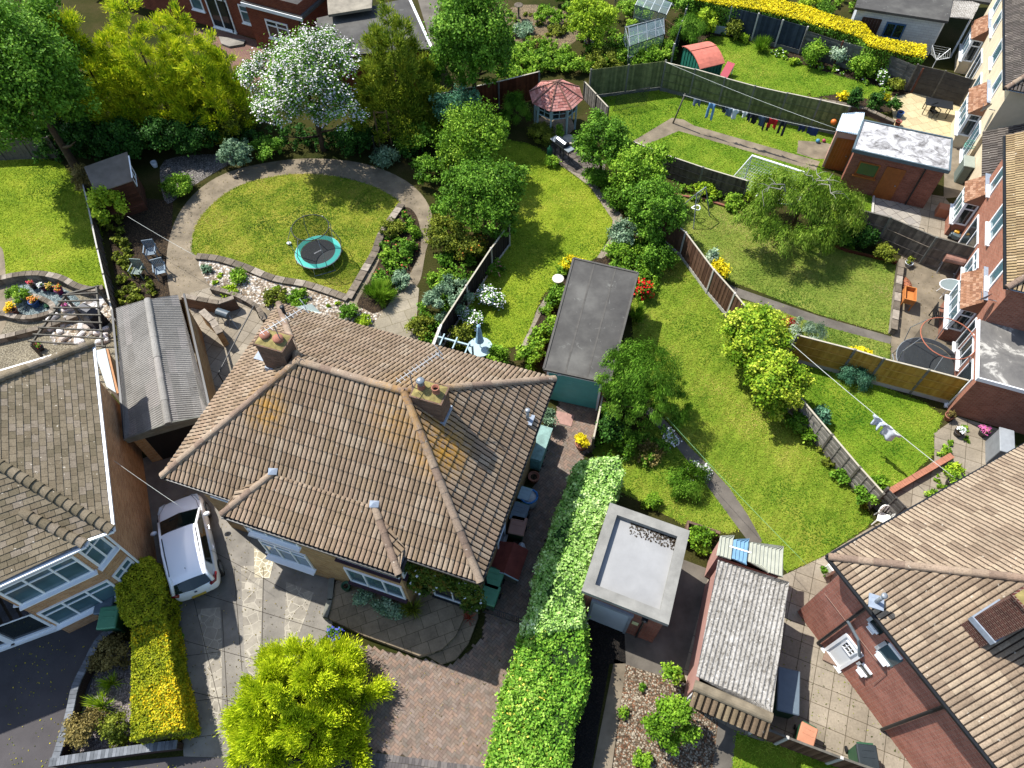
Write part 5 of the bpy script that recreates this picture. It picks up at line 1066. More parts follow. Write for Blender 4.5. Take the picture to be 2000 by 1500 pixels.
# ---------------- red brick house at the top left ----------------
tb0,tb1=G(430,42),G(527,71); tx=unit(tb1-tb0); f7=wallframe(tb0,tx); tn=f7[2]
th=thing('orange_brick_house','orange-red brick house with white french doors behind the gold conifers','house',tuple(tb0-tn*3))
mt=lambda a,o,z: V(tb0[0]+tx[0]*a+tn[0]*o,tb0[1]+tx[1]*a+tn[1]*o,z)
L7=np.linalg.norm(tb1-tb0); redo=M_brick('orange_brick',lin('#a4563c',.66),lin('#8c4430',.66),lin('#9c7460',.6))
walls('wall',[mt(-12,0,0)[:2],mt(L7,0,0)[:2],mt(L7,.6,0)[:2],mt(L7+4.2,.6,0)[:2],mt(L7+4.2,-5,0)[:2],mt(-12,-5,0)[:2]],0,3.6,redo,th)
b=MB(); b.prism([mt(L7-.1,.75,0),mt(L7+4.4,.75,0),mt(L7+4.4,-5,0),mt(L7-.1,-5,0)],2.75,2.95,bottom=True); b.build('roof',feltm,th)
b=MB(); b.beam(mt(L7-.1,.78,2.8),mt(L7+4.45,.78,2.8),.05,.2); b.build('fascia',white,th)
b=MB(); b.prism([mt(-12,.3,0),mt(L7-.12,.3,0),mt(L7-.12,-5,0),mt(-12,-5,0)],3.6,3.75,bottom=True); b.build('main_roof',feltm,th)
a=onwall(f7,437,47)[0]; a2=onwall(f7,477,57)[0]; window(th,f7,a-.1,a2,.1,2.2,2,white,glassd,name='door',th=.1)
for u in(400,495): a=onwall(f7,u,28+(u-400)*.25,0)[0]; window(th,f7,a,a+1.0,1.0,2.2,1,white,glassb,trans=[.65],th=.09)
window(th,f7,-4.6,-3.4,1.9,3.0,2,white,glassb); window(th,f7,-8.2,-6.8,1.9,3.0,2,white,glassb)
f8=wallframe(mt(0,.6,0),tx); window(th,f8,L7+1.3,L7+3.0,.9,2.1,2,white,glassd,trans=[.7],th=.1)
b=MB(); b.tube([mt(L7-2.3,.08,3.5),mt(L7-2.3,.08,0)],.04,6); b.tube([mt(L7+4.1,.7,2.8),mt(L7+4.1,.7,0)],.04,6); b.build('downpipe',blackp,th)
ground('garden_patio',[(360,40),(440,45),(530,74),(560,110),(520,160),(470,140),(455,90)],M_slab('pink_brick_pavers',lin('#a07a6a',.66),lin('#8e6c5e',.66),lin('#6c5448',.5),.2,.1,.008,.5,.3,.3),z=.01)
ground('stone_step',[(440,60),(492,68),(488,76),(460,80),(445,74)],conc2,z=.15,thick=.15)
z=2.7; fa2=[G(632,28,z),G(813,-8,z),G(856,92,z),G(640,104,z)]
fg=thing('flat_roof_garage','grey flat-roofed garage with a white roof edge, behind the white blossom tree','garage',tuple((fa2[0]+fa2[2])/2*V(1,1,0)))
b=MB(); b.prism(fa2,z-.12,z,bottom=True); b.build('roof',feltm,fg); b=MB(); b.beam(fa2[1]+V(0,0,.02),fa2[2]+V(0,0,.02),.14,.1); b.build('fascia',white,fg)
walls('wall',[p[:2] for p in insq(fa2,.15)],0,z-.1,redo,fg)
b=MB(); z=3.2; b.prism([G(650,-60,z),G(745,-60,z),G(740,10,z),G(655,22,z)],3.05,3.2,bottom=True); b.build('upper_roof',concrete,fg)
ground('path',[(815,-60),(900,-60),(870,20),(880,60),(858,95)],conc3,z=.006)
# ---------------- gazebo ----------------
gz=G(1097,188,2.0); gzc=V(gz[0],gz[1],0); ga_=thing('gazebo','octagonal garden gazebo with faded red tiled roof and pale blue posts','gazebo',tuple(gzc))
R=1.55; ze,za=2.0,2.85; ang=[math.radians(22.5+45*k+8) for k in range(8)]; E8=[V(gzc[0]+R*math.cos(a),gzc[1]+R*math.sin(a),ze) for a in ang]; apx=V(gzc[0],gzc[1],za)
gt=M_tile('faded_red_tiles',[lin(c,.74) for c in('#cc8c80','#bc7a70','#d89c90','#b07468','#d09488')],lam=0,white=.7,var=.3)
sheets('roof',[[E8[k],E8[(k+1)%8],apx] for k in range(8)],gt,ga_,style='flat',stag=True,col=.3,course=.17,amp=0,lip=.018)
b=MB(); hipm=M_plain('brown_hip_boards',lin('#7c5a4c',.66),.8,.2,4)
for k in range(8): b.beam(E8[k]+V(0,0,.03),apx+V(0,0,.03),.07,.04)
b.build('hip_boards',hipm,ga_); b=MB(); b.lathe((gzc[0],gzc[1],za-.02),[(.1,0),(.09,.06),(.02,.08)],8); b.build('finial',hipm,ga_)
pbm=M_plain('pale_blue_wood',lin('#a8c0c4',.72),.6,.1,3); Rp=1.2; Q8=[V(gzc[0]+Rp*math.cos(a),gzc[1]+Rp*math.sin(a),0) for a in ang]
for k in range(8):
    b=MB(); b.beam(Q8[k],Q8[k]+V(0,0,2.0),.09,.09,up=(math.cos(ang[k]),math.sin(ang[k]),0)); b.build('post',pbm,ga_)
for k in range(8):
    if k in(7,): continue
    p,q=Q8[k],Q8[(k+1)%8]; fk=wallframe(p,q-p) if False else wallframe(q,p-q); L=np.linalg.norm(q-p)
    c=(p+q)/2-gzc; fk=wallframe(p,q-p) if V(unit(q-p)[1],-unit(q-p)[0],0)@c>0 else wallframe(q,p-q)
    window(ga_,fk,.05,L-.05,1.25,1.9,2,pbm,M_glass('shade_glass',lin('#1c2426',.7)),trans=[.5],th=.05,sill=False,out=-.03)
ground('gazebo_floor',[q[:2]+0 for q in Q8],slabd,z=.06,thick=.06,world=True)
# ---------------- greenhouse ----------------
gh=thing('greenhouse','small aluminium-framed glass greenhouse among the leafy beds at the top','greenhouse',tuple(G(1265,85)))
gl=NM('clear_glass',.05,.5); gl.b.inputs['Alpha'].default_value=.32; gl.b.inputs['Base Color'].default_value=lin('#a8c0c4',.7); glm=gl.m
al=M_plain('aluminium',lin('#a4aaac',.75),.4,.15,6,metal=.4)
H0,H1,H2,H3=[G(u,v,1.5) for u,v in((1243,95),(1311,73),(1302,42),(1234,56))]
def frm(p0,p1,p2,p3,nx,ny,name):
    b=MB(); 
    for i in range(nx+1): b.beam(lerp(p0,p1,i/nx),lerp(p3,p2,i/nx),.04,.04)
    for j in range(ny+1): b.beam(lerp(p0,p3,j/ny),lerp(p1,p2,j/ny),.04,.04)
    f=b.build(name,al,gh); g=MB(); g.quad(p0,p1,p2,p3); g.build('pane',glm,f)
fl0,fl1=H0*V(1,1,0),H1*V(1,1,0); hd=unit(H3-H0); apA,apB=lerp(H0,H3,.5)+V(0,0,.55),lerp(H1,H2,.5)+V(0,0,.55)
frm(H0,H1,apB,apA,4,2,'roof_slope'); frm(H3,H2,apB,apA,4,2,'roof_slope'); frm(fl0,fl1,H1,H0,4,2,'side'); frm(H3*V(1,1,0),H2*V(1,1,0),H2,H3,4,2,'side'); frm(fl0,H3*V(1,1,0),H3,H0,2,2,'end'); frm(fl1,H2*V(1,1,0),H2,H1,2,2,'end')
gh2=thing('greenhouse','second glass greenhouse cut by the top edge, left of the yellow hedge','greenhouse',tuple(G(1290,10))); gh_=gh; gh=gh2
K0,K1,K2,K3=[G(u,v,1.5) for u,v in((1255,15),(1315,35),(1332,18),(1280,-12))]; frm(K0,K1,lerp(K1,K2,.5)+V(0,0,.5),lerp(K0,K3,.5)+V(0,0,.5),4,2,'roof_slope'); frm(K3,K2,lerp(K1,K2,.5)+V(0,0,.5),lerp(K0,K3,.5)+V(0,0,.5),4,2,'roof_slope'); frm(K0*V(1,1,0),K1*V(1,1,0),K1,K0,4,2,'side'); gh=gh_
# ---------------- fences and walls ----------------
olive=M_rnd('olive_green_boards',[lin('#7c8458',.8),lin('#8a9060',.8),lin('#6e764e',.8)],.9,.1,.3,4); dkb=M_rnd('dark_brown_boards',[lin('#6e5240',.72),lin('#604636',.72),lin('#7c5e4a',.72)],.9,.1,.2,4)
rdb=M_rnd('red_brown_boards',[lin('#7c4a30',.62),lin('#6c3e28',.62)],.9,.1,.3,4); gryb=M_rnd('silver_grey_boards',[lin('#a09a90',.66),lin('#8c867c',.66),lin('#b0aaa0',.66)],.9,.1,.3,5)
newb=M_rnd('new_golden_boards',[lin('#c49c44',.74),lin('#ba923c',.74),lin('#cea84e',.74)],.85,.15,.2,3); navy=M_rnd('blue_grey_boards',[lin('#46505c',.62),lin('#3c4652',.62),lin('#505a66',.62)],.9,.1,.2,4)
darkg=M_rnd('dark_grey_boards',[lin('#74726c',.72),lin('#666460',.72),lin('#82807a',.72)],.9,.1,.3,4); capm=M_plain('pale_capping',lin('#b8b09c',.72),.8,.15,4); wpost=M_plain('pale_concrete_post',lin('#bcb8ae',.74),.85,.15,4)
fence('dark green panel fence with concrete posts beside the metal shed',[(1301,183),(1356,198),(1412,216),(1468,233),(1528,248),(1590,263),(1645,277)],1.85,olive,cap=capm,gb=.25,gbm=concd,pm=concd,backrails=True)
fence('olive close-boarded fence behind the black net goal',[(1160,196),(1301,181)],1.9,olive,pm=concd,gb=.2,gbm=concd)
fence('red-brown close-boarded fence left of the gazebo',[(850,238),(985,212),(1062,194)],1.75,rdb,pm=concd,cap=capm)
fence('short weathered fence running from the gazebo to the lawn corner',[(1150,196),(1194,246)],1.1,gryb,pm=wgrey,panel=1.2,cap=capm)
fence('weathered brown fence between the goal lawn and the rotary dryer lawn',[(1240,322),(1300,348),(1370,374),(1455,402)],1.35,M_rnd('faded_brown_boards',[lin('#7c7262',.62),lin('#6a6052',.62),lin('#8a806e',.62)],.9,.1,.3,4),cap=capm,pm=concd,backrails=True)
fence('dark brown fence with white concrete posts along the long lawn',[(1290,470),(1332,507),(1383,580),(1421,626),(1462,680),(1500,728)],1.6,dkb,cap=capm,gb=.2,gbm=wpost,pm=wpost)
fence('leaning silver-grey panel fence right of the long lawn',[(1520,790),(1549,828),(1600,892),(1650,955),(1693,1006)],1.3,gryb,cap=capm,pm=wgrey,style='lap')
fence('darkened grey end panels of fence beside the white plastic chair',[(1697,1000),(1745,1052)],1.5,darkg,pm=wgrey,style='lap',panel=.9)
fence('new golden-brown panel fence with concrete posts below the yellow shrubs',[(1535,712),(1640,742),(1693,760),(1776,783),(1858,807)],1.75,newb,cap=capm,gb=.25,gbm=wpost,pm=concd,backrails=True)
fence('grey-brown panel fence ending at the orange-red brick house',[(1660,474),(1715,490),(1800,530),(1872,552)],1.75,M_rnd('grey_brown_boards',[lin('#84786a',.72),lin('#746a5e',.72),lin('#948878',.72)],.9,.1,.3,4),pm=concd,backrails=True,cap=wgrey)
fence('blue-grey vertical board fence with pale posts under the yellow hedge',[(1380,60),(1480,88),(1572,116)],1.75,navy,pm=wpost,gb=.25,gbm=concd)
fence('dark lap panel fence with rusty posts behind the round shrubs',[(1572,116),(1640,140),(1710,160),(1790,196)],1.55,darkg,pm=M_plain('rusty_post',lin('#6e4232',.62),.9,.2,4),style='lap')
fence('dark slab fence between the two patios at the top right',[(1778,192),(1830,206),(1884,224)],1.7,M_plain('dark_slab',lin('#625e58',.62),.9,.3,3,.1,.2,.4),pm=wgrey,style='slab')
fence('dark navy fence between the greenhouse bed and the metal shed',[(1320,140),(1336,95),(1352,50),(1362,20)],1.6,navy,pm=wpost)
fence('low brown woven fence along the left lawn and vegetable plot',[(184,360),(196,410),(214,500),(236,600),(246,640)],1.0,M_rnd('woven_brown',[lin('#8c7c6c',.64),lin('#786858',.64)],.9,.1,.3,8),cap=wpost,pm=wgrey,style='lap')
fence('black-brown fence with white posts left of the middle lawn',[(1000,480),(965,526),(917,597),(864,678),(850,712)],1.45,M_rnd('black_brown_boards',[lin('#423c38',.62),lin('#38322e',.62)],.9,.1,.2,4),cap=capm,pm=wpost,gb=.15,gbm=wpost)
fence('brown board fence in the bottom right corner beside the bins',[(1450,1440),(1500,1462),(1600,1502),(1700,1540)],1.3,dkb,pm=wpost,cap=wgrey)
fence('thin grey board fence between the block paving and the dark shrubs',[(1183,745),(1172,800),(1152,885)],1.1,gryb,pm=wgrey,cap=capm)
fence('shaded fence behind the big tree at the left edge',[(-60,298),(20,294),(128,292)],1.4,wgrey,pm=wgrey)
fence('pale picket screen behind the yellow hedge at the top',[(1376,18),(1420,-20)],1.2,gryb,pm=wgrey)
# walls
def lowwall(label,px,h,w,mat,capm=None,name='low_wall',cat='wall',sm=0,cw=None,z0=0):
    P=[G(u,v,z0) for u,v in px]; P=[V(*p[:2],0) for p in (smoothpoly(P,sm,False) if sm else P)]; c=sum(P)/len(P); t=thing(name,label,cat,(c[0],c[1],0)); b=MB()
    L=[];R=[]
    for i,p in enumerate(P):
        d=unit(P[min(i+1,len(P)-1)]-P[max(0,i-1)]); s=V(-d[1],d[0],0); L.append((p+s*w/2,p+s*(cw or w*1.25)/2)); R.append((p-s*w/2,p-s*(cw or w*1.25)/2))
    up=V(0,0,h)
    for i in range(len(P)-1):
        b.quad(R[i][0],R[i+1][0],R[i+1][0]+up,R[i][0]+up); b.quad(L[i+1][0],L[i][0],L[i][0]+up,L[i+1][0]+up)
    b.quad(L[0][0],R[0][0],R[0][0]+up,L[0][0]+up); b.quad(R[-1][0],L[-1][0],L[-1][0]+up,R[-1][0]+up)
    if not capm: [b.quad(R[i][0]+up,R[i+1][0]+up,L[i+1][0]+up,L[i][0]+up) for i in range(len(P)-1)]
    b.build('wall',mat,t)
    if capm:
        b=MB(); tot=0
        for i in range(len(P)-1):
            n=max(1,int(np.linalg.norm(P[i+1]-P[i])/.11)) if cw is not None else max(1,int(np.linalg.norm(P[i+1]-P[i])/.45))
            for k in range(n):
                g=.04/n*n; f0,f1=(k+.03)/n,(k+.97)/n; zz=h+random.random()*.008; q=[lerp(R[i][1],R[i+1][1],f0),lerp(R[i][1],R[i+1][1],f1),lerp(L[i][1],L[i+1][1],f1),lerp(L[i][1],L[i+1][1],f0)]
                b.add([V(x[0],x[1],zz) for x in q]+[V(x[0],x[1],zz+.06) for x in q],[[4,5,6,7],[0,1,5,4],[1,2,6,5],[2,3,7,6],[3,0,4,7],[3,2,1,0]])
        b.build('coping',capm,t)
    return t
stone=M_rnd('rough_stone',[lin('#a09484',.66),lin('#8c8070',.66),lin('#b4a898',.66),lin('#7a7062',.66)],.9,.1,.3,6,.3); bluebr=M_rnd('blue_grey_coping',[lin('#7c8084',.66),lin('#6c7074',.66),lin('#8c9094',.66)],.8,.2,.2,6)
purp=M_brick('dark_multi_brick',lin('#5c4640',.62),lin('#4a3834',.62),lin('#706058',.5))
lowwall('curved low wall with blue-grey brick coping around the front shrub bed',[(236,1208),(222,1222),(196,1245),(172,1290),(152,1330),(140,1380),(128,1420),(112,1468)],.5,.2,purp,bluebr,sm=3,cw=.24)
lowwall('straight low wall with blue-grey coping at the bottom of the shrub bed',[(100,1476),(200,1462),(300,1450),(345,1446)],.5,.2,purp,bluebr,cw=.26)
lowwall('curved dry stone retaining wall below the left lawn',[(-10,540),(16,534),(50,528),(90,527),(130,536),(160,552),(190,560),(212,556)],.35,.25,stone,stone,sm=3)
lowwall('small curved stone ring wall around the blue pot',[(-20,605),(10,600),(40,607),(70,608),(104,600),(112,588),(98,576),(70,566),(50,566)],.22,.2,stone,stone,sm=3)
lowwall('straight stone edge wall below the white rocks',[(-20,652),(20,645),(60,636),(110,624),(158,606)],.25,.2,stone,stone,sm=2)
lowwall('dark brick retaining wall curving behind the corrugated garage',[(370,585),(400,592),(440,600),(470,590)],.7,.2,darkb,stone)
lowwall('brick pier stub between the corrugated garage and the slab terrace',[(410,620),(430,640),(445,665)],.9,.25,buff,stone)
lowwall('curved stone edging between the pebble bed and slab terrace',[(420,560),(450,568),(480,580),(510,600),(522,625)],.3,.18,stone,stone,sm=3)
for i,(px,lb) in enumerate([([(390,492),(430,497),(480,513),(540,538),(600,550),(650,567),(684,580)],'pale stone edging along the lower left of the round lawn'),([(684,580),(716,527),(738,490),(750,458),(772,425),(792,398)],'pale stone edging along the right of the round lawn')]): lowwall(lb,px,.09,.3,stone,stone,name='stone_edging',cat='edging',sm=3)
lowwall('low stone wall with pots between lawn and concrete patio',[(1759,532),(1752,580),(1746,630),(1741,668)],.35,.22,stone,stone)
lowwall('low red brick edging wall at the foot of the small laundry lawn',[(1727,980),(1790,945),(1850,912)],.25,.2,redb2,M_plain('brick_coping',lin('#b0765c',.66),.85,.2,8),cw=.24)
lowwall('sunken brick edging beyond the rotary dryer lawn',[(1322,388),(1380,398),(1440,418),(1480,445)],.12,.12,redb,None)
lowwall('brown timber edging under the weeping tree',[(1600,480),(1660,505),(1720,520),(1755,530)],.14,.1,rdb,None)
lowwall('thin pale kerb around the square-slab patio',[(1681,372),(1714,384),(1706,460)],.1,.1,wpost,None)
lowwall('dark retaining edge between the top right lawn and the green fence',[(1540,205),(1590,214),(1640,222),(1700,236),(1752,262)],.3,.2,darkb,stone)
lowwall('dark low wall around the leafy raised bed behind the mossy garage',[(1328,1075),(1334,1035),(1395,1058)],.5,.12,darkb,None)
lowwall('edge kerb of the raised front apron beside the drive',[(645,1128),(640,1170),(630,1205)],.32,.16,concd,concd)
# trellis and pergolas
def lattice(label,p0,p1,z0,z1,k,name='trellis',mat=None):
    a,b_=G(*p0),G(*p1); t=thing(name,label,'trellis',tuple((a+b_)/2)); b=MB()
    for i in range(k+1): q=lerp(a,b_,i/k); b.beam(q+V(0,0,z0),q+V(0,0,z1),.03,.02)
    for j in range(5): z=z0+(z1-z0)*j/4; b.beam(a+V(0,0,z),b_+V(0,0,z),.03,.02)
    b.build('lattice',mat or wgrey,t); b=MB(); b.beam(a,a+V(0,0,z1),.07,.07); b.build('post',mat or wgrey,t)
lattice('dark square trellis panel beside the white blossom tree',(476,206),(516,206),.3,1.3,9,mat=dkb)
lattice('grey lattice fence by the cut-off greenhouse at the top',(1215,12),(1262,34),.0,1.0,14)
lattice('dark lattice screen right of the greenhouse',(1306,82),(1330,100),.0,1.3,7,mat=dkb)
ground('white_rocks_patch',[(100,640),(128,600),(165,575),(205,560),(222,580),(218,610),(190,632),(150,652),(106,656)],M_gravel('white_stones',[lin('#f0ece8',.8),lin('#dcd4cc',.78),lin('#f8f4f0',.8),lin('#b8aca0',.7)],5),z=.03)
pg=thing('pergola','open grey timber pergola over the white rocks in the left garden','pergola',tuple(G(130,640)))
z=2.1; A_,B2_,C2_=G(131,562,z),G(62,655,z),G(192,545,z); D2_=G(203,668,z)
for nm,(p,q) in (('beam',(A_,B2_)),('beam',(C2_,D2_)),('beam',(A_+(A_-B2_)*.04,C2_+(C2_-A_)*.08))): b=MB(); b.beam(p,q,.07,.1); b.build(nm,wgrey,pg)
for k in range(8):
    f=k/7.3; p,q=lerp(A_,B2_,f),lerp(C2_+(D2_-C2_)*.12,D2_,f); e=(q-p)*.05; b=MB(); b.beam(p-e+V(0,0,.08),q+e+V(0,0,.08),.05,.07); b.build('rafter',wgrey,pg)
for p in(A_,B2_,C2_,D2_): b=MB(); b.beam(V(p[0],p[1],0),V(p[0],p[1],z),.09,.09); b.build('post',wgrey,pg)
wp_=thing('painted_pergola','pale blue painted pergola beside the closed blue parasol','pergola',tuple(G(890,670))); z=2.2
p,q=G(856,655,z),G(925,675,z); b=MB(); b.beam(p,q,.07,.09); b.build('beam',pbm,wp_)
b=MB(); p2=G(864,632,z); q2=G(848,672,z); b.beam(p2,q2,.09,.1); b.build('beam',M_plain('cream_beam',lin('#d8d4c8',.76),.6,.1,3),wp_)
for u,v in((866,650),(891,657),(915,667)):
    b=MB(); b.beam(G(u+4,v,z+.08),G(u-6,v+22,z+.08),.05,.07); b.build('rafter',pbm,wp_)
for u,v in((857,656),(924,675)): q=G(u,v,z); b=MB(); b.beam(V(q[0],q[1],0),q,.08,.08); b.build('post',pbm,wp_)
# ---------------- trees ----------------
def T(label,crown_px,h,rpx,n,cb=.25,**k):
    zc=h*(cb+(1-cb)/2); p=G(crown_px[0],crown_px[1],zc); r=rpx*mpp(crown_px[0],crown_px[1],zc)
    return tree(label,(p[0],p[1]),h,r,n,cb=cb,**k)
T('tall bright green tree at the top left corner, trunk on the left lawn edge',(50,135),10.0,134,64000,pal='green',mode='broad',cb=.16,limbs=8)
T('dark green tree behind the tall tree at the top left edge',(0,40),9.5,90,16000,pal='green',cb=.25)
T('mid green tree behind the gold conifers near the brick house wall',(120,70),8,64,14000,pal='green',cb=.25)
def fir(label,px,h,rpx,n,pal,cb=.04,tip=.35,spread=.44,**k):
    p=G(px[0],px[1],h*.5); r=rpx*mpp(px[0],px[1],h*.5); x,y=p[:2]; bl=[]; rs=random.Random(int(px[0])); lv=7
    for i in range(lv):
        f=i/(lv-1); rr=r*(1-f*(1-tip)); z=h*(.12+.8*f); m=max(1,int(6*(1-f)+1))
        for j in range(m):
            a=j*2*math.pi/m+i*.7+rs.random()*.4; q=rr*(.55 if m>1 else 0); bl.append(((x+math.cos(a)*q*1.12,y+math.sin(a)*q*1.12,z),(rr*spread,rr*spread,h*.12)))
    return tree(label,(x,y),h,r,n,pal=pal,mode='feather',cb=cb,blobs=bl,clump=(.22,.5),nclump=9,lo=.45,limbs=0,**k)
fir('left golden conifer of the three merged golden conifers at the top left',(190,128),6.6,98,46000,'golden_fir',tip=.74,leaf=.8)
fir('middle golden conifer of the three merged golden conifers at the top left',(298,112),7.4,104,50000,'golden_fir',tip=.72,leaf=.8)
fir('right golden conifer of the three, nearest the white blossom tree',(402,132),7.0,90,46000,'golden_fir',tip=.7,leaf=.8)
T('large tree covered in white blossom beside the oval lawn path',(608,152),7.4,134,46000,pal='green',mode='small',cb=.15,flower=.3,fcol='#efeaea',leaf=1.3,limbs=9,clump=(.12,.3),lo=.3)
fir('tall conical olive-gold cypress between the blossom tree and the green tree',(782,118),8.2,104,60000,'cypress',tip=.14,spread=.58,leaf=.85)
T('soft grey-green tree at the top centre next to the cypress',(935,80),8.4,98,42000,pal='green',mode='broad',cb=.1,clump=(.14,.3))
T('blue-grey small tree between the cypress and the round green trees',(905,222),3.6,55,6500,pal='bluegreen',mode='small',leaf=1.4,cb=.1)
T('upper of two dense green trees left of the middle lawn',(932,272),4.8,84,24000,pal='mid',mode='small',leaf=1.35,cb=.1)
T('lower of two dense green trees left of the middle lawn',(952,380),4.4,95,30000,pal='green',mode='small',leaf=1.4,cb=.1)
T('small open-branched tree right of the barbecue',(1188,275),3.8,64,13000,pal='green',mode='small',leaf=1.5,cb=.3,clump=(.2,.35))
T('leafy pale-tipped tree above the white rose shrubs on the border',(1256,345),3.6,66,15000,pal='mid',mode='small',leaf=1.4,cb=.1)
T('dense dark-leaved tree on the border beside the brown fence',(1282,415),3.6,68,15000,pal='green',mode='small',leaf=1.4,cb=.1)
T('spreading grey-green willow-leaved tree below the felt garage',(1256,758),4.4,104,44000,pal='green',mode='weep',leaf=.6,cb=.08,clump=(.14,.28))
T('round gold-green shrub tree at the middle of the long lawn edge',(1476,672),3.2,78,26000,pal='goldlime',mode='small',leaf=1.5,cb=.03)
T('lower gold-green shrub tree joined to the one above the silver fence',(1512,756),3.0,72,24000,pal='goldlime',mode='small',leaf=1.5,cb=.03)
# weeping tree with bare grey branches on top
wpx=G(1570,405,2.4); wx,wy=wpx[:2]; wt=thing('weeping_tree','weeping tree with pale grey twisted top branches beside the white goal','tree',(wx,wy-.2,0)); b=MB(); b.tube([(wx,wy-.2,0),(wx,wy-.2,2.2),(wx+.1,wy-.1,3.3)],[.14,.1,.06],8); b.build('trunk',bark(),wt)
bl=[]; rs=random.Random(5)
for i in range(46):
    a=rs.random()*6.28; q=math.sqrt(rs.random())*2.45; zt=3.5-.24*q*q*.8; bl.append(((wx+math.cos(a)*q*1.14,wy+math.sin(a)*q*.88,max(.9,zt-.8)),(.7,.68,1.05)))
crown('crown',bl,56000,'weep','willow',wt,clump=(.3,.5),nclump=8,leaf=.75,lo=.3)
gb_=M_plain('pale_grey_bark',lin('#a09c90',.6),.8,.2,6)
for i in range(6):
    a=[.2,.9,1.7,2.9,3.5,5.6][i]; L=.8+rs.random()*1.0; ox,oy=(.35,.25) if i<3 or i==5 else (-.9,.0); wx_,wy_=wx+ox,wy+oy; P=[V(wx_,wy_,3.0)]; 
    for k in range(1,6): f=k/5; P.append(V(wx_+math.cos(a+.35*math.sin(k*2+i))*L*f*1.05,wy_+math.sin(a+.35*math.sin(k*2+i))*L*f*.9,3.2+.42*math.sin(f*2.6)-.5*f*f))
    b=MB(); b.tube(P,[.035,.03,.024,.018,.012,.006],6); 
    for s_ in(-1,1): p=P[3]; q=p+V(math.cos(a+s_*.7)*.5,math.sin(a+s_*.7)*.5,.08); b.tube([p,(p+q)/2+V(0,0,.06),q],[.018,.012,.005],5)
    b.build('branch',gb_,wt)
# golden conifer in front of the house: sprays reaching outward
fir('big bright yellow-green conifer on the front drive, cut by the bottom edge',(562,1366),3.9,166,150000,'firbright',tip=.3,leaf=.55)
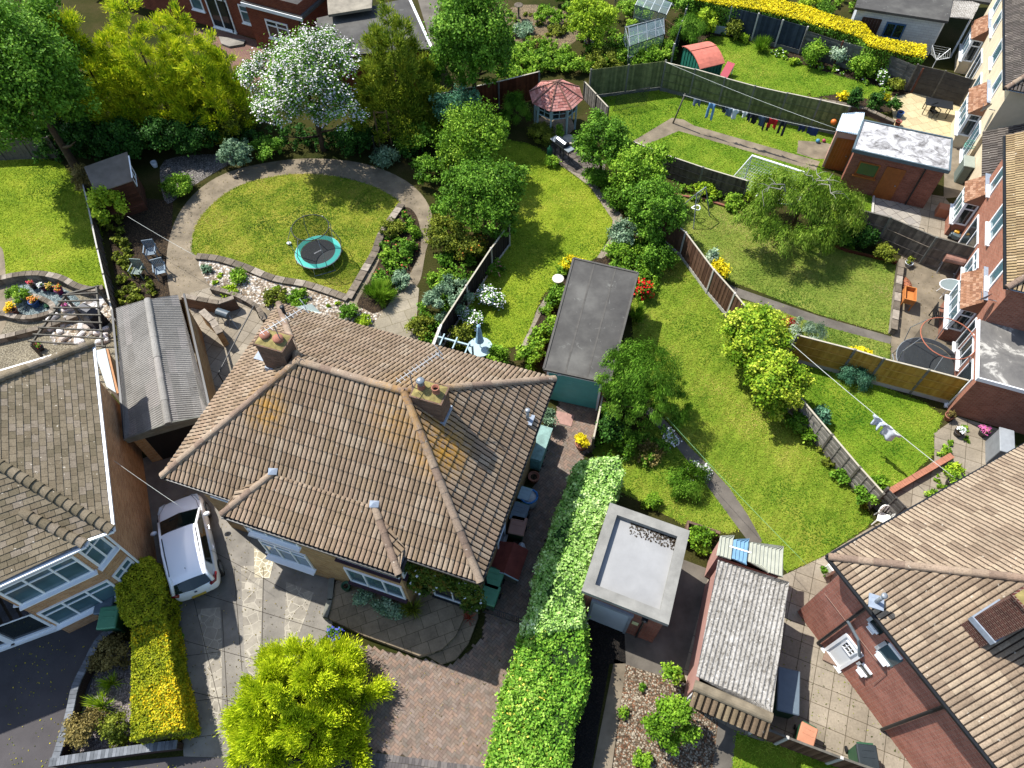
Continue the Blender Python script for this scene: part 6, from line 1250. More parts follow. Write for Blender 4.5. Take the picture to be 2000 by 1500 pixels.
# ---------------- hedges ----------------
def hedge(label,Lpx,Rpx,h,n,pal,mode='clip',name='hedge',noise=.07,leaf=1.0,flower=0,fcol='#ffee66',shrink=.86,sm=3,seed=0,side=None,**k):
    """Lpx/Rpx: left and right top edges at height h (pixels)"""
    L=smoothpoly([G(u,v,h) for u,v in Lpx],sm,False); R=smoothpoly([G(u,v,h) for u,v in Rpx],sm,False); c=(sum(L)/len(L)+sum(R)/len(R))/2
    t=thing(name,label,'hedge',(c[0],c[1],0)); rs=np.random.RandomState(seed+n); quads=[]
    def low(p,m): d=(m-p)*(1-1); return V(p[0],p[1],.02)
    m=len(L)
    for i in range(m-1):
        for j in range(3): quads.append((lerp(L[i],R[i],j/3),lerp(L[i],R[i],(j+1)/3),lerp(L[i+1],R[i+1],(j+1)/3),lerp(L[i+1],R[i+1],j/3),V(0,0,1)))
        for E,O in((L,R),(R,L)): o=unit((E[i]-O[i])*V(1,1,0)); quads.append((E[i],E[i+1],low(E[i+1],0),low(E[i],0),o))
    for i in(0,m-1): o=unit((L[i]-L[1 if i==0 else m-2])*V(1,1,0)); quads.append((L[i],R[i],low(R[i],0),low(L[i],0),o))
    A=np.array([np.linalg.norm(np.cross(q[1]-q[0],q[3]-q[0])) for q in quads]); top=np.array([q[4][2]>.5 for q in quads]); wt_=A*np.where(top,1.5,1.0); idx=rs.choice(len(quads),n,p=wt_/wt_.sum())
    Q=np.array([[q[0],q[1],q[2],q[3]] for q in quads]); N0=np.array([q[4] for q in quads]); a=rs.rand(n)[:,None]; b_=rs.rand(n)[:,None]
    P=(Q[idx,0]*(1-a)+Q[idx,1]*a)*(1-b_)+(Q[idx,3]*(1-a)+Q[idx,2]*a)*b_; N=N0[idx]
    ph=np.sin(P[:,0]*2.3+1)+np.sin(P[:,1]*3.1)+np.sin(P[:,2]*4+P[:,0]); ph2=np.sin(P[:,0]*9)*np.sin(P[:,1]*8+P[:,2]*7)
    P=P+N*(noise*(rs.normal(size=n)*.6+.5*ph+.5*ph2))[:,None]-N*(rs.rand(n)**3*.12)[:,None]
    # round the top edge
    cz=P[:,2]; P[:,:2]+= (c[:2]-P[:,:2])*0
    nn=N*.7+rdir(n,rs)*.7+V(0,0,.3); nn/=np.linalg.norm(nn,axis=1)[:,None]; ax=rdir(n,rs); 
    if mode=='feather': ax=N+rdir(n,rs)*.8
    ax/=np.linalg.norm(ax,axis=1)[:,None]
    l,wd=MODE[mode][:2]; Ls=l*leaf*(.6+.7*rs.rand(n)); W=wd*leaf*(.6+.7*rs.rand(n)); rr=np.clip(.5*rs.rand(n)+.25+.13*ph2+.1*ph/2,0,1)
    mi=np.zeros(n,int)
    if flower: mi[rs.rand(n)<flower*np.clip(ph+.6,0,2)]=1
    if side: mi[(N0[idx][:,2]<.5)&(P[:,2]<h-.18+.1*rs.rand(n))]=1
    off=np.array(WL[t.name]); me=leafmesh('foliage',P-off,nn,ax,Ls,W,[leafmat(pal)]+([flow(fcol)] if flower else ([leafmat(side)] if side else [])),mi,rr); o=bpy.data.objects.new('foliage',me); COL.objects.link(o); o.parent=t
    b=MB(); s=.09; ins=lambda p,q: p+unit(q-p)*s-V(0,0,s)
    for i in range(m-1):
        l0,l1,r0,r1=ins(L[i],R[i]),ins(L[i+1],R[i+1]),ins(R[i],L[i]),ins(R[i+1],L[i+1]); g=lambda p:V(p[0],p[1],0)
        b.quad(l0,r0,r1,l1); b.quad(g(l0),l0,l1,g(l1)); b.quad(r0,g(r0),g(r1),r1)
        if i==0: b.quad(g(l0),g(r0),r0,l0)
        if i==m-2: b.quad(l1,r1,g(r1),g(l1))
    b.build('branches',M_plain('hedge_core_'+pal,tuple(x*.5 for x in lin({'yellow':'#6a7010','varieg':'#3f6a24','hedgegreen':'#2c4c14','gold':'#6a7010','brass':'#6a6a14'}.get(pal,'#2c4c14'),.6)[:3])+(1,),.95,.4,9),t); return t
hedge('tall pale variegated hedge between the block paving and the parapet garage',[(1126,905),(1108,940),(1085,1000),(1062,1060),(1045,1120),(1031,1190),(1018,1240)],[(1204,897),(1214,930),(1194,975),(1166,1040),(1146,1100),(1131,1170),(1128,1225)],2.2,56000,'varieg','clipb',noise=.11)
hedge('lower dark green continuation of the hedge with yellow sprigs, down to the bottom edge',[(1020,1232),(1002,1290),(976,1360),(955,1430),(938,1520)],[(1128,1220),(1134,1290),(1128,1350),(1108,1420),(1086,1520)],2.05,48000,'hedgegreen','clipb',flower=.02,noise=.13,leaf=.9)
hedge('bright yellow clipped hedge running across the top right',[(1378,-12),(1440,-10),(1500,0),(1560,14),(1640,40),(1700,58),(1722,82),(1780,95),(1822,104)],[(1372,4),(1432,15),(1500,27),(1552,40),(1632,63),(1692,83),(1714,101),(1772,116),(1820,126)],1.95,30000,'yellow','clip',leaf=1.5,noise=.04,side='hedgegreen')
hedge('gold and green clipped box hedge beside the white car, lower block',[(248,1215),(245,1290),(243,1360),(240,1432)],[(312,1190),(322,1270),(334,1350),(346,1408)],1.5,26000,'brass','clip',leaf=1.15,noise=.04,flower=.22,fcol='#e8c820')
hedge('rounded gold-green top block of the hedge nearest the left house bay',[(232,1085),(219,1130),(222,1175),(240,1206)],[(285,1072),(305,1105),(308,1150),(302,1190)],1.75,18000,'brass','clip',leaf=1.1,noise=.05)
# ---------------- shrubs one can tell apart ----------------
S=shrub
S('khaki clipped ball shrub at the lower left corner of the walled bed',(154,1408),42,.95,pal='brown',leaf=1.0)
S('olive clipped ball shrub beside the khaki ball in the walled bed',(213,1406),34,.9,pal='olive')
S('grey-brown clipped ball shrub at the upper end of the walled bed',(208,1268),38,.95,pal='brown')
S('spiky lime grass clump in the gravel of the walled bed',(184,1362),22,.5,pal='lime',mode='grass',n=220)
S('pale spiky grass tuft above the lime clump in the walled bed',(205,1318),18,.4,pal='lime',mode='grass',n=160)
S('round dark green bush in the slate chips of the left garden',(36,560),22,.8,pal='mid')
S('small blue-green cushion plant by the blue pot',(99,576),9,.25,pal='bluegreen')
S('leafy climber sprawling over the woven fence top by the garden shed',(215,388),38,1.9,pal='lime',mode='broad',n=3500,z0=.2)
S('grey bare-twigged bush against the left end of the garden shed',(178,335),26,1.9,pal='brown',n=3000)
S('low leafy shrub in front of the dark hedge beside the garden shed',(356,352),32,.9,pal='mid',mode='broad',leaf=.8)
for i,(u,v,r,h,p,l) in enumerate([(175,250,48,2.4,'dark','leftmost dark laurel under the gold conifers'),(250,262,48,2.3,'dark','dark laurel directly behind the garden shed'),(330,255,48,2.2,'dark','dark laurel right of the garden shed roof'),(395,255,45,2.2,'dark','dark laurel above the gravel strip'),(450,225,40,2.2,'olive','olive evergreen shrub under the right gold conifer'),(470,290,38,1.5,'grey','grey-green shrub at the curve of the oval path'),(530,280,36,1.2,'green','low green shrub under the left of the blossom tree'),(700,262,38,1.7,'dark','dark shrub between blossom tree and cypress'),(760,300,28,.9,'grey','grey rounded shrub beside the black feeder pole'),(830,270,45,1.7,'green','green shrub right of the climbing frame'),(850,330,38,1.2,'green','low green shrub at the right end of the oval path'),(100,240,45,2.2,'dark','dark shrub right of the big tree trunk')]): S(l,(u,v),r,h,pal=p,mode='broad' if i<6 else 'small',leaf=1.0 if i<6 else 1.4)
S('brown-green leggy shrub beneath the lower dense green tree',(880,455),44,1.6,pal='olive',leaf=1.4); S('rusty flowered shrub right of the brown-green shrub by the black fence',(930,480),34,1.5,pal='olive',leaf=1.4,flower=.06,fcol='#c08030')
S('grey-green wiry shrub left of the white rose by the black fence',(880,580),52,1.5,pal='grey',leaf=1.2,clump=(.12,.25)); S('lighter wiry shrub above the paved patio slabs',(865,545),28,1.0,pal='mid',leaf=1.4)
S('bushy shrub at the foot of the black fence near the painted pergola',(825,632),26,1.1,pal='olive',leaf=1.3)
S('bright green mounded grass-like bush at the tip of the planted island',(740,568),32,.8,pal='mid',mode='grass',n=2600,leaf=.8)
for (u,v,r,h,p,l) in [(770,440,26,.6,'olive','brown-green plant at the top of the planted island'),(800,480,24,.7,'green','leafy green plant at the middle of the planted island'),(765,500,24,.6,'mid','small-leaved plant left of centre in the planted island'),(790,540,24,.6,'grey','grey plant at the lower right of the planted island'),(750,540,20,.5,'green','dark rosette plant above the mounded bush'),(812,450,16,.5,'mid','pale shrublet on the right rim of the planted island')]: S(l,(u,v),r,h,pal=p,leaf=1.3)
for (u,v,r,h,p,l) in [(545,572,28,.6,'olive','bronze plant in the pebble bed'),(588,574,26,.5,'mid','green plant right of the bronze one in the pebble bed'),(456,558,18,.4,'lime','lime plant in the left half of the pebble bed'),(470,530,22,.4,'mid','green mat plant on the stone edging of the pebble bed'),(683,603,20,.7,'green','round green bush near the tip of the round lawn'),(716,620,14,.4,'lime','small lime bush beside the round green bush'),(408,515,12,.3,'grey','silver tuft at the left tip of the pebble bed')]: S(l,(u,v),r,h,pal=p,leaf=1.2)
S('white flowering rose right of the black fence',(960,580),28,.9,pal='green',flower=.3,leaf=1.2); S('lower white flowering rose beside the black fence',(925,622),24,.8,pal='green',flower=.3,leaf=1.2)
S('clump of pink-tinged perennials at the edge of the middle lawn',(968,525),26,.6,pal='green',flower=.06,fcol='#d89080',leaf=1.2); S('yellowish shrub beyond the painted pergola',(905,650),30,1.0,pal='olive',leaf=1.3)
S('bright green shrub left of the felt garage corner',(1035,695),26,1.0,pal='mid',mode='broad',leaf=.8); S('bright green shrub by the closed parasol',(975,698),24,1.0,pal='mid',mode='broad',leaf=.8)
S('upright feathery bamboo-like shrub left of the gazebo',(1018,215),30,1.9,pal='green',mode='weep',leaf=.6); S('dark brownish heather mound below the gazebo',(1070,262),30,.9,pal='olive'); S('slim small conifer in front of the gazebo',(1101,262),9,1.0,pal='mid',sy=1)
S('small broad-leaved shrub below the barbecue',(1087,318),14,.5,pal='mid',mode='broad',leaf=.7)
for (u,v,r,h,p,l) in [(1170,350,28,1.1,'green','low shrub on the border opposite the cobbles'),(1215,385,30,1.3,'green','dark shrub under the pale-tipped tree'),(1225,460,30,1.3,'grey','grey-leaved shrub above the felt garage'),(1215,500,32,.9,'mid','fresh green perennials behind the felt garage'),(1290,500,38,1.7,'green','round shrub with red roses beside the felt garage'),(1125,520,24,.8,'yellow','bright yellow shrub at the felt garage back corner'),(1092,580,24,1.0,'green','dark shrub left of the felt garage'),(1075,640,26,.9,'mid','leafy green planting left of the garage door end'),(1240,545,22,1.0,'mid','shrub with white tips at the garage side')]: S(l,(u,v),r,h,pal=p,leaf=1.35)
S('red rose bush against the felt garage side',(1262,572),17,1.1,pal='green',flower=.34,fcol='#d81420',leaf=1.3); S('spray of ferns between the felt garage and the willow-leaved tree',(1243,620),18,.5,pal='mid',mode='grass',n=500)
S('dark twiggy shrub by the low grey fence under the willow-leaved tree',(1190,845),30,1.4,pal='dark',leaf=1.3); S('dark green shrub under the willow-leaved tree',(1225,868),28,1.1,pal='green',leaf=1.2)
S('mounded dark green juniper by the grey garden path',(1342,945),46,.9,pal='green',mode='weep',leaf=.5); S('white daisies spilling over the path edge by the juniper',(1355,925),30,.35,pal='mid',flower=.45,n=900,leaf=1.0); S('white daisies along the path below the willow-leaved tree',(1308,858),22,.35,pal='mid',flower=.4,n=500)
S('brown dried shrub between the hedge and the juniper',(1265,890),32,.5,pal='brown',n=900); S('wispy green plant behind the parapet garage',(1270,985),20,.5,pal='mid',mode='broad',leaf=.6)
S('leafy vegetable clump in the raised bed by the mossy garage',(1362,1058),26,1.0,pal='mid',mode='broad',leaf=.7)
S('tall open feathery shrub in the bark bed at the bottom',(1300,1420),56,2.2,n=9000,pal='mid',mode='small',leaf=1.2,clump=(.14,.28)); S('thin upright stem of the feathery shrub near the garage corner',(1297,1325),22,1.6,n=900,pal='mid',leaf=1.2)
S('small weed tuft in the bark bed',(1205,1395),14,.3,pal='mid',mode='broad',n=180,leaf=.6); S('second weed tuft higher in the bark bed',(1242,1348),9,.3,pal='green',mode='broad',n=120,leaf=.6); S('leafy weed at the bottom of the bark bed',(1240,1490),20,.4,pal='mid',mode='broad',leaf=.6)
# right-hand gardens
S('pale yellow variegated shrub beyond the brown fence',(1405,535),24,1.1,pal='yellow',leaf=1.4); S('tall part of the pale yellow variegated shrub',(1395,515),14,1.3,pal='silver',leaf=1.3)
S('silvery willow shrub above the new golden fence',(1572,665),44,1.3,pal='silver',mode='weep',leaf=.5,clump=(.15,.3)); S('small red-leaved shrub left of the silvery willow',(1540,648),16,1.1,pal='red',leaf=1.2)
S('yellow spirea ball above the new golden fence',(1678,712),26,.9,pal='yellow',leaf=1.2); S('spreading dark juniper below the new golden fence',(1672,742),38,.9,pal='bluegreen',mode='weep',leaf=.45)
for (u,v,r,h,p,l) in [(1690,472,32,1.3,'dark','dark shrub under the right side of the weeping tree'),(1650,480,26,.8,'green','leafy shrub at the foot of the weeping tree'),(1732,512,24,.8,'olive','bronze-tipped shrub by the grey-brown fence'),(1580,862,18,.6,'mid','round green perennial below the silver-grey fence'),(1560,830,24,.9,'green','dark shrub below the lower gold-green shrub tree'),(1605,820,22,.8,'bluegreen','blue-green plant right of the silver fence top'),(1640,940,18,.5,'green','straggly plant at the middle of the silver fence'),(1690,985,26,.9,'green','leafy plant at the bottom of the silver fence'),(1715,955,18,.6,'mid','white-flowered plant behind the silver fence'),(1845,895,10,.35,'mid','small round shrub at the end of the brick edging'),(1860,935,18,.5,'lime','lime weed clump by the roof edge'),(1820,985,18,.3,'mid','creeping weed between the slabs near the roof'),(1440,400,22,.7,'mid','leafy plant behind the rotary dryer'),(1500,402,18,.7,'green','broad-leaved plant left of the weeping tree'),(1385,378,26,.6,'lime','lime planting at the foot of the brown fence'),(1470,395,12,.7,'lime','yellow plant between the dryer and the weeping tree')]: S(l,(u,v),r,h,pal=p,leaf=1.3)
for (u,v,r,h,p,l,kw) in [(1604,117,24,1.5,'mid','left round green shrub in front of the dark lap fence',{}),(1652,118,22,1.4,'silver','silver-leaved leaning shrub between two round green shrubs',{}),(1701,138,25,1.5,'mid','right round green shrub in front of the dark lap fence',{}),(1735,165,16,.8,'green','white-flowered plant right of the round shrubs',dict(flower=.2)),(1760,180,16,.8,'olive','grassy clump by the corner of the dark fence',{}),(1502,98,20,.6,'mid','strappy green clump against the blue-grey fence',dict(mode='grass')),(1447,65,18,1.3,'olive','brownish palm-like shrub by the blue-grey fence',{}),(1467,82,12,.5,'lime','lime shrublet by the blue-grey fence',{}),(1562,132,10,.4,'lime','low lime plant at the lap fence',{}),(1655,200,13,.5,'yellow','yellow shrub on the lower edge of the top right lawn',{}),(1682,205,17,1.2,'dark','leftmost dark clipped topiary by the yellow patio',{}),(1720,212,17,1.2,'dark','middle dark clipped topiary by the yellow patio',{}),(1756,220,15,1.1,'dark','rightmost dark clipped topiary by the yellow patio',{}),(1740,206,10,.5,'gold','golden shrublet between the dark topiaries',{}),(1360,68,36,2.0,'green','bushy willow-like shrub above the metal shed',dict(mode='weep')),(1390,50,28,1.7,'lime','yellow-green shrub right of the willow-like shrub',{}),(1345,20,34,2.2,'green','dark green tree at the top left of the yellow hedge',{}),(1600,15,26,1.2,'lime','lime shrub beyond the yellow hedge',{}),(1540,0,20,2.0,'gold','golden clipped conifer beyond the yellow hedge',{}),(1625,30,24,.9,'green','leafy vegetable clump beyond the yellow hedge',{})]:
    S(l,(u,v),r,h,pal=p,leaf=kw.pop('leaf',1.35 if kw.get('mode')!='weep' else .6),**kw)
# allotment-like garden at the top centre
T('round lime-green tree in the overgrown garden at the top',(1168,42),3.4,56,11000,pal='lime',mode='small',leaf=1.5,cb=.1)
for (u,v,r,h,p,l) in [(1250,30,40,1.2,'mid','leafy bed behind the greenhouse'),(1260,112,46,1.1,'mid','broad-leaved patch in front of the greenhouse'),(1300,105,36,1.4,'mid','leafy shrub at the right corner of the greenhouse'),(1190,118,40,.9,'olive','olive perennials left of the greenhouse patch'),(1130,128,40,.8,'mid','green perennials behind the gazebo'),(1070,120,40,.7,'mid','weedy green patch above the gazebo'),(1030,110,36,.9,'mid','weedy green patch right of the grey-green tree'),(1035,60,26,.6,'grey','grey-green tuft near the birdbath'),(1085,30,34,.8,'mid','leafy row near the top of the overgrown garden'),(1060,82,24,.4,'brown','brown dried heap in the overgrown garden'),(1010,150,36,1.2,'mid','tall weeds left of the gazebo roof'),(1100,60,20,.4,'olive','low weeds by the sandy patch'),(1130,0,36,1.0,'green','green bushes at the very top centre')]: S(l,(u,v),r,h,pal=p,leaf=1.5,clump=(.14,.3))
# front of the right semi
S('variegated low shrub row under the right bay window',(738,1172),20,.5,pal='grey',n=1500,z0=.3); S('second variegated shrub in the row under the right bay',(700,1158),18,.5,pal='grey',n=1300,z0=.3); S('third variegated shrub of the row, next to the corner',(765,1190),17,.5,pal='grey',n=1200,z0=.3); S('small spiky plant at the right bay corner',(797,1185),16,.5,pal='olive',mode='grass',n=260,z0=.3)
S('crimson cordyline in a pot by the right house corner',(908,1205),12,.45,pal='red',mode='grass',n=70,leaf=.7,z0=.15); S('blue flowering shrub at the end of the apron',(645,1228),15,.6,pal='green',flower=.35,fcol='#5a60c8')
iv=[]
for i in range(26):
    a=8.5+random.random()*2.3; z=1.0+random.random()*2.6
    if a>9.0 and z<2.5 and a<10.4: z=2.5+random.random()*1.0
    q=M(a,.45-.22,z); iv.append((tuple(q),(.42,.24,.42)))
for i in range(10): q=M(8.5+.05,.1-.02+random.random()*.3,1+random.random()*2.5); iv.append((tuple(q),(.3,.3,.4)))
tag(crown('wall_climber',iv,14000,'small','ivy',None,loc=tuple(M(9.6,.3,0)),nclump=8,leaf=1.3,flower=.01),'dark reddish-green ivy covering the front wall beside the right bay','climber')
# ---------------- ground planting nobody could count ----------------
cover('mixed low perennials filling the planted island',[(796,405),(825,440),(825,490),(800,535),(780,570),(740,600),(705,590),(744,505),(765,440)],5200,'green',h=.35,flower=.03,fcol='#c86050',leaf=1.3)
cover('sparse rockery plants among the pebbles',[(405,500),(480,520),(600,560),(700,600),(740,620),(620,625),(500,580),(420,548)],1500,'lime',h=.15,leaf=1.2,rp=.16)
cover('overgrown vegetable plot planting',[(215,420),(245,400),(250,460),(300,540),(335,590),(250,600),(232,560)],5200,'olive',h=.45,leaf=1.6)
cover('border planting under the trees left of the middle lawn',[(850,360),(890,400),(990,470),(960,520),(900,600),(850,690),(815,640),(830,560),(850,460)],8000,'green',h=.6,leaf=1.5,rp=.35)
cover('planting along the right side border of the middle lawn',[(1150,340),(1200,360),(1290,470),(1300,530),(1255,600),(1190,520),(1230,440),(1180,380)],8000,'green',h=.6,leaf=1.5,rp=.35)
cover('border planting left of the felt garage',[(1100,535),(1120,515),(1070,640),(1058,718),(1030,700),(1050,640),(1075,590)],4200,'mid',h=.5,leaf=1.4,rp=.28)
cover('planting between the felt garage and the long lawn',[(1180,505),(1260,480),(1300,520),(1280,570),(1250,600),(1245,545)],3500,'mid',h=.6,leaf=1.4,rp=.3)
cover('dense undergrowth below the gold conifers',[(60,290),(120,240),(300,230),(520,240),(700,260),(860,240),(880,330),(800,320),(700,285),(520,285),(380,270),(200,300),(120,310)],15000,'dark',h=1.0,leaf=1.8,rp=.55,mode='small')
cover('overgrown weeds of the garden behind the gazebo',[(1000,170),(1010,60),(1080,90),(1200,70),(1330,100),(1300,135),(1160,150),(1060,160)],14000,'mid',h=.6,leaf=1.8,rp=.4)
cover('flower border under the dark lap fence',[(1400,65),(1480,90),(1570,120),(1640,145),(1760,190),(1745,195),(1640,162),(1560,136),(1490,102),(1440,80)],2600,'mid',h=.25,leaf=1.4,flower=.04)
cover('scattered plants in the border above the green fence',[(1540,200),(1640,205),(1755,228),(1750,255),(1640,225)],1200,'olive',h=.25,leaf=1.4)
cover('weeds in the slab joints of the laundry garden',[(1730,985),(1820,920),(1850,860),(1900,850),(1930,900),(1800,1010)],900,'mid',h=.12,leaf=1.2,rp=.18)
cover('rough plants along the silver-grey fence',[(1560,830),(1600,870),(1660,950),(1700,1010),(1690,1030),(1640,960),(1580,880)],1500,'olive',h=.3,leaf=1.4,rp=.2)
cover('border plants at the brown fence behind the rotary dryer',[(1310,365),(1380,380),(1460,405),(1500,430),(1480,440),(1400,412),(1320,392)],2400,'mid',h=.35,leaf=1.4)
cover('weeds in the sandy patch at the top',[(1000,20),(1130,20),(1140,90),(1010,100)],2400,'olive',h=.2,leaf=1.6)
cover('undergrowth beneath the willow-leaved tree',[(1165,760),(1180,760),(1290,830),(1300,900),(1240,930),(1160,890)],4200,'green',h=.5,leaf=1.3)
cover('weeds along the kerb beside the gold hedge',[(330,1190),(345,1200),(368,1440),(350,1440)],600,'mid',h=.12,leaf=1.1,rp=.12)
cover('vegetable bed beyond the yellow hedge',[(1560,-10),(1700,10),(1700,40),(1560,10)],2400,'mid',h=.5,leaf=1.6)
cover('dark undergrowth between the parapet garage and hedge',[(1170,1000),(1185,990),(1130,1150),(1120,1150)],1500,'green',h=.6,leaf=1.3)
ground('sandy_patch',[(1000,20),(1060,10),(1130,30),(1140,80),(1080,110),(1010,90)],M_gravel('sandy_soil',[lin('#b09a78',.66),lin('#a08a68',.66),lin('#8c785a',.66)],18),z=.01,smooth=2)

# leaves and bits blown over the hard surfaces
def litter(label,poly,n,pal,z=.03,s=.5):
    pts=[G(u,v)[:2] for u,v in poly]; A=np.array(pts); lo,hi=A.min(0),A.max(0); rs=np.random.RandomState(n); q=lo+(hi-lo)*rs.rand(n*3,2); q=q[inside(pts,q[:,0],q[:,1])][:n]; m=len(q); P=np.concatenate([q,np.full((m,1),z)],1); N=rs.normal(size=(m,3))*.3+V(0,0,1); N/=np.linalg.norm(N,axis=1)[:,None]; ax=rdir(m,rs)
    off=V(P[:,0].mean(),P[:,1].mean(),0); me=leafmesh('fallen_leaves',P-off,N,ax,(.03+.06*rs.rand(m)**2)*s*2,(.02+.04*rs.rand(m)**2)*s*2,[leafmat(pal)],np.zeros(m,int),rs.rand(m)); o=bpy.data.objects.new('fallen_leaves',me); COL.objects.link(o); o.location=off; tag(o,label,'leaf litter',kind='stuff')
litter('fallen leaves and grit scattered over the front drive',[(300,950),(420,900),(640,1170),(560,1300),(440,1470),(345,1465)],700,'brown')
litter('fallen leaves scattered over the tarmac',[(0,1250),(140,1230),(220,1230),(140,1400),(100,1480),(420,1480),(960,1520),(0,1520)],500,'gold')
litter('bits of leaf on the herringbone paving',[(700,1260),(940,1210),(1090,800),(1160,780),(1050,1080),(950,1480),(720,1450)],600,'brown',z=.035)
litter('leaf bits on the slab yard between garages and brick house',[(1380,1130),(1560,1150),(1760,1500),(1500,1500),(1330,1300)],600,'olive')
litter('leaf bits along the oval garden path',[(335,480),(400,350),(600,300),(800,350),(850,440),(820,600),(780,400),(600,330),(430,385),(385,500),(400,600),(350,600)],900,'brown')
litter('crumbs of soil and leaf on the concrete patio by the terraced house',[(1760,530),(1870,540),(1850,740),(1750,720)],300,'brown')
# ---------------- white hatchback ----------------
carw=NM('white_car_paint',.22,.6); carw.b.inputs['Base Color'].default_value=lin('#f6f8fa',.86); carw.b.inputs['Coat Weight'].default_value=.5; carw=carw.m
cgl=M_glass('car_glass',lin('#14201e',.7),.04); rubber=M_plain('tyre_rubber',lin('#202022',.7),.8,.1,5); redl=M_plain('red_lamp',lin('#8c1420',.7),.2,.15,5,.6); chrome=M_plain('chrome',lin('#c0c4c8',.7),.2,.1,5,.6,metal=.8)
cr_=G(352,1000,.6); cf=G(378,1150,.6); cf0=G(341,985,0); fwd=unit((G(340,995,.8)-G(366,1140,.8))*V(1,1,0)); cpos=(G(338,958,.6)+G(386,1153,.5))/2
car=thing('parked_car','white hatchback car parked on the concrete drive between the two houses','car',(cpos[0]+.02,cpos[1],0),math.atan2(fwd[1],fwd[0]))
# local frame: +x forward, y left. stations x, half widths at z levels (sill, shoulder, waist/glass base, roof)
def carbody():
    b=MB(); st=[# x, bottom z, halfwidth low, z mid, halfwidth mid, z hood/top, halfwidth top
    (2.02,.35,.42,.48,.52,.60,.40),(1.96,.22,.66,.50,.74,.68,.58),(1.78,.20,.78,.55,.83,.78,.70),(1.45,.20,.82,.60,.86,.86,.74),(1.0,.20,.83,.65,.875,.95,.76),(.75,.20,.83,.68,.88,.99,.77),(.2,.18,.83,.70,.885,.98,.80),(-.6,.18,.83,.72,.885,.99,.80),(-1.2,.18,.83,.74,.88,1.01,.78),(-1.6,.2,.82,.76,.86,1.02,.75),(-1.88,.22,.76,.74,.80,1.0,.68),(-2.0,.3,.66,.62,.72,.9,.58),(-2.05,.36,.5,.55,.6,.66,.5)]
    n=10; vs=[]
    for x,zb,wl,zm,wm,zt,wt in st:
        pr=[(-wl,zb),(-wm,(zb+zm)/2),(-wm,zm),(-(wm*.55+wt*.45),zm+(zt-zm)*.7),(-wt,zt),(wt,zt),((wm*.55+wt*.45),zm+(zt-zm)*.7),(wm,zm),(wm,(zb+zm)/2),(wl,zb)]
        for y,z in pr: vs.append((x,y,z))
    fs=[[i*n+k,i*n+(k+1)%n,(i+1)*n+(k+1)%n,(i+1)*n+k] for i in range(len(st)-1) for k in range(n)]; fs+=[list(range(n))[::-1],[(len(st)-1)*n+k for k in range(n)]]
    b.add(vs,fs); return b
cb_=carbody().build('body',carw,car,True,local=True)
def sub(o,lv=2):
    m=o.modifiers.new('s','SUBSURF'); m.levels=m.render_levels=lv
sub(cb_)
# cabin (glasshouse) and roof
def loft(secs): 
    b=MB(); n=len(secs[0]); vs=[v for s in secs for v in s]; b.add(vs,[[i*n+k,i*n+k+1,(i+1)*n+k+1,(i+1)*n+k] for i in range(len(secs)-1) for k in range(n-1)]); return b
gl_st=[(1.02,.93,.70,.93),(.55,1.16,.70,1.16),(.2,1.34,.66,1.34)]
b=MB(); b.add([(1.12,-.72,.95),(1.2,0,.97),(1.12,.72,.95),(.28,.62,1.40),(.36,0,1.43),(.28,-.62,1.40)],[[0,1,4,5],[1,2,3,4]]); b.build('windscreen',cgl,car,local=True)
b=MB(); b.add([(-1.62,-.56,1.36),(-1.66,0,1.40),(-1.62,.56,1.36),(-1.97,.62,1.0),(-2.04,0,1.0),(-1.97,-.62,1.0)],[[0,1,4,5],[1,2,3,4]]); b.build('rear_window',cgl,car,local=True)
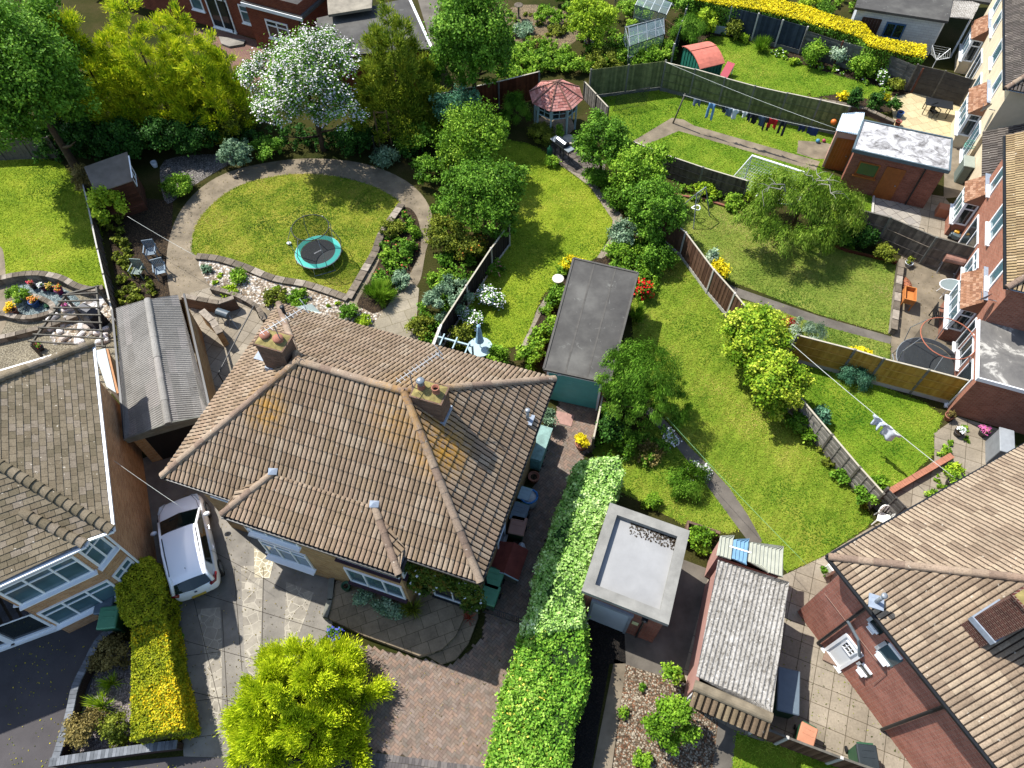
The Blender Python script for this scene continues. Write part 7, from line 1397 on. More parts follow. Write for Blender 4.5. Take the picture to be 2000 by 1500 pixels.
for s in(-1,1):
    b=MB(); b.add([(.95,.795*s,.97),(-1.35,.80*s,1.01),(-1.25,.66*s,1.36),(.18,.665*s,1.41)],[[0,1,2,3] if s<0 else [3,2,1,0]]); b.build('side_window',cgl,car,local=True)
    b=MB(); b.tube([(1.08,.765*s,.97),(.6,.70*s,1.23),(.26,.655*s,1.42),(-.5,.665*s,1.475),(-1.3,.63*s,1.43),(-1.62,.59*s,1.37),(-1.95,.70*s,1.0)],[.05,.05,.05,.045,.06,.08,.07],8); b.build('pillar',carw,car,True,local=True)
    b=MB(); b.add([(-1.3,.66*s,1.39),(-1.66,.58*s,1.35),(-1.96,.68*s,1.0),(-1.4,.80*s,1.0)],[[0,1,2,3] if s<0 else [3,2,1,0]]); b.build('rear_pillar',carw,car,local=True)
    b=MB(); b.ball((.72,.98*s,1.0),(.09,.13,.08),10,6); b.build('mirror',carw,car,True,local=True)
    for x in(1.28,-1.28):
        b=MB(); b.tube([(x,.70*s,.32),(x,.90*s,.32)],.33,20); w_=b.build('wheel',rubber,car,local=True); b=MB(); b.tube([(x,.89*s,.32),(x,.915*s,.32)],.22,14); b.build('rim',chrome,w_,local=True)
    b=MB(); b.add([(-1.98,.50*s,.92),(-1.93,.74*s,.98),(-1.62,.86*s,.90),(-1.7,.88*s,.78),(-1.98,.66*s,.78)],[[0,1,2,3,4] if s>0 else [4,3,2,1,0]]); [None]; 
    b=MB(); b.tube([(-2.0,.55*s,.86),(-1.93,.72*s,.91),(-1.66,.84*s,.95)],[.06,.09,.04],8); b.build('tail_lamp',redl,car,True,local=True)
    b=MB(); b.tube([(1.96,.50*s,.63),(1.84,.69*s,.70),(1.55,.77*s,.80)],[.05,.07,.03],8); b.build('headlight',M_glass('lamp_glass',lin('#c0c8cc',.6)),car,True,local=True)
    for x in(.25,-.6): b=MB(); b.box((x,.90*s,.80),(.17,.03,.035)); b.build('door_handle',carw,car,local=True)
    for x in(.22,-.78): b=MB(); b.tube([(x,.893*s,.35),(x,.897*s,.7),(x-.02,.83*s,.98)],.006,4); b.build('door_gap',blackp,car,local=True)
    b=MB(); b.tube([(1.93,.5*s,.70),(1.5,.69*s,.885),(1.02,.745*s,.985)],.007,4); b.build('bonnet_gap',blackp,car,local=True)
    b=MB(); b.tube([(.1,.60*s,1.47),(-1.45,.58*s,1.455)],.018,5); b.build('roof_seam',blackp,car,local=True)
b=loft([[(x,y*w,z-.045*abs(y)**2.2) for y in(-1,-.85,-.5,0,.5,.85,1)] for x,w,z in((.30,.64,1.43),(.05,.66,1.475),(-.5,.67,1.495),(-1.1,.65,1.475),(-1.5,.62,1.44),(-1.72,.57,1.395),(-1.76,.55,1.37))]); b.build('roof',carw,car,True,local=True)
b=MB(); b.box((-2.07,0,.5),(.03,.5,.11)); b.build('number_plate',M_plain('yellow_plate',lin('#d8b84a',.7),.5,.05,5),car,local=True)
b=MB(); b.box((-2.045,0,.80),(.03,.09,.05)); b.build('badge',chrome,car,local=True); b=MB(); b.tube([(-1.35,0,1.45),(-1.38,0,1.56)],.012,5); b.build('aerial',blackp,car,local=True); b=MB(); b.tube([(1.1,-.2,1.0),(.95,.35,1.09)],.012,4); b.build('wiper',blackp,car,local=True)
# ---------------- bins and boxes ----------------
def M_pl(n,c): return M_plain(n,lin(c,.7),.5,.12,5,.35)
gbin=M_pl('green_bin_plastic','#2f5c40'); lgbin=M_pl('light_green_lid','#5c9a74'); gryl=M_pl('grey_blue_lid','#66747e'); brnl=M_pl('brown_lid','#a07868'); darkl=M_pl('dark_lid','#2c3438'); orl=M_pl('peach_lid','#c48868')
def wbin(label,px,rz,lid,body=None,s=1.0,group='wheeled bins'):
    p=G(*px,.9*s); t=thing('wheelie_bin',label,'bin',(p[0],p[1],0),rz,group); b=MB(); q=.5
    b.add([(-.22,-.27,.05),(.22,-.27,.05),(.22,.25,.05),(-.22,.25,.05),(-.29,-.36,.98),(.29,-.36,.98),(.29,.34,.98),(-.29,.34,.98)],[[3,2,1,0],[0,1,5,4],[1,2,6,5],[2,3,7,6],[3,0,4,7],[4,5,6,7]]); b.box((0,.38,.95),(.5,.06,.05)); b.build('body',body or gbin,t,local=True)
    b=MB(); b.bev((0,-.02,1.02),(.62,.74,.09),0,.05); b.box((0,-.02,1.07),(.4,.03,.02)); b.box((0,.18,1.07),(.36,.03,.02)); b.build('lid',lid,t,local=True)
    for x in(-.27,.27): b=MB(); b.tube([(x-.02,.3,.1),(x+.02,.3,.1)],.1,10); b.build('wheel',rubber,t,local=True)
    t.scale=(s,s,s); return t
hz=rzx
wbin('pale green lidded bin by the side wall, nearer the front corner',(949,1161),hz,lgbin); wbin('pale green lidded bin by the side wall, nearer the red-roofed log store',(957,1131),hz,lgbin)
wbin('bin with a faded brown lid between the log store and the grey-lidded bin',(1006,1028),hz+.1,brnl); wbin('grey-blue lidded bin beside the blue-rimmed rubble bag',(1010,1002),hz,gryl)
wbin('small pale blue box bin against the house side wall above the bag',(1021,966),hz,M_pl('pale_blue_lid','#a4bcc4'),s=.75)
wbin('green bin with its lid tilted by the left house hedge',(206,1192),.1,lgbin,s=1.05); wbin('dark grey-blue bin tucked behind the green bin at the left house',(199,1164),.1,gryl,M_pl('grey_bin','#3c4850'))
wbin('green bin with a peach-brown lid beside the bottom right fence',(1562,1446),-.5,orl,s=.85); wbin('bin with a black lid on the slabs at the bottom right',(1678,1492),-.1,darkl)
sb=thing('storage_box','grey-blue storage box in the shade beside the mossy garage','storage box',tuple(G(1511,1370)),-.25); b=MB(); b.bev((0,0,.45),(.65,1.3,.9),0,.03); b.build('body',gbin,sb,local=True); b=MB(); b.bev((0,0,.95),(.72,1.4,.1),0,.03); b.build('lid',gryl,sb,local=True)
ks=thing('log_store','small low store with a red-brown two-sided roof in the side passage','store',tuple(G(988,1110)),hz); b=MB(); b.box((0,0,.4),(.85,1.0,.8)); b.build('wall',wgrey,ks,local=True)
b=MB(); rrd=M_plain('red_brown_felt',lin('#7c3c30',.7),.85,.3,4); b.add([(-.55,-.6,.85),(.0,-.6,1.15),(0,.6,1.15),(-.55,.6,.85),(.55,-.6,.85),(.55,.6,.85)],[[0,1,2,3],[1,4,5,2]]); b.add([(-.55,-.6,.81),(.0,-.6,1.11),(0,.6,1.11),(-.55,.6,.81),(.55,-.6,.81),(.55,.6,.81)],[[3,2,1,0],[2,5,4,1]]); b.build('roof',rrd,ks,local=True); b=MB(); b.beam((-.55,-.61,.82),(0,-.61,1.12),.03,.06); b.beam((.55,-.61,.82),(0,-.61,1.12),.03,.06); b.build('barge_board',pbm,ks,local=True)
bg=thing('rubble_bag','white rubble sack with a rolled blue rim in the side passage','bag',tuple(G(1028,985))); b=MB(); b.lathe((0,0,0),[(.22,0),(.34,.15),(.36,.4),(.33,.65),(.3,.72)],14,sx=1,sy=.9); b.build('sack',M_plain('white_sack',lin('#c8c8c4',.7),.8,.2,9),bg,True,local=True); b=MB(); b.tube([(.33*math.cos(k*.45),.3*math.sin(k*.45),.73+.03*math.sin(k*1.7)) for k in range(15)],.045,6); b.build('rim',M_pl('blue_rim','#3c84c8'),bg,True,local=True); b=MB(); b.lathe((0,0,.6),[(.3,0),(.02,.05)],10); b.build('rubble',bark_m,bg,local=True)
wbg=tag(MB().ball((*G(1012,1077)[:2],.35),(.16,.2,.3),9,6).build('plastic_bag',M_plain('white_plastic',lin('#e0e4e8',.75),.4,.15,9),smooth=True),'white plastic bag stuffed behind the red-roofed log store','bag')
cab=thing('garden_cabinet','weathered turquoise cabinet with a slatted front in the side passage','cabinet',tuple(G(1046,893)),hz-.0); tq=M_plain('worn_turquoise',lin('#6fa098',.66),.8,.3,6); b=MB(); b.box((0,.2,.42),(.6,1.5,.84)); b.build('body',tq,cab,local=True)
b=MB(); [b.box((0,-.6-.0+k*0,.1+k*.085),(.62,.07,.05)) for k in range(9)]; b.build('slats',tq,cab,local=True); b=MB(); b.box((0,.2,.87),(.7,1.6,.05)); b.build('top',M_plain('worn_turquoise_top',lin('#88a8a0',.66),.8,.35,5),cab,local=True)
# ---------------- pots ----------------
def pot(label,px,r,h,mat,plant=None,pm='small',n=300,flower=0,fcol='#ffffff',ph=.3,pr=1.1,z0=0,cat='plant pot'):
    p=G(px[0],px[1],z0+h*.6); t=thing('plant_pot',label,cat,(p[0],p[1],z0)); b=MB(); b.lathe((p[0],p[1],z0),[(r*.7,0),(r*.95,h*.85),(r,h*.86),(r,h),(r*.86,h),(r*.84,h*.86)],14); b.build('pot',mat,t,True); b=MB(); b.lathe((p[0],p[1],z0+h*.85),[(r*.85,0),(.01,.01)],12); b.build('soil',soil,t)
    if plant: crown('plant',[((p[0],p[1],z0+h+ph*.35),(r*pr,r*pr,ph*.6))],n,pm,plant,t,flower,fcol,nclump=8,leaf=.9)
    return t
bluep=M_pl('blue_glaze','#3c64a4'); whp=M_pl('white_pot','#d8dcdc'); purpp=M_pl('purple_pot','#7c2c5c'); dkp=M_pl('dark_pot','#3a3434')
pot('terracotta pot of yellow flowers at the left end of the slate bed',(30,589),.2,.3,pot_t,'green',flower=.75,fcol='#ffc800',n=700,ph=.4,pr=1.3); pot('blue glazed pot of orange flowers in the slate ring',(70,573),.24,.35,bluep,'green',flower=.5,fcol='#e89040',ph=.2)
pot('small pot with red and white flowers, first of the row by the curved wall',(69,541),.15,.24,dkp,'mid',flower=.55,fcol='#e05060'); pot('purple pot with white flowers, second of the row by the curved wall',(90,545),.16,.24,purpp,'mid',flower=.6,fcol='#f4f0f0'); pot('small pot of mixed flowers, third of the row by the curved wall',(104,547),.14,.22,dkp,'mid',flower=.5,fcol='#f0c060'); pot('magenta pot of orange flowers, last of the row by the curved wall',(119,551),.2,.3,purpp,'mid',flower=.55,fcol='#e88038',ph=.2)
pot('pot of pink flowers under the grey pergola',(132,585),.15,.25,purpp,'green',flower=.4,fcol='#d060a0'); pot('pot of red flowers at the lower left of the grey pergola',(80,662),.17,.22,dkp,'green',flower=.3,fcol='#a02040')
pot('terracotta pot heaped with bright yellow flowers on the side drive',(1134,870),.3,.4,pot_t,'yellow',n=2600,ph=.35,pr=1.25); pot('pot with a grey-green ball shrub on a short stem at the side drive',(1068,826),.22,.4,dkp,'grey',n=2200,ph=.7,pr=1.7); pot('empty terracotta pot by the house side wall',(1039,934),.24,.35,pot_t)
pot('terracotta pot above the metal shed',(1366,86),.3,.45,pot_t); pot('dark round pot among the overgrown beds',(1163,88),.32,.4,dkp); pot('small pot with a leafy bunch at the slab patio corner',(1805,413),.12,.2,dkp,'lime',n=120); pot('blue pot beside the rightmost topiary',(1768,237),.2,.35,bluep); pot('red pot on the yellow patio by the outbuilding roof',(1764,254),.18,.3,M_pl('red_pot','#8c3c30'))
pot('dark green tub at the apron corner below the bay window',(669,1140),.17,.4,gbin,z0=.3); pot('dark pot with a leafy plant at the roof edge, bottom right',(1856,958),.25,.35,dkp,'mid',n=260,ph=.5,pr=1.6)
pot('small terracotta pot with twiggy plant by the extension wall',(1852,830),.2,.3,pot_t,'brown',n=200); pot('black pot of white flowers on the laundry garden slabs',(1870,862),.2,.25,dkp,'silver',flower=.5,n=300); pot('pot of pink and cream flowers beside the grey cabinet',(1920,862),.22,.3,dkp,'mid',flower=.7,fcol='#e070b0',n=400); pot('white bowl pot with a yellow-green plant on the concrete patio',(1779,530),.2,.25,whp,'olive',n=200)
tag(MB().lathe((*G(312,312)[:2],0),[(.13,0),(.17,.32),(.14,.32),(.13,.05)],12).build('bucket',whp,smooth=True),'white bucket on the soil behind the garden shed','bucket')
tag(MB().ball((*G(468,337)[:2],.09),(.14,.12,.1),8,5).build('rock',stone,smooth=False),'single pale rock lying on the oval path','rock'); tag(MB().ball((*G(571,470)[:2],.12),(.13,.1,.07),8,5).build('cloth',white),'crumpled white cloth on the grass left of the trampoline','cloth')
for i in range(26):
    u=100+random.random()*110; v=585+random.random()*75
    if (v-600)>(1.0*(u-60)): continue
    tag(MB().bev((*G(u,v)[:2],.1),(random.uniform(.25,.6),random.uniform(.18,.35),random.uniform(.12,.24)),random.random()*3,.05).build('rock',M_plain('white_rock%d'%(i%3),lin(['#e8e4e0','#d8ccc4','#b8aca0'][i%3],.72),.85,.2,5)),'pale rock in the heap of white stones under the grey pergola','rock','white rockery stones')
ground('white_rocks_bed',[(105,630),(150,592),(215,575),(222,600),(190,630),(150,650),(110,652)],pebble,z=.05)
# ---------------- trampolines ----------------
netm=M_net('black_net',lin('#26282a',.7),.42)
def trampoline(label,px,R,zb,padm,netm_,H=1.75,ringm=None,tilt=0,group='trampolines'):
    c=G(px[0],px[1],zb); t=thing('trampoline',label,'trampoline',(c[0],c[1],0),0,group); N=28; P=lambda r,z,k: V(c[0]+r*math.cos(2*math.pi*k/N),c[1]+r*math.sin(2*math.pi*k/N),z)
    b=MB(); [b.quad(P(R-.26,zb,k),P(R,zb,k),P(R,zb,k+1),P(R-.26,zb,k+1)) for k in range(N)]; [b.quad(P(R,zb-.05,k),P(R,zb-.05,k+1),P(R,zb,k+1),P(R,zb,k)) for k in range(N)]; b.build('safety_pad',padm,t)
    b=MB(); b.add([P(R-.27,zb-.02,k) for k in range(N)],[list(range(N))]); m=b.build('jumping_mat',M_plain('black_mat',lin('#3a3e40',.7),.7,.15,3),t)
    b=MB(); b.tube([P(R+.01,zb-.03,k) for k in range(N+1)],.022,6,cap=False); b.build('frame',steel,t)
    for j in range(3):
        b=MB(); k=j*N/3+2; b.tube([P(R,zb-.05,k),P(R+.05,.03,k),P(R+.05,.03,k+4),P(R,zb-.05,k+4)],.025,6); b.build('leg',steel,t)
    rt=R-.28
    for j in range(6):
        k=j*N/6; b=MB(); b.tube([P(R+.03,zb-.1,k),P(R+.16,zb+.8,k),P(rt+.08,zb+H,k)],.018,6); b.build('pole',steel,t)
    b=MB(); [b.quad(P(rt,zb,k),P(rt,zb,k+1),P(rt+.04,zb+H,k+1),P(rt+.04,zb+H,k)) for k in range(N)]; b.build('net',netm_,t)
    b=MB(); b.tube([P(rt+.04,zb+H,k) for k in range(N+1)],.022,6,cap=False); b.build('top_ring',ringm or blackp,t); return t,c
tr,tc=trampoline('small turquoise-edged trampoline with a black net on the round lawn',(626,484),1.12,.55,M_plain('turquoise_pad',lin('#30b4a4',.66),.5,.08,3),netm,1.6)
def text(body,size,parent,loc,rot,mat,name='lettering',ext=.002):
    cu=bpy.data.curves.new(name,'FONT'); cu.body=body; cu.size=size; cu.extrude=ext; cu.align_x='CENTER'; cu.align_y='CENTER'; tmp=bpy.data.objects.new('tmp',cu); COL.objects.link(tmp); dg=bpy.context.evaluated_depsgraph_get(); me=bpy.data.meshes.new_from_object(tmp.evaluated_get(dg)); bpy.data.objects.remove(tmp)
    me.materials.clear(); me.materials.append(mat); o=bpy.data.objects.new(name,me); COL.objects.link(o); o.parent=parent; o.location=np.array(loc)-np.array(WL[parent.name]); o.rotation_euler=rot; return o
b=MB(); lx=unit(V(.8,.6,0)); ly=V(-lx[1],lx[0],0)
for k in range(9): p_=V(tc[0],tc[1],.538)+lx*(k-4)*.05+ly*.0; b.beam(p_-ly*.035,p_+ly*.035,.018,.004); b.beam(p_+ly*(.03 if k%2 else -.03)-lx*.016,p_+ly*(.03 if k%2 else -.03)+lx*.02,.012,.004)
b.build('lettering',white,tr)
tr2,_=trampoline('round trampoline with a copper-coloured ring on the concrete patio',(1815,722),1.35,.5,M_plain('black_pad',lin('#33363a',.7),.6,.1,3),M_net('grey_net',lin('#2a2c2e',.7),.25),1.7,M_plain('copper_ring',lin('#b06a50',.7),.5,.2,4))
# ---------------- furniture ----------------
def chair(label,px,rz,mat,s=1.0,group='garden chairs',seatm=None):
    p=G(px[0],px[1],.4); t=thing('garden_chair',label,'chair',(p[0],p[1],0),rz,group)
    for x,y in((-.25,-.25),(.25,-.25),(-.25,.25),(.25,.25)): b=MB(); b.beam((x,y,0),(x,y,.62 if y<0 else .95),.04,.04); b.build('leg',mat,t,local=True)
    b=MB(); [b.box((0,-.22+k*.075,.42),(.5,.055,.02)) for k in range(7)]; b.build('seat',seatm or mat,t,local=True); b=MB(); [b.box((-.2+k*.08,.26,.68),(.05,.02,.5)) for k in range(6)]; b.box((0,.26,.94),(.54,.03,.05)); b.build('backrest',seatm or mat,t,local=True)
    for x in(-.27,.27): b=MB(); b.box((x,0,.63),(.05,.56,.03)); b.build('armrest',mat,t,local=True)
    t.scale=(s,)*3; return t
gch=M_plain('grey_painted_wood',lin('#7c8c98',.7),.7,.2,5)
chair('grey slatted garden chair lying by the vegetable plot, uppermost of three',(300,478),.2,gch); chair('greenish slatted garden chair, left of the three by the plot',(273,515),-.1,M_plain('moss_wood',lin('#88968c',.7),.8,.25,5)); chair('grey garden chair with a pale cushion, lowest of the three by the plot',(318,515),.35,gch,seatm=M_plain('pale_slats',lin('#9cacb4',.7),.7,.2,5))
wc=thing('plastic_chair','white moulded plastic chair at the end of the silver-grey fence','chair',tuple(G(1712,1034)),-.5); wpl=M_plain('white_plastic_chair',lin('#e8e8e0',.76),.4,.08,3)
b=MB(); b.bev((0,0,.42),(.46,.44,.03),0,.05); b.build('seat',wpl,wc,local=True); b=MB()
for k in range(8): a=math.pi*(k/7); x,y=-.25*math.cos(a),.08+.2*math.sin(a); b.tube([(x,y,.45),(x*1.1,y*1.15+.03,.66 if k in(0,7) else .82)],.032,6)
b.tube([(-.275*math.cos(math.pi*k/11),.12+.235*math.sin(math.pi*k/11),.66+.18*math.sin(math.pi*k/11)**.6) for k in range(12)],.04,6); b.build('backrest',wpl,wc,True,local=True)
for x,y in((-.2,-.2),(.2,-.2),(-.2,.2),(.2,.2)): b=MB(); b.tube([(x,y,.42),(x*1.2,y*1.2,0)],[.035,.025],6); b.build('leg',wpl,wc,local=True)
gt_=thing('glass_table','oval glass garden table with white metal legs on the concrete patio','table',tuple(G(1862,580))); c=G(1862,573,.7); b=MB(); b.lathe((c[0],c[1],.7),[(.5,0),(.5,.015),(.01,.016)],18,sx=1.1,sy=.75); b.build('table_top',M_plain('frosted_glass',lin('#98a8a8',.5),.2,.1,2,.5),gt_)
for k in range(4): b=MB(); a=.8+k*1.57; b.tube([(c[0]+.2*math.cos(a),c[1]+.15*math.sin(a),.69),(c[0]+.42*math.cos(a),c[1]+.33*math.sin(a),0)],.015,5); b.build('leg',white,gt_)
b=MB(); b.tube([(c[0]+.55*math.cos(k*.3142)*1,c[1]+.375*math.sin(k*.3142),.71) for k in range(21)],.02,5,cap=False); b.build('rim',white,gt_)
chair('dark garden chair with white arms on the concrete patio below the glass table',(1835,632),1.2,blackp); chair('dark chair beside the black table on the yellow patio',(1836,232),.4,blackp,.8)
tb=thing('garden_table','black rectangular table on the yellow patio','table',tuple(G(1845,222))); c=G(1845,218,.7); b=MB(); b.bev((c[0],c[1],.71),(1.5,.8,.04),-.35,.02); b.build('table_top',blackp,tb)
for x,y in((-.65,-.3),(.65,-.3),(-.65,.3),(.65,.3)): ca,sa=math.cos(-.35),math.sin(-.35); b=MB(); q=(c[0]+x*ca-y*sa,c[1]+x*sa+y*ca); b.tube([(*q,.69),(*q,0)],.025,5); b.build('leg',blackp,tb)
pl_=thing('wooden_planter','orange wooden trough planter on legs by the pot wall','planter',tuple(G(1768,608)),-.35); orp=M_plain('orange_planter_wood',lin('#c47a3c',.7),.75,.2,5)
b=MB(); [b.box(c,s) for c,s in(((0,-.42,.6),(.5,.04,.3)),((0,.42,.6),(.5,.04,.3)),((-.24,0,.6),(.04,.8,.3)),((.24,0,.6),(.04,.8,.3)))]; b.box((0,0,.5),(.46,.8,.03)); b.build('trough',orp,pl_,local=True)
for x,y in((-.22,-.38),(.22,-.38),(-.22,.38),(.22,.38)): b=MB(); b.beam((x,y,0),(x,y,.45),.05,.05); b.build('leg',orp,pl_,local=True)
tag(MB().lathe((*G(1772,572)[:2],0),[(.35,0),(.3,.12),(.15,.22),(.02,.26)],12,sx=.8,sy=1.6).build('brick_rubble',M_gravel('orange_rubble',[lin('#c47a54',.7),lin('#a86444',.7),lin('#d89070',.7)],16)),'heap of orange broken clay behind the wooden planter','rubble')
tag(MB().bev((*G(1845,436)[:2],.28),(.7,.5,.55),-.4,.02).build('storage_box',M_plain('clay_box',lin('#b87858',.7),.8,.15,4)),'terracotta coloured box against the orange-red brick wall','box')
bq=thing('barbecue','black gas barbecue on the cobbles at the lawn edge','barbecue',tuple(G(1105,310)),-.9); b=MB(); b.bev((0,0,.9),(.75,.5,.12),0,.03); b.build('body',blackp,bq,local=True); b=MB(); b.tube([(-.34,0,.98),(.34,0,.98)],.24,14); b.build('lid',M_plain('black_enamel',lin('#2a2e34',.7),.25,.1,3,.6),bq,local=True)
for x in(-.58,.58): b=MB(); b.bev((x,0,.92),(.38,.46,.04),0,.02); b.build('side_shelf',M_plain('shelf_steel',lin('#8c9498',.7),.35,.1,3),bq,local=True)
for x,y in((-.33,-.2),(.33,-.2),(-.33,.2),(.33,.2)): b=MB(); b.beam((x,y,0),(x,y,.85),.04,.04); b.build('leg',blackp,bq,local=True)
b=MB(); b.lathe((*G(1082,303)[:2],0),[(.15,0),(.16,.05),(.16,.38),(.1,.46),(.05,.5),(.05,.56)],12); tag(b.build('gas_bottle',M_pl('green_bottle','#2c6c4c'),smooth=True),'green gas bottle beside the black barbecue','gas bottle')
tag(MB().lathe((*G(1120,287)[:2],0),[(.4,0),(.42,.4),(.42,.46),(.01,.47)],18).build('stone_table',M_plain('mottled_stone',lin('#b0a898',.72),.9,.35,6),smooth=False),'round pale stone table beside the barbecue','table')
cbq=thing('covered_barbecue','barbecue under a black cover beneath the grey pergola','barbecue',tuple(G(190,615)),-.5); b=MB(); b.add([(-.55,-.35,0),(.55,-.35,0),(.55,.35,0),(-.55,.35,0),(-.5,-.3,.85),(.5,-.3,.85),(.5,.3,.85),(-.5,.3,.85),(-.3,-.15,1.1),(.3,-.15,1.1),(.3,.15,1.1),(-.3,.15,1.1)],[[0,1,5,4],[1,2,6,5],[2,3,7,6],[3,0,4,7],[4,5,9,8],[5,6,10,9],[6,7,11,10],[7,4,8,11],[8,9,10,11]]); b.build('cover',M_plain('black_cover',lin('#30323c',.7),.5,.3,3),cbq,local=True)
bb_=thing('barrel_barbecue','brown drum barbecue on a trolley by the grey-brown fence','barbecue',tuple(G(1850,548)),-.35); b=MB(); b.tube([(-.45,0,.9),(.45,0,.9)],.22,14); b.build('drum',M_plain('faded_brown_drum',lin('#a07868',.7),.5,.25,3),bb_,local=True); 
for x in(-.4,.4): b=MB(); b.beam((x,-.2,0),(x,0,.75),.04,.04); b.beam((x,.2,0),(x,0,.75),.04,.04); b.build('leg',steel,bb_,local=True)
mw=thing('lawn_mower','grey and yellow lawn mower standing against the house wall','lawn mower',tuple(G(1868,482)),.9); b=MB(); b.bev((0,0,.25),(.4,.55,.3),0,.08); b.build('body',M_pl('mower_grey','#5c6c70'),mw,local=True); b=MB(); b.bev((0,.05,.45),(.22,.25,.12),0,.04); b.build('motor',M_pl('mower_yellow','#d8a030'),mw,local=True); b=MB(); b.tube([(-.2,.25,.3),(-.2,.6,.95),(.2,.6,.95),(.2,.25,.3)],.015,6); b.build('handle',blackp,mw,local=True)
for x,y in((-.2,-.2),(.2,-.2),(-.2,.2),(.2,.2)): b=MB(); b.tube([(x-.02,y,.09),(x+.02,y,.09)],.09,10); b.build('wheel',rubber,mw,local=True)
rk=thing('grey_cupboard','grey metal garden cupboard beside the pink flowers at the brick wall','cupboard',tuple(G(1934,905)),-.35); b=MB(); b.bev((0,0,.55),(.5,1.1,1.1),0,.02); b.build('body',M_plain('grey_metal',lin('#84888a',.7),.5,.15,4),rk,local=True); b=MB(); b.bev((0,0,1.12),(.56,1.16,.05),0,.02); b.build('lid',M_plain('grey_metal2',lin('#9a9ea0',.7),.5,.15,4),rk,local=True)
ps=thing('parasol','closed pale blue parasol standing over a table by the painted pergola','parasol',tuple(G(940,695))); c=G(940,695); b=MB(); b.tube([(c[0],c[1],0),(c[0],c[1],2.25)],.025,8); b.build('pole',white,ps); b=MB(); b.lathe((c[0],c[1],1.15),[(.2,0),(.17,.15),(.13,.45),(.1,.8),(.06,1.0),(.09,1.05),(.02,1.12)],9); b.build('canopy',M_plain('pale_blue_canvas',lin('#9cc4dc',.72),.8,.2,12),ps)
tb2=thing('round_table','pale blue round garden table beneath the closed parasol','table',tuple(c)); b=MB(); b.lathe((c[0],c[1],.7),[(.55,0),(.55,.03),(.04,.031)],20); b.build('table_top',pbm,tb2); 
for k in range(4): a=k*1.57; b=MB(); b.tube([(c[0]+.35*math.cos(a),c[1]+.35*math.sin(a),.69),(c[0]+.4*math.cos(a),c[1]+.4*math.sin(a),0)],.025,5); b.build('leg',pbm,tb2)
def birdbath(label,px,R,h,m): c=G(px[0],px[1],h); t=thing('bird_bath',label,'bird bath',(c[0],c[1],0),0,'bird baths'); b=MB(); b.lathe((c[0],c[1],0),[(R*.6,0),(R*.5,.06),(R*.22,.12),(R*.2,h-.12),(R*.4,h-.08)],12); b.build('pedestal',m,t,True); b=MB(); b.lathe((c[0],c[1],h-.08),[(R*.4,0),(R,.06),(R,.1),(R*.8,.09),(.01,.03)],16); b.build('basin',m,t,True)
birdbath('white bird bath beside the bright yellow shrub at the felt garage',(1094,546),.28,.8,M_plain('white_stone',lin('#d8d0c4',.74),.8,.15,5)); birdbath('stone bird bath in the sandy patch at the top centre',(1027,10),.3,.9,stone)
rl_=thing('garden_roller','dark grey drum on a metal stand on the slab terrace','garden roller',tuple(G(445,612))); p,q=G(428,598,.55),G(450,606,.55); b=MB(); b.tube([p,q],.2,16); b.build('drum',M_plain('dark_grey_drum',lin('#4c5860',.7),.5,.2,3),rl_); 
for e in(p,q): b=MB(); b.tube([e,V(e[0]+.3,e[1]-.35,0)],.018,5); b.tube([e,V(e[0]-.1,e[1]-.3,0)],.018,5); b.build('stand',steel,rl_)
tag(MB().box((*((G(640,1178)+G(640,1170))/2)[:2],.0),(.01,.01,.01)).build('tmp',white)) if 0 else None
# ---------------- football goals, airers, laundry ----------------
def goal(label,c0,c1,h,dep,mat,netc,al,r=.04):
    a,b_=G(*c0),G(*c1); t=thing('football_goal',label,'goal',tuple((a+b_)/2),0,'football goals'); d=unit(b_-a); n=dep
    A,B_=a+V(0,0,h),b_+V(0,0,h); C0,C1=a+n,b_+n; b=MB(); b.tube([a,A,B_,b_],r,8); b.build('post_frame',mat,t); b=MB(); b.tube([A,C0,C1,B_],r*.8,8); b.tube([a,C0],r*.7,6); b.tube([b_,C1],r*.7,6); b.build('back_frame',mat,t)
    b=MB(); k=int(np.linalg.norm(B_-A)/.12)
    for i in range(k+1): f=i/k; b.beam(lerp(A,B_,f),lerp(C0,C1,f),.009,.009)
    for j in range(1,12): f=j/12; b.beam(lerp(A,C0,f),lerp(B_,C1,f),.009,.009)
    for (x,y,z_) in((a,A,C0),(b_,B_,C1)):
        for j in range(1,9): f=j/9; b.beam(lerp(y,z_,f),lerp(x,z_,f),.009,.009)
        for j in range(1,7): f=j/7; b.beam(lerp(x,z_,f*.0)+V(0,0,h*f),lerp(z_,y,f),.009,.009)
    b.build('net',netc,t)
_h=2.0; _c0=G(1457,372); _A=_c0+V(0,0,_h)
_c1=G(1592,352,_h)*V(1,1,0); _dd=unit(G(1440,371)-_c0)*.9
_pg=G; goal.__globals__['G']=lambda u,v,z=0: (_c0 if u==0 else _c1); goal('white framed football goal with a white net beside the weeping tree',(0,0),(1,0),_h,_dd,white,white,1,r=.055); G=_pg
gg=thing('net_goal','black-framed practice goal with a dark mesh net on the upper lawn','goal',tuple(G(1240,210))); a,b_=G(1208,221),G(1272,209); A,B_=a+V(.1,.0,1.1),b_+V(.05,0,1.15); b=MB(); b.tube([a,A,B_,b_,a],.02,6); b.tube([A,a+V(-.2,1.0,0)],.015,5); b.tube([B_,b_+V(-.2,1.0,0)],.015,5); b.build('frame',blackp,gg); b=MB(); b.quad(a,b_,B_,A); b.build('net',M_net('dark_mesh',lin('#3c443c',.7),.35),gg)
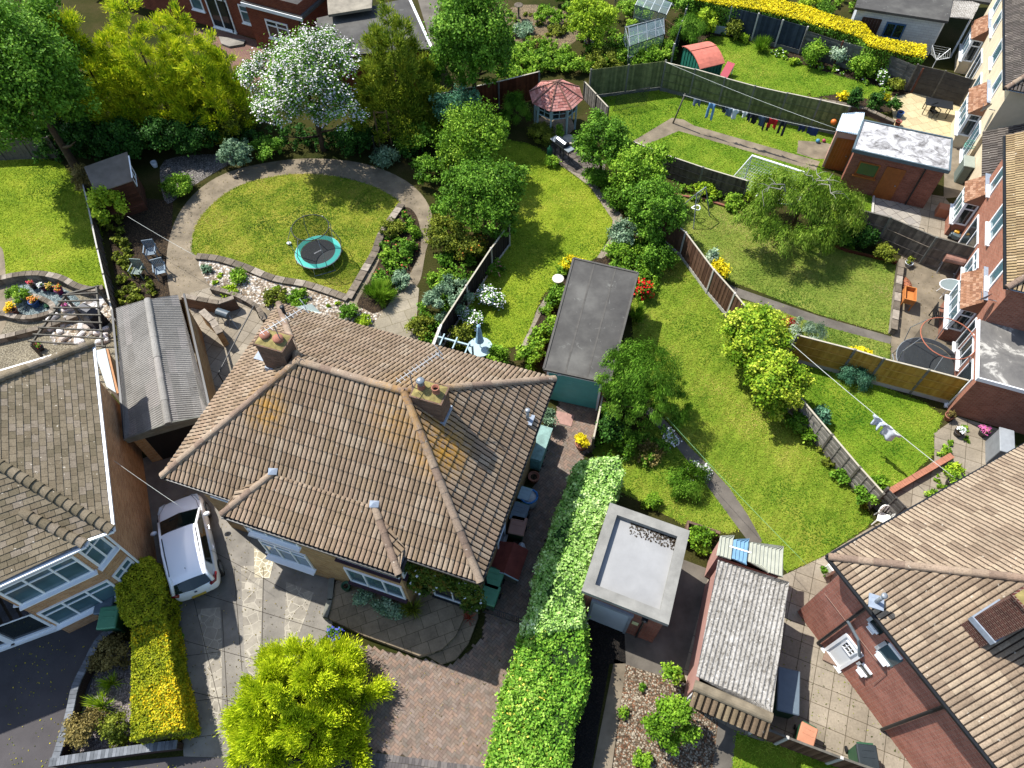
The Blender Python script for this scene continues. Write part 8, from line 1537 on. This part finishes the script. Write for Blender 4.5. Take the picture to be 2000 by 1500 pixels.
def cloth(label,p,w,h,mat,d,cat='garment',name='garment',shape='shirt',ph=0):
    """hangs from the point p on a line running along d"""
    n=unit(V(-d[1],d[0],0)); t=[]; b=MB(); nx,ny=8,8; vs=[];fs=[]
    def wv(x,y): return .04*math.sin(x*9+ph)+.05*y*math.sin(x*5+ph*2)+.06*y*math.sin(ph*3)
    prof={'shirt':lambda f:(1.0 if f<.35 else .62),'trousers':lambda f:.9,'towel':lambda f:1.0,'shorts':lambda f:1.0}[shape]
    for j in range(ny+1):
        for i in range(nx+1):
            x=(i/nx-.5); f=j/ny; X=x*w*prof(f)
            if shape=='trousers' and f>.3: X+= (.06 if x>0 else -.06)*w
            vs.append(p+d*X-V(0,0,f*h*(1+.04*math.sin(i+ph)))+n*wv(x,f))
    for j in range(ny):
        for i in range(nx):
            if shape in('trousers','shorts') and j>=(3 if shape=='trousers' else 5) and i in(3,4): continue
            fs.append([j*(nx+1)+i,j*(nx+1)+i+1,(j+1)*(nx+1)+i+1,(j+1)*(nx+1)+i])
    b.add(vs,fs); o=b.build(name,mat,smooth=True,origin=tuple(p-V(0,0,h))); m=o.modifiers.new('t','SOLIDIFY'); m.thickness=.008; return tag(o,label,cat)
def cm(n,c): return M_plain('cloth_'+n,lin(c,.7),.9,.12,8)
linem=M_plain('washing_line',lin('#c8ccc4',.74),.6,.05,5)
def wline(label,pts,r=.009,m=None): b=MB(); b.tube(pts,r,5); return tag(b.build('washing_line',m or linem,smooth=True,origin=tuple(pts[0])),label,'washing line')
P0=G(1345,192,1.95); P1=G(1648,271,2.2); dl=unit((P1-P0)*V(1,1,0))
def sag(p,q,s,k=10): return [lerp(p,q,i/k)-V(0,0,s*4*(i/k)*(1-i/k)) for i in range(k+1)]
wline('washing line hung with clothes from the leaning pole to the outbuilding porch',sag(P0,P1,.12)); wline('upper bare line from the fence post to the outbuilding',sag(G(1312,127,1.9),P1+V(0,.2,.05),.1)); wl3=sag(G(1528,664,2.1),G(1858,948,2.3),.1); wline('washing line with two white garments across the lower lawn',wl3,.012)
wline('thin green line across the long lawn',sag(G(1300,820,2.0),G(1570,1115,2.3),.1),.007,M_plain('green_line',lin('#7cb07c',.7),.6,.05,5))
wline('thin wire over the left drive from the left house to the brown roof',sag(G(220,885,4.5),G(345,975,4.2),.1),.006); wline('thin wire slanting over the vegetable plot',sag(G(255,408,2.0),G(385,487,2.0),.05),.007)
b=MB(); b.tube([G(1324,247),P0+V(.1,0,.05)],.045,8); tag(b.build('line_post',wgrey,smooth=True),'leaning grey post at the corner of the path holding the washing line','post')
def onl(u): # point on the line under pixel column u
    best=min((abs((lambda q:q)(0)+0),0) for _ in [0]); 
    return None
L0=sag(P0,P1,.12,60)
def pxof(p):
    d=np.array(p)-V(0,0,CAMH); F_=V(0,_s,-_c); D_=V(0,-_c,-_s); z=d@F_; x=FPX*d[0]/z; y=FPX*(d@D_)/z; a=-ROLL; return 1000+x*math.cos(a)-y*math.sin(a),750+x*math.sin(a)+y*math.cos(a)
def at(L,u): return min(L,key=lambda p:abs(pxof(p)[0]-u))
items=[(1373,'dusty blue shorts','#5c6c84',.42,.42,'shorts','dusty blue shorts at the pole end of the long washing line'),(1400,'light blue trousers','#6c9cc8',.42,.95,'trousers','light blue trousers on the long washing line'),(1424,'charcoal top','#303844',.32,.4,'shirt','charcoal top beside the light blue trousers'),(1434,'grey blue shirt','#68788c',.5,.5,'shirt','grey-blue shirt on the long washing line'),(1448,'white shirt','#dce2ec',.5,.6,'shirt','white shirt on the long washing line'),(1464,'white small','#e8eaf0',.3,.38,'shirt','small white top next to the white shirt'),(1476,'navy','#262a38',.3,.45,'shirt','dark navy top right of the small white top'),(1486,'black shirt','#1e2024',.45,.6,'shirt','black shirt left of the blue-grey shirt on the line'),(1501,'blue grey','#4c5c74',.45,.62,'shirt','blue-grey shirt in the middle of the dark clothes'),(1513,'black trousers','#202226',.36,.8,'trousers','black trousers on the long washing line'),(1522,'red black','#c41e28',.5,.62,'shorts','red and black garment on the long washing line'),(1543,'dark','#1e222c',.36,.8,'trousers','dark trousers right of the red garment'),(1577,'navy shorts','#283458',.34,.42,'shorts','left navy shorts near the outbuilding end of the line'),(1598,'navy towel','#2c3c6c',.55,.5,'towel','navy towel near the outbuilding end of the line')]
for i,(u,n_,c,w_,h_,s_,lb) in enumerate(items): cloth(lb,at(L0,u),w_,h_,cm(n_.replace(' ','_'),c),dl,shape=s_,ph=i*1.3)
dl3=unit((wl3[-1]-wl3[0])*V(1,1,0)); wL=sag(wl3[0],wl3[-1],.0,60); cloth('small pale blue-white top on the lower washing line',at(wl3 and sag(G(1528,664,2.1),G(1858,948,2.3),.1,60),1716),.6,.6,cm('pale_top','#dce8f4'),dl3,ph=1); cloth('white babygrow-like garment on the lower washing line, right of the small top',at(sag(G(1528,664,2.1),G(1858,948,2.3),.1,60),1744),.85,.75,cm('white_top','#f0f4f8'),dl3,ph=2.4)
def rotary(label,px,R,h,rz,mat,closed=False,cat='rotary dryer',name='rotary_dryer'):
    c=G(*px); t=thing(name,label,cat,tuple(c)); b=MB(); b.tube([c,c+V(0,0,h)],.025,8); b.build('pole',mat,t)
    ends=[]
    for k in range(4): a=rz+k*math.pi/2; e=c+V(math.cos(a)*R,math.sin(a)*R,h+.15); ends.append(e); b=MB(); b.tube([c+V(0,0,h*.62),e],.015,6); b.build('arm',mat,t)
    b=MB()
    for j in range(5):
        f=.35+.65*j/4
        for k in range(4): b.tube([lerp(c+V(0,0,h*.62),ends[k],f),lerp(c+V(0,0,h*.62),ends[(k+1)%4],f)],.005,4)
    b.build('lines',linem,t)
rotary('small white rotary airer on the patio corner by the yellow hedge',(1830,153),.75,1.1,.4,white); b=MB(); b.lathe(G(1830,153),[(.25,0),(.22,.05),(.05,.1)],12); tag(b.build('airer_base',M_pl('green_base','#2f5c50'),smooth=True),'dark green base weight under the white airer','base')
fr=thing('swing_frame','grey metal swing frame with a white seat ring on the dryer lawn','swing',tuple(G(1375,430))); tA,tB=G(1368,385,1.75),G(1386,373,1.75); b=MB(); b.tube([tA,tB],.03,8); b.build('top_bar',steel,fr)
for e,(u,v) in((tA,(1360,455)),(tA,(1325,420)),(tB,(1392,430)),(tB,(1370,398))): b=MB(); b.tube([e,G(u,v)],.028,8); b.build('leg',steel,fr)
b=MB(); mid=lerp(tA,tB,.4); b.tube([mid,mid-V(.1,0,1.0)],.008,4); b.tube([mid+V(.1,.1,0),mid+V(.05,.1,-1.0)],.008,4); b.build('rope',linem,fr); b=MB(); m2=mid-V(0,0,1.1); b.tube([m2+V(.22*math.cos(k*.4),.16*math.sin(k*.4),.05*math.sin(k*.8)) for k in range(17)],.03,6); b.build('seat',white,fr,True)
cl_=thing('climbing_frame','brown timber ladder frame under the tall cypress','climbing frame',tuple(G(765,282))); 
for u in(752,775): b=MB(); b.beam(G(u,284),G(u,284)+V(0,0,2.4),.08,.08); b.build('post',M_plain('brown_timber',lin('#7c6448',.66),.85,.2,4),cl_)
for z in(1.0,2.3): b=MB(); b.beam(G(752,284)+V(0,0,z),G(775,284)+V(0,0,z),.06,.06); b.build('rung',M_plain('brown_timber2',lin('#7c6448',.66),.85,.2,4),cl_)
c=G(746,314); fd_=thing('bird_feeder_pole','black post with a dark container at its foot by the oval path','post',tuple(c)); b=MB(); b.tube([c,c+V(0,0,1.8)],.04,8); b.build('pole',blackp,fd_); b=MB(); b.lathe(c,[(.16,0),(.18,.4),(.14,.5)],12); b.build('container',M_pl('dark_blue_tub','#28343c'),fd_,True)
# lead cables, slide and oddments in the metal shed garden
sl_=thing('toy_slide','red and white toy slide tucked behind the metal shed','slide',tuple(G(1428,158)),-.6); b=MB(); b.add([(-.25,-.6,.1),(.25,-.6,.1),(.25,.5,.7),(-.25,.5,.7),(-.25,-.6,.06),(.25,-.6,.06),(.25,.5,.66),(-.25,.5,.66)],[[0,1,2,3],[7,6,5,4],[0,3,7,4],[1,5,6,2],[0,4,5,1],[3,2,6,7]]); b.build('chute',M_pl('red_slide','#b02840'),sl_,local=True)
for x in(-.2,.2): b=MB(); b.beam((x,.45,0),(x,.45,.66),.05,.05); b.build('leg',white,sl_,local=True)
tag(MB().tube([G(1437,169,.15),G(1453,172,.15)],.15,12).build('drum',M_pl('green_drum','#3c8c68')),'small green cylinder lying by the toy slide','drum')
tag(MB().ball((*G(1638,250,.9)[:2],.9),.17,12,8).build('ball',M_pl('orange_ball','#e07a30'),smooth=True),'orange ball by the porch canopy, above the fence','ball'); tag(MB().ball((*G(1605,290)[:2],.12),.12,12,8).build('ball',M_pl('blue_ball','#4c8cb0'),smooth=True),'blue ball on the concrete by the orange door','ball'); tag(MB().ball((*G(1617,289)[:2],.1),.1,12,8).build('ball',M_pl('pink_ball','#b04060'),smooth=True),'dark pink ball beside the blue ball','ball')
tag(MB().bev((*G(1423,62,.4)[:2],.25),(.8,.15,.5),-.35,.02).build('board',M_pl('pale_board','#b0bcbc')),'pale board leaning at the blue-grey fence','board')
cfr=thing('cold_frame','metal hoop frame lying on the pale square slabs','frame',tuple(G(1780,470))); b=MB(); b.tube([G(1753,468),G(1755,462,.4),G(1762,449,.4),G(1810,462,.4),G(1812,472),G(1800,480)],.015,5); b.build('hoop',blackp,cfr)
hp=thing('metal_hoop','thin black arched hoop standing on the grey-brown fence','hoop',tuple(G(1790,520))); b=MB(); b.tube([lerp(G(1768,520),G(1818,505),k/12)+V(0,0,1.3*math.sin(math.pi*k/12)**.6) for k in range(13)],.015,5); b.build('hoop',blackp,hp)
wtb=thing('water_butt','grey-green slim tank by the brick outbuilding corner','tank',tuple(G(1880,365)),-.35); b=MB(); b.bev((0,0,.55),(.5,.9,1.1),0,.06); b.build('tank',M_pl('grey_green_tank','#6c7870'),wtb,local=True); b=MB(); b.bev((0,0,1.12),(.56,.96,.06),0,.02); b.build('lid',M_pl('pale_tank_lid','#9ca498'),wtb,local=True)
hs=tag(MB().tube([G(1878,341)+V(.3*math.cos(k*.55),.25*math.sin(k*.55),1.25+.01*k) for k in range(28)],.02,6).build('hose',M_pl('green_hose','#5c9c88'),smooth=True),'coiled green hose on top of the grey-green tank','hose')
sail=thing('white_canopy','white fabric canopy corner showing behind the brown roof','canopy',tuple(G(590,595))); b=MB(); b.add([G(575,592,1.6),G(630,604,1.6),G(612,586,1.9),G(575,610,1.5)],[[0,3,1,2]]); b.build('fabric',M_plain('white_canvas',lin('#d8e8dc',.76),.8,.05,3),sail)
ha=thing('handrail','dark metal handrail beside the slab terrace steps','handrail',tuple(G(500,650))); b=MB(); b.tube([G(440,742),G(440,742)+V(0,0,.9),G(510,612)+V(0,0,.9),G(510,612)],.03,6); b.build('rail',blackp,ha)
mc=thing('manhole_cover','square pinkish manhole cover in the side drive paving','manhole cover',tuple(G(1100,820))); b=MB(); q=G(1100,820); b.bev((q[0],q[1],.03),(.8,.6,.02),-.3,.01); b.build('cover',M_plain('pink_concrete',lin('#a88478',.7),.9,.2,5),mc)
b=MB(); q=G(1625,1290); tag(MB().bev((*G(1612,1298)[:2],.05),(.5,.4,.1),-.5,.02).build('doormat',M_plain('brown_mat',lin('#8c7464',.7),.95,.2,12)),'brown doormat on the slabs outside the white side door','doormat')
tag(MB().bev((*G(1608,1130)[:2],.4),(.35,.3,.7),.4,.03).build('storage_box',wpl),'small white box at the corner of the bottom right house','box'); S('bright green potted plant beside the small white box at the house corner',(1600,1126),8,.7,pal='green',mode='broad',n=120,leaf=.7)
# small iron gate across the side passage
sg_=thing('iron_gate','low black iron gate across the side passage by the house corner','gate',tuple(G(970,1200))); p,q=G(935,1195),G(1020,1225); b=MB()
for k in range(22): r_=lerp(p,q,k/21); b.tube([r_,r_+V(0,0,.85)],.009,4)
b.build('bars',blackp,sg_); b=MB(); b.tube([p+V(0,0,.1),q+V(0,0,.1)],.014,4); b.build('bottom_rail',blackp,sg_); b=MB(); b.tube([p+V(0,0,.85),q+V(0,0,.85)],.014,4); b.build('top_rail',blackp,sg_)
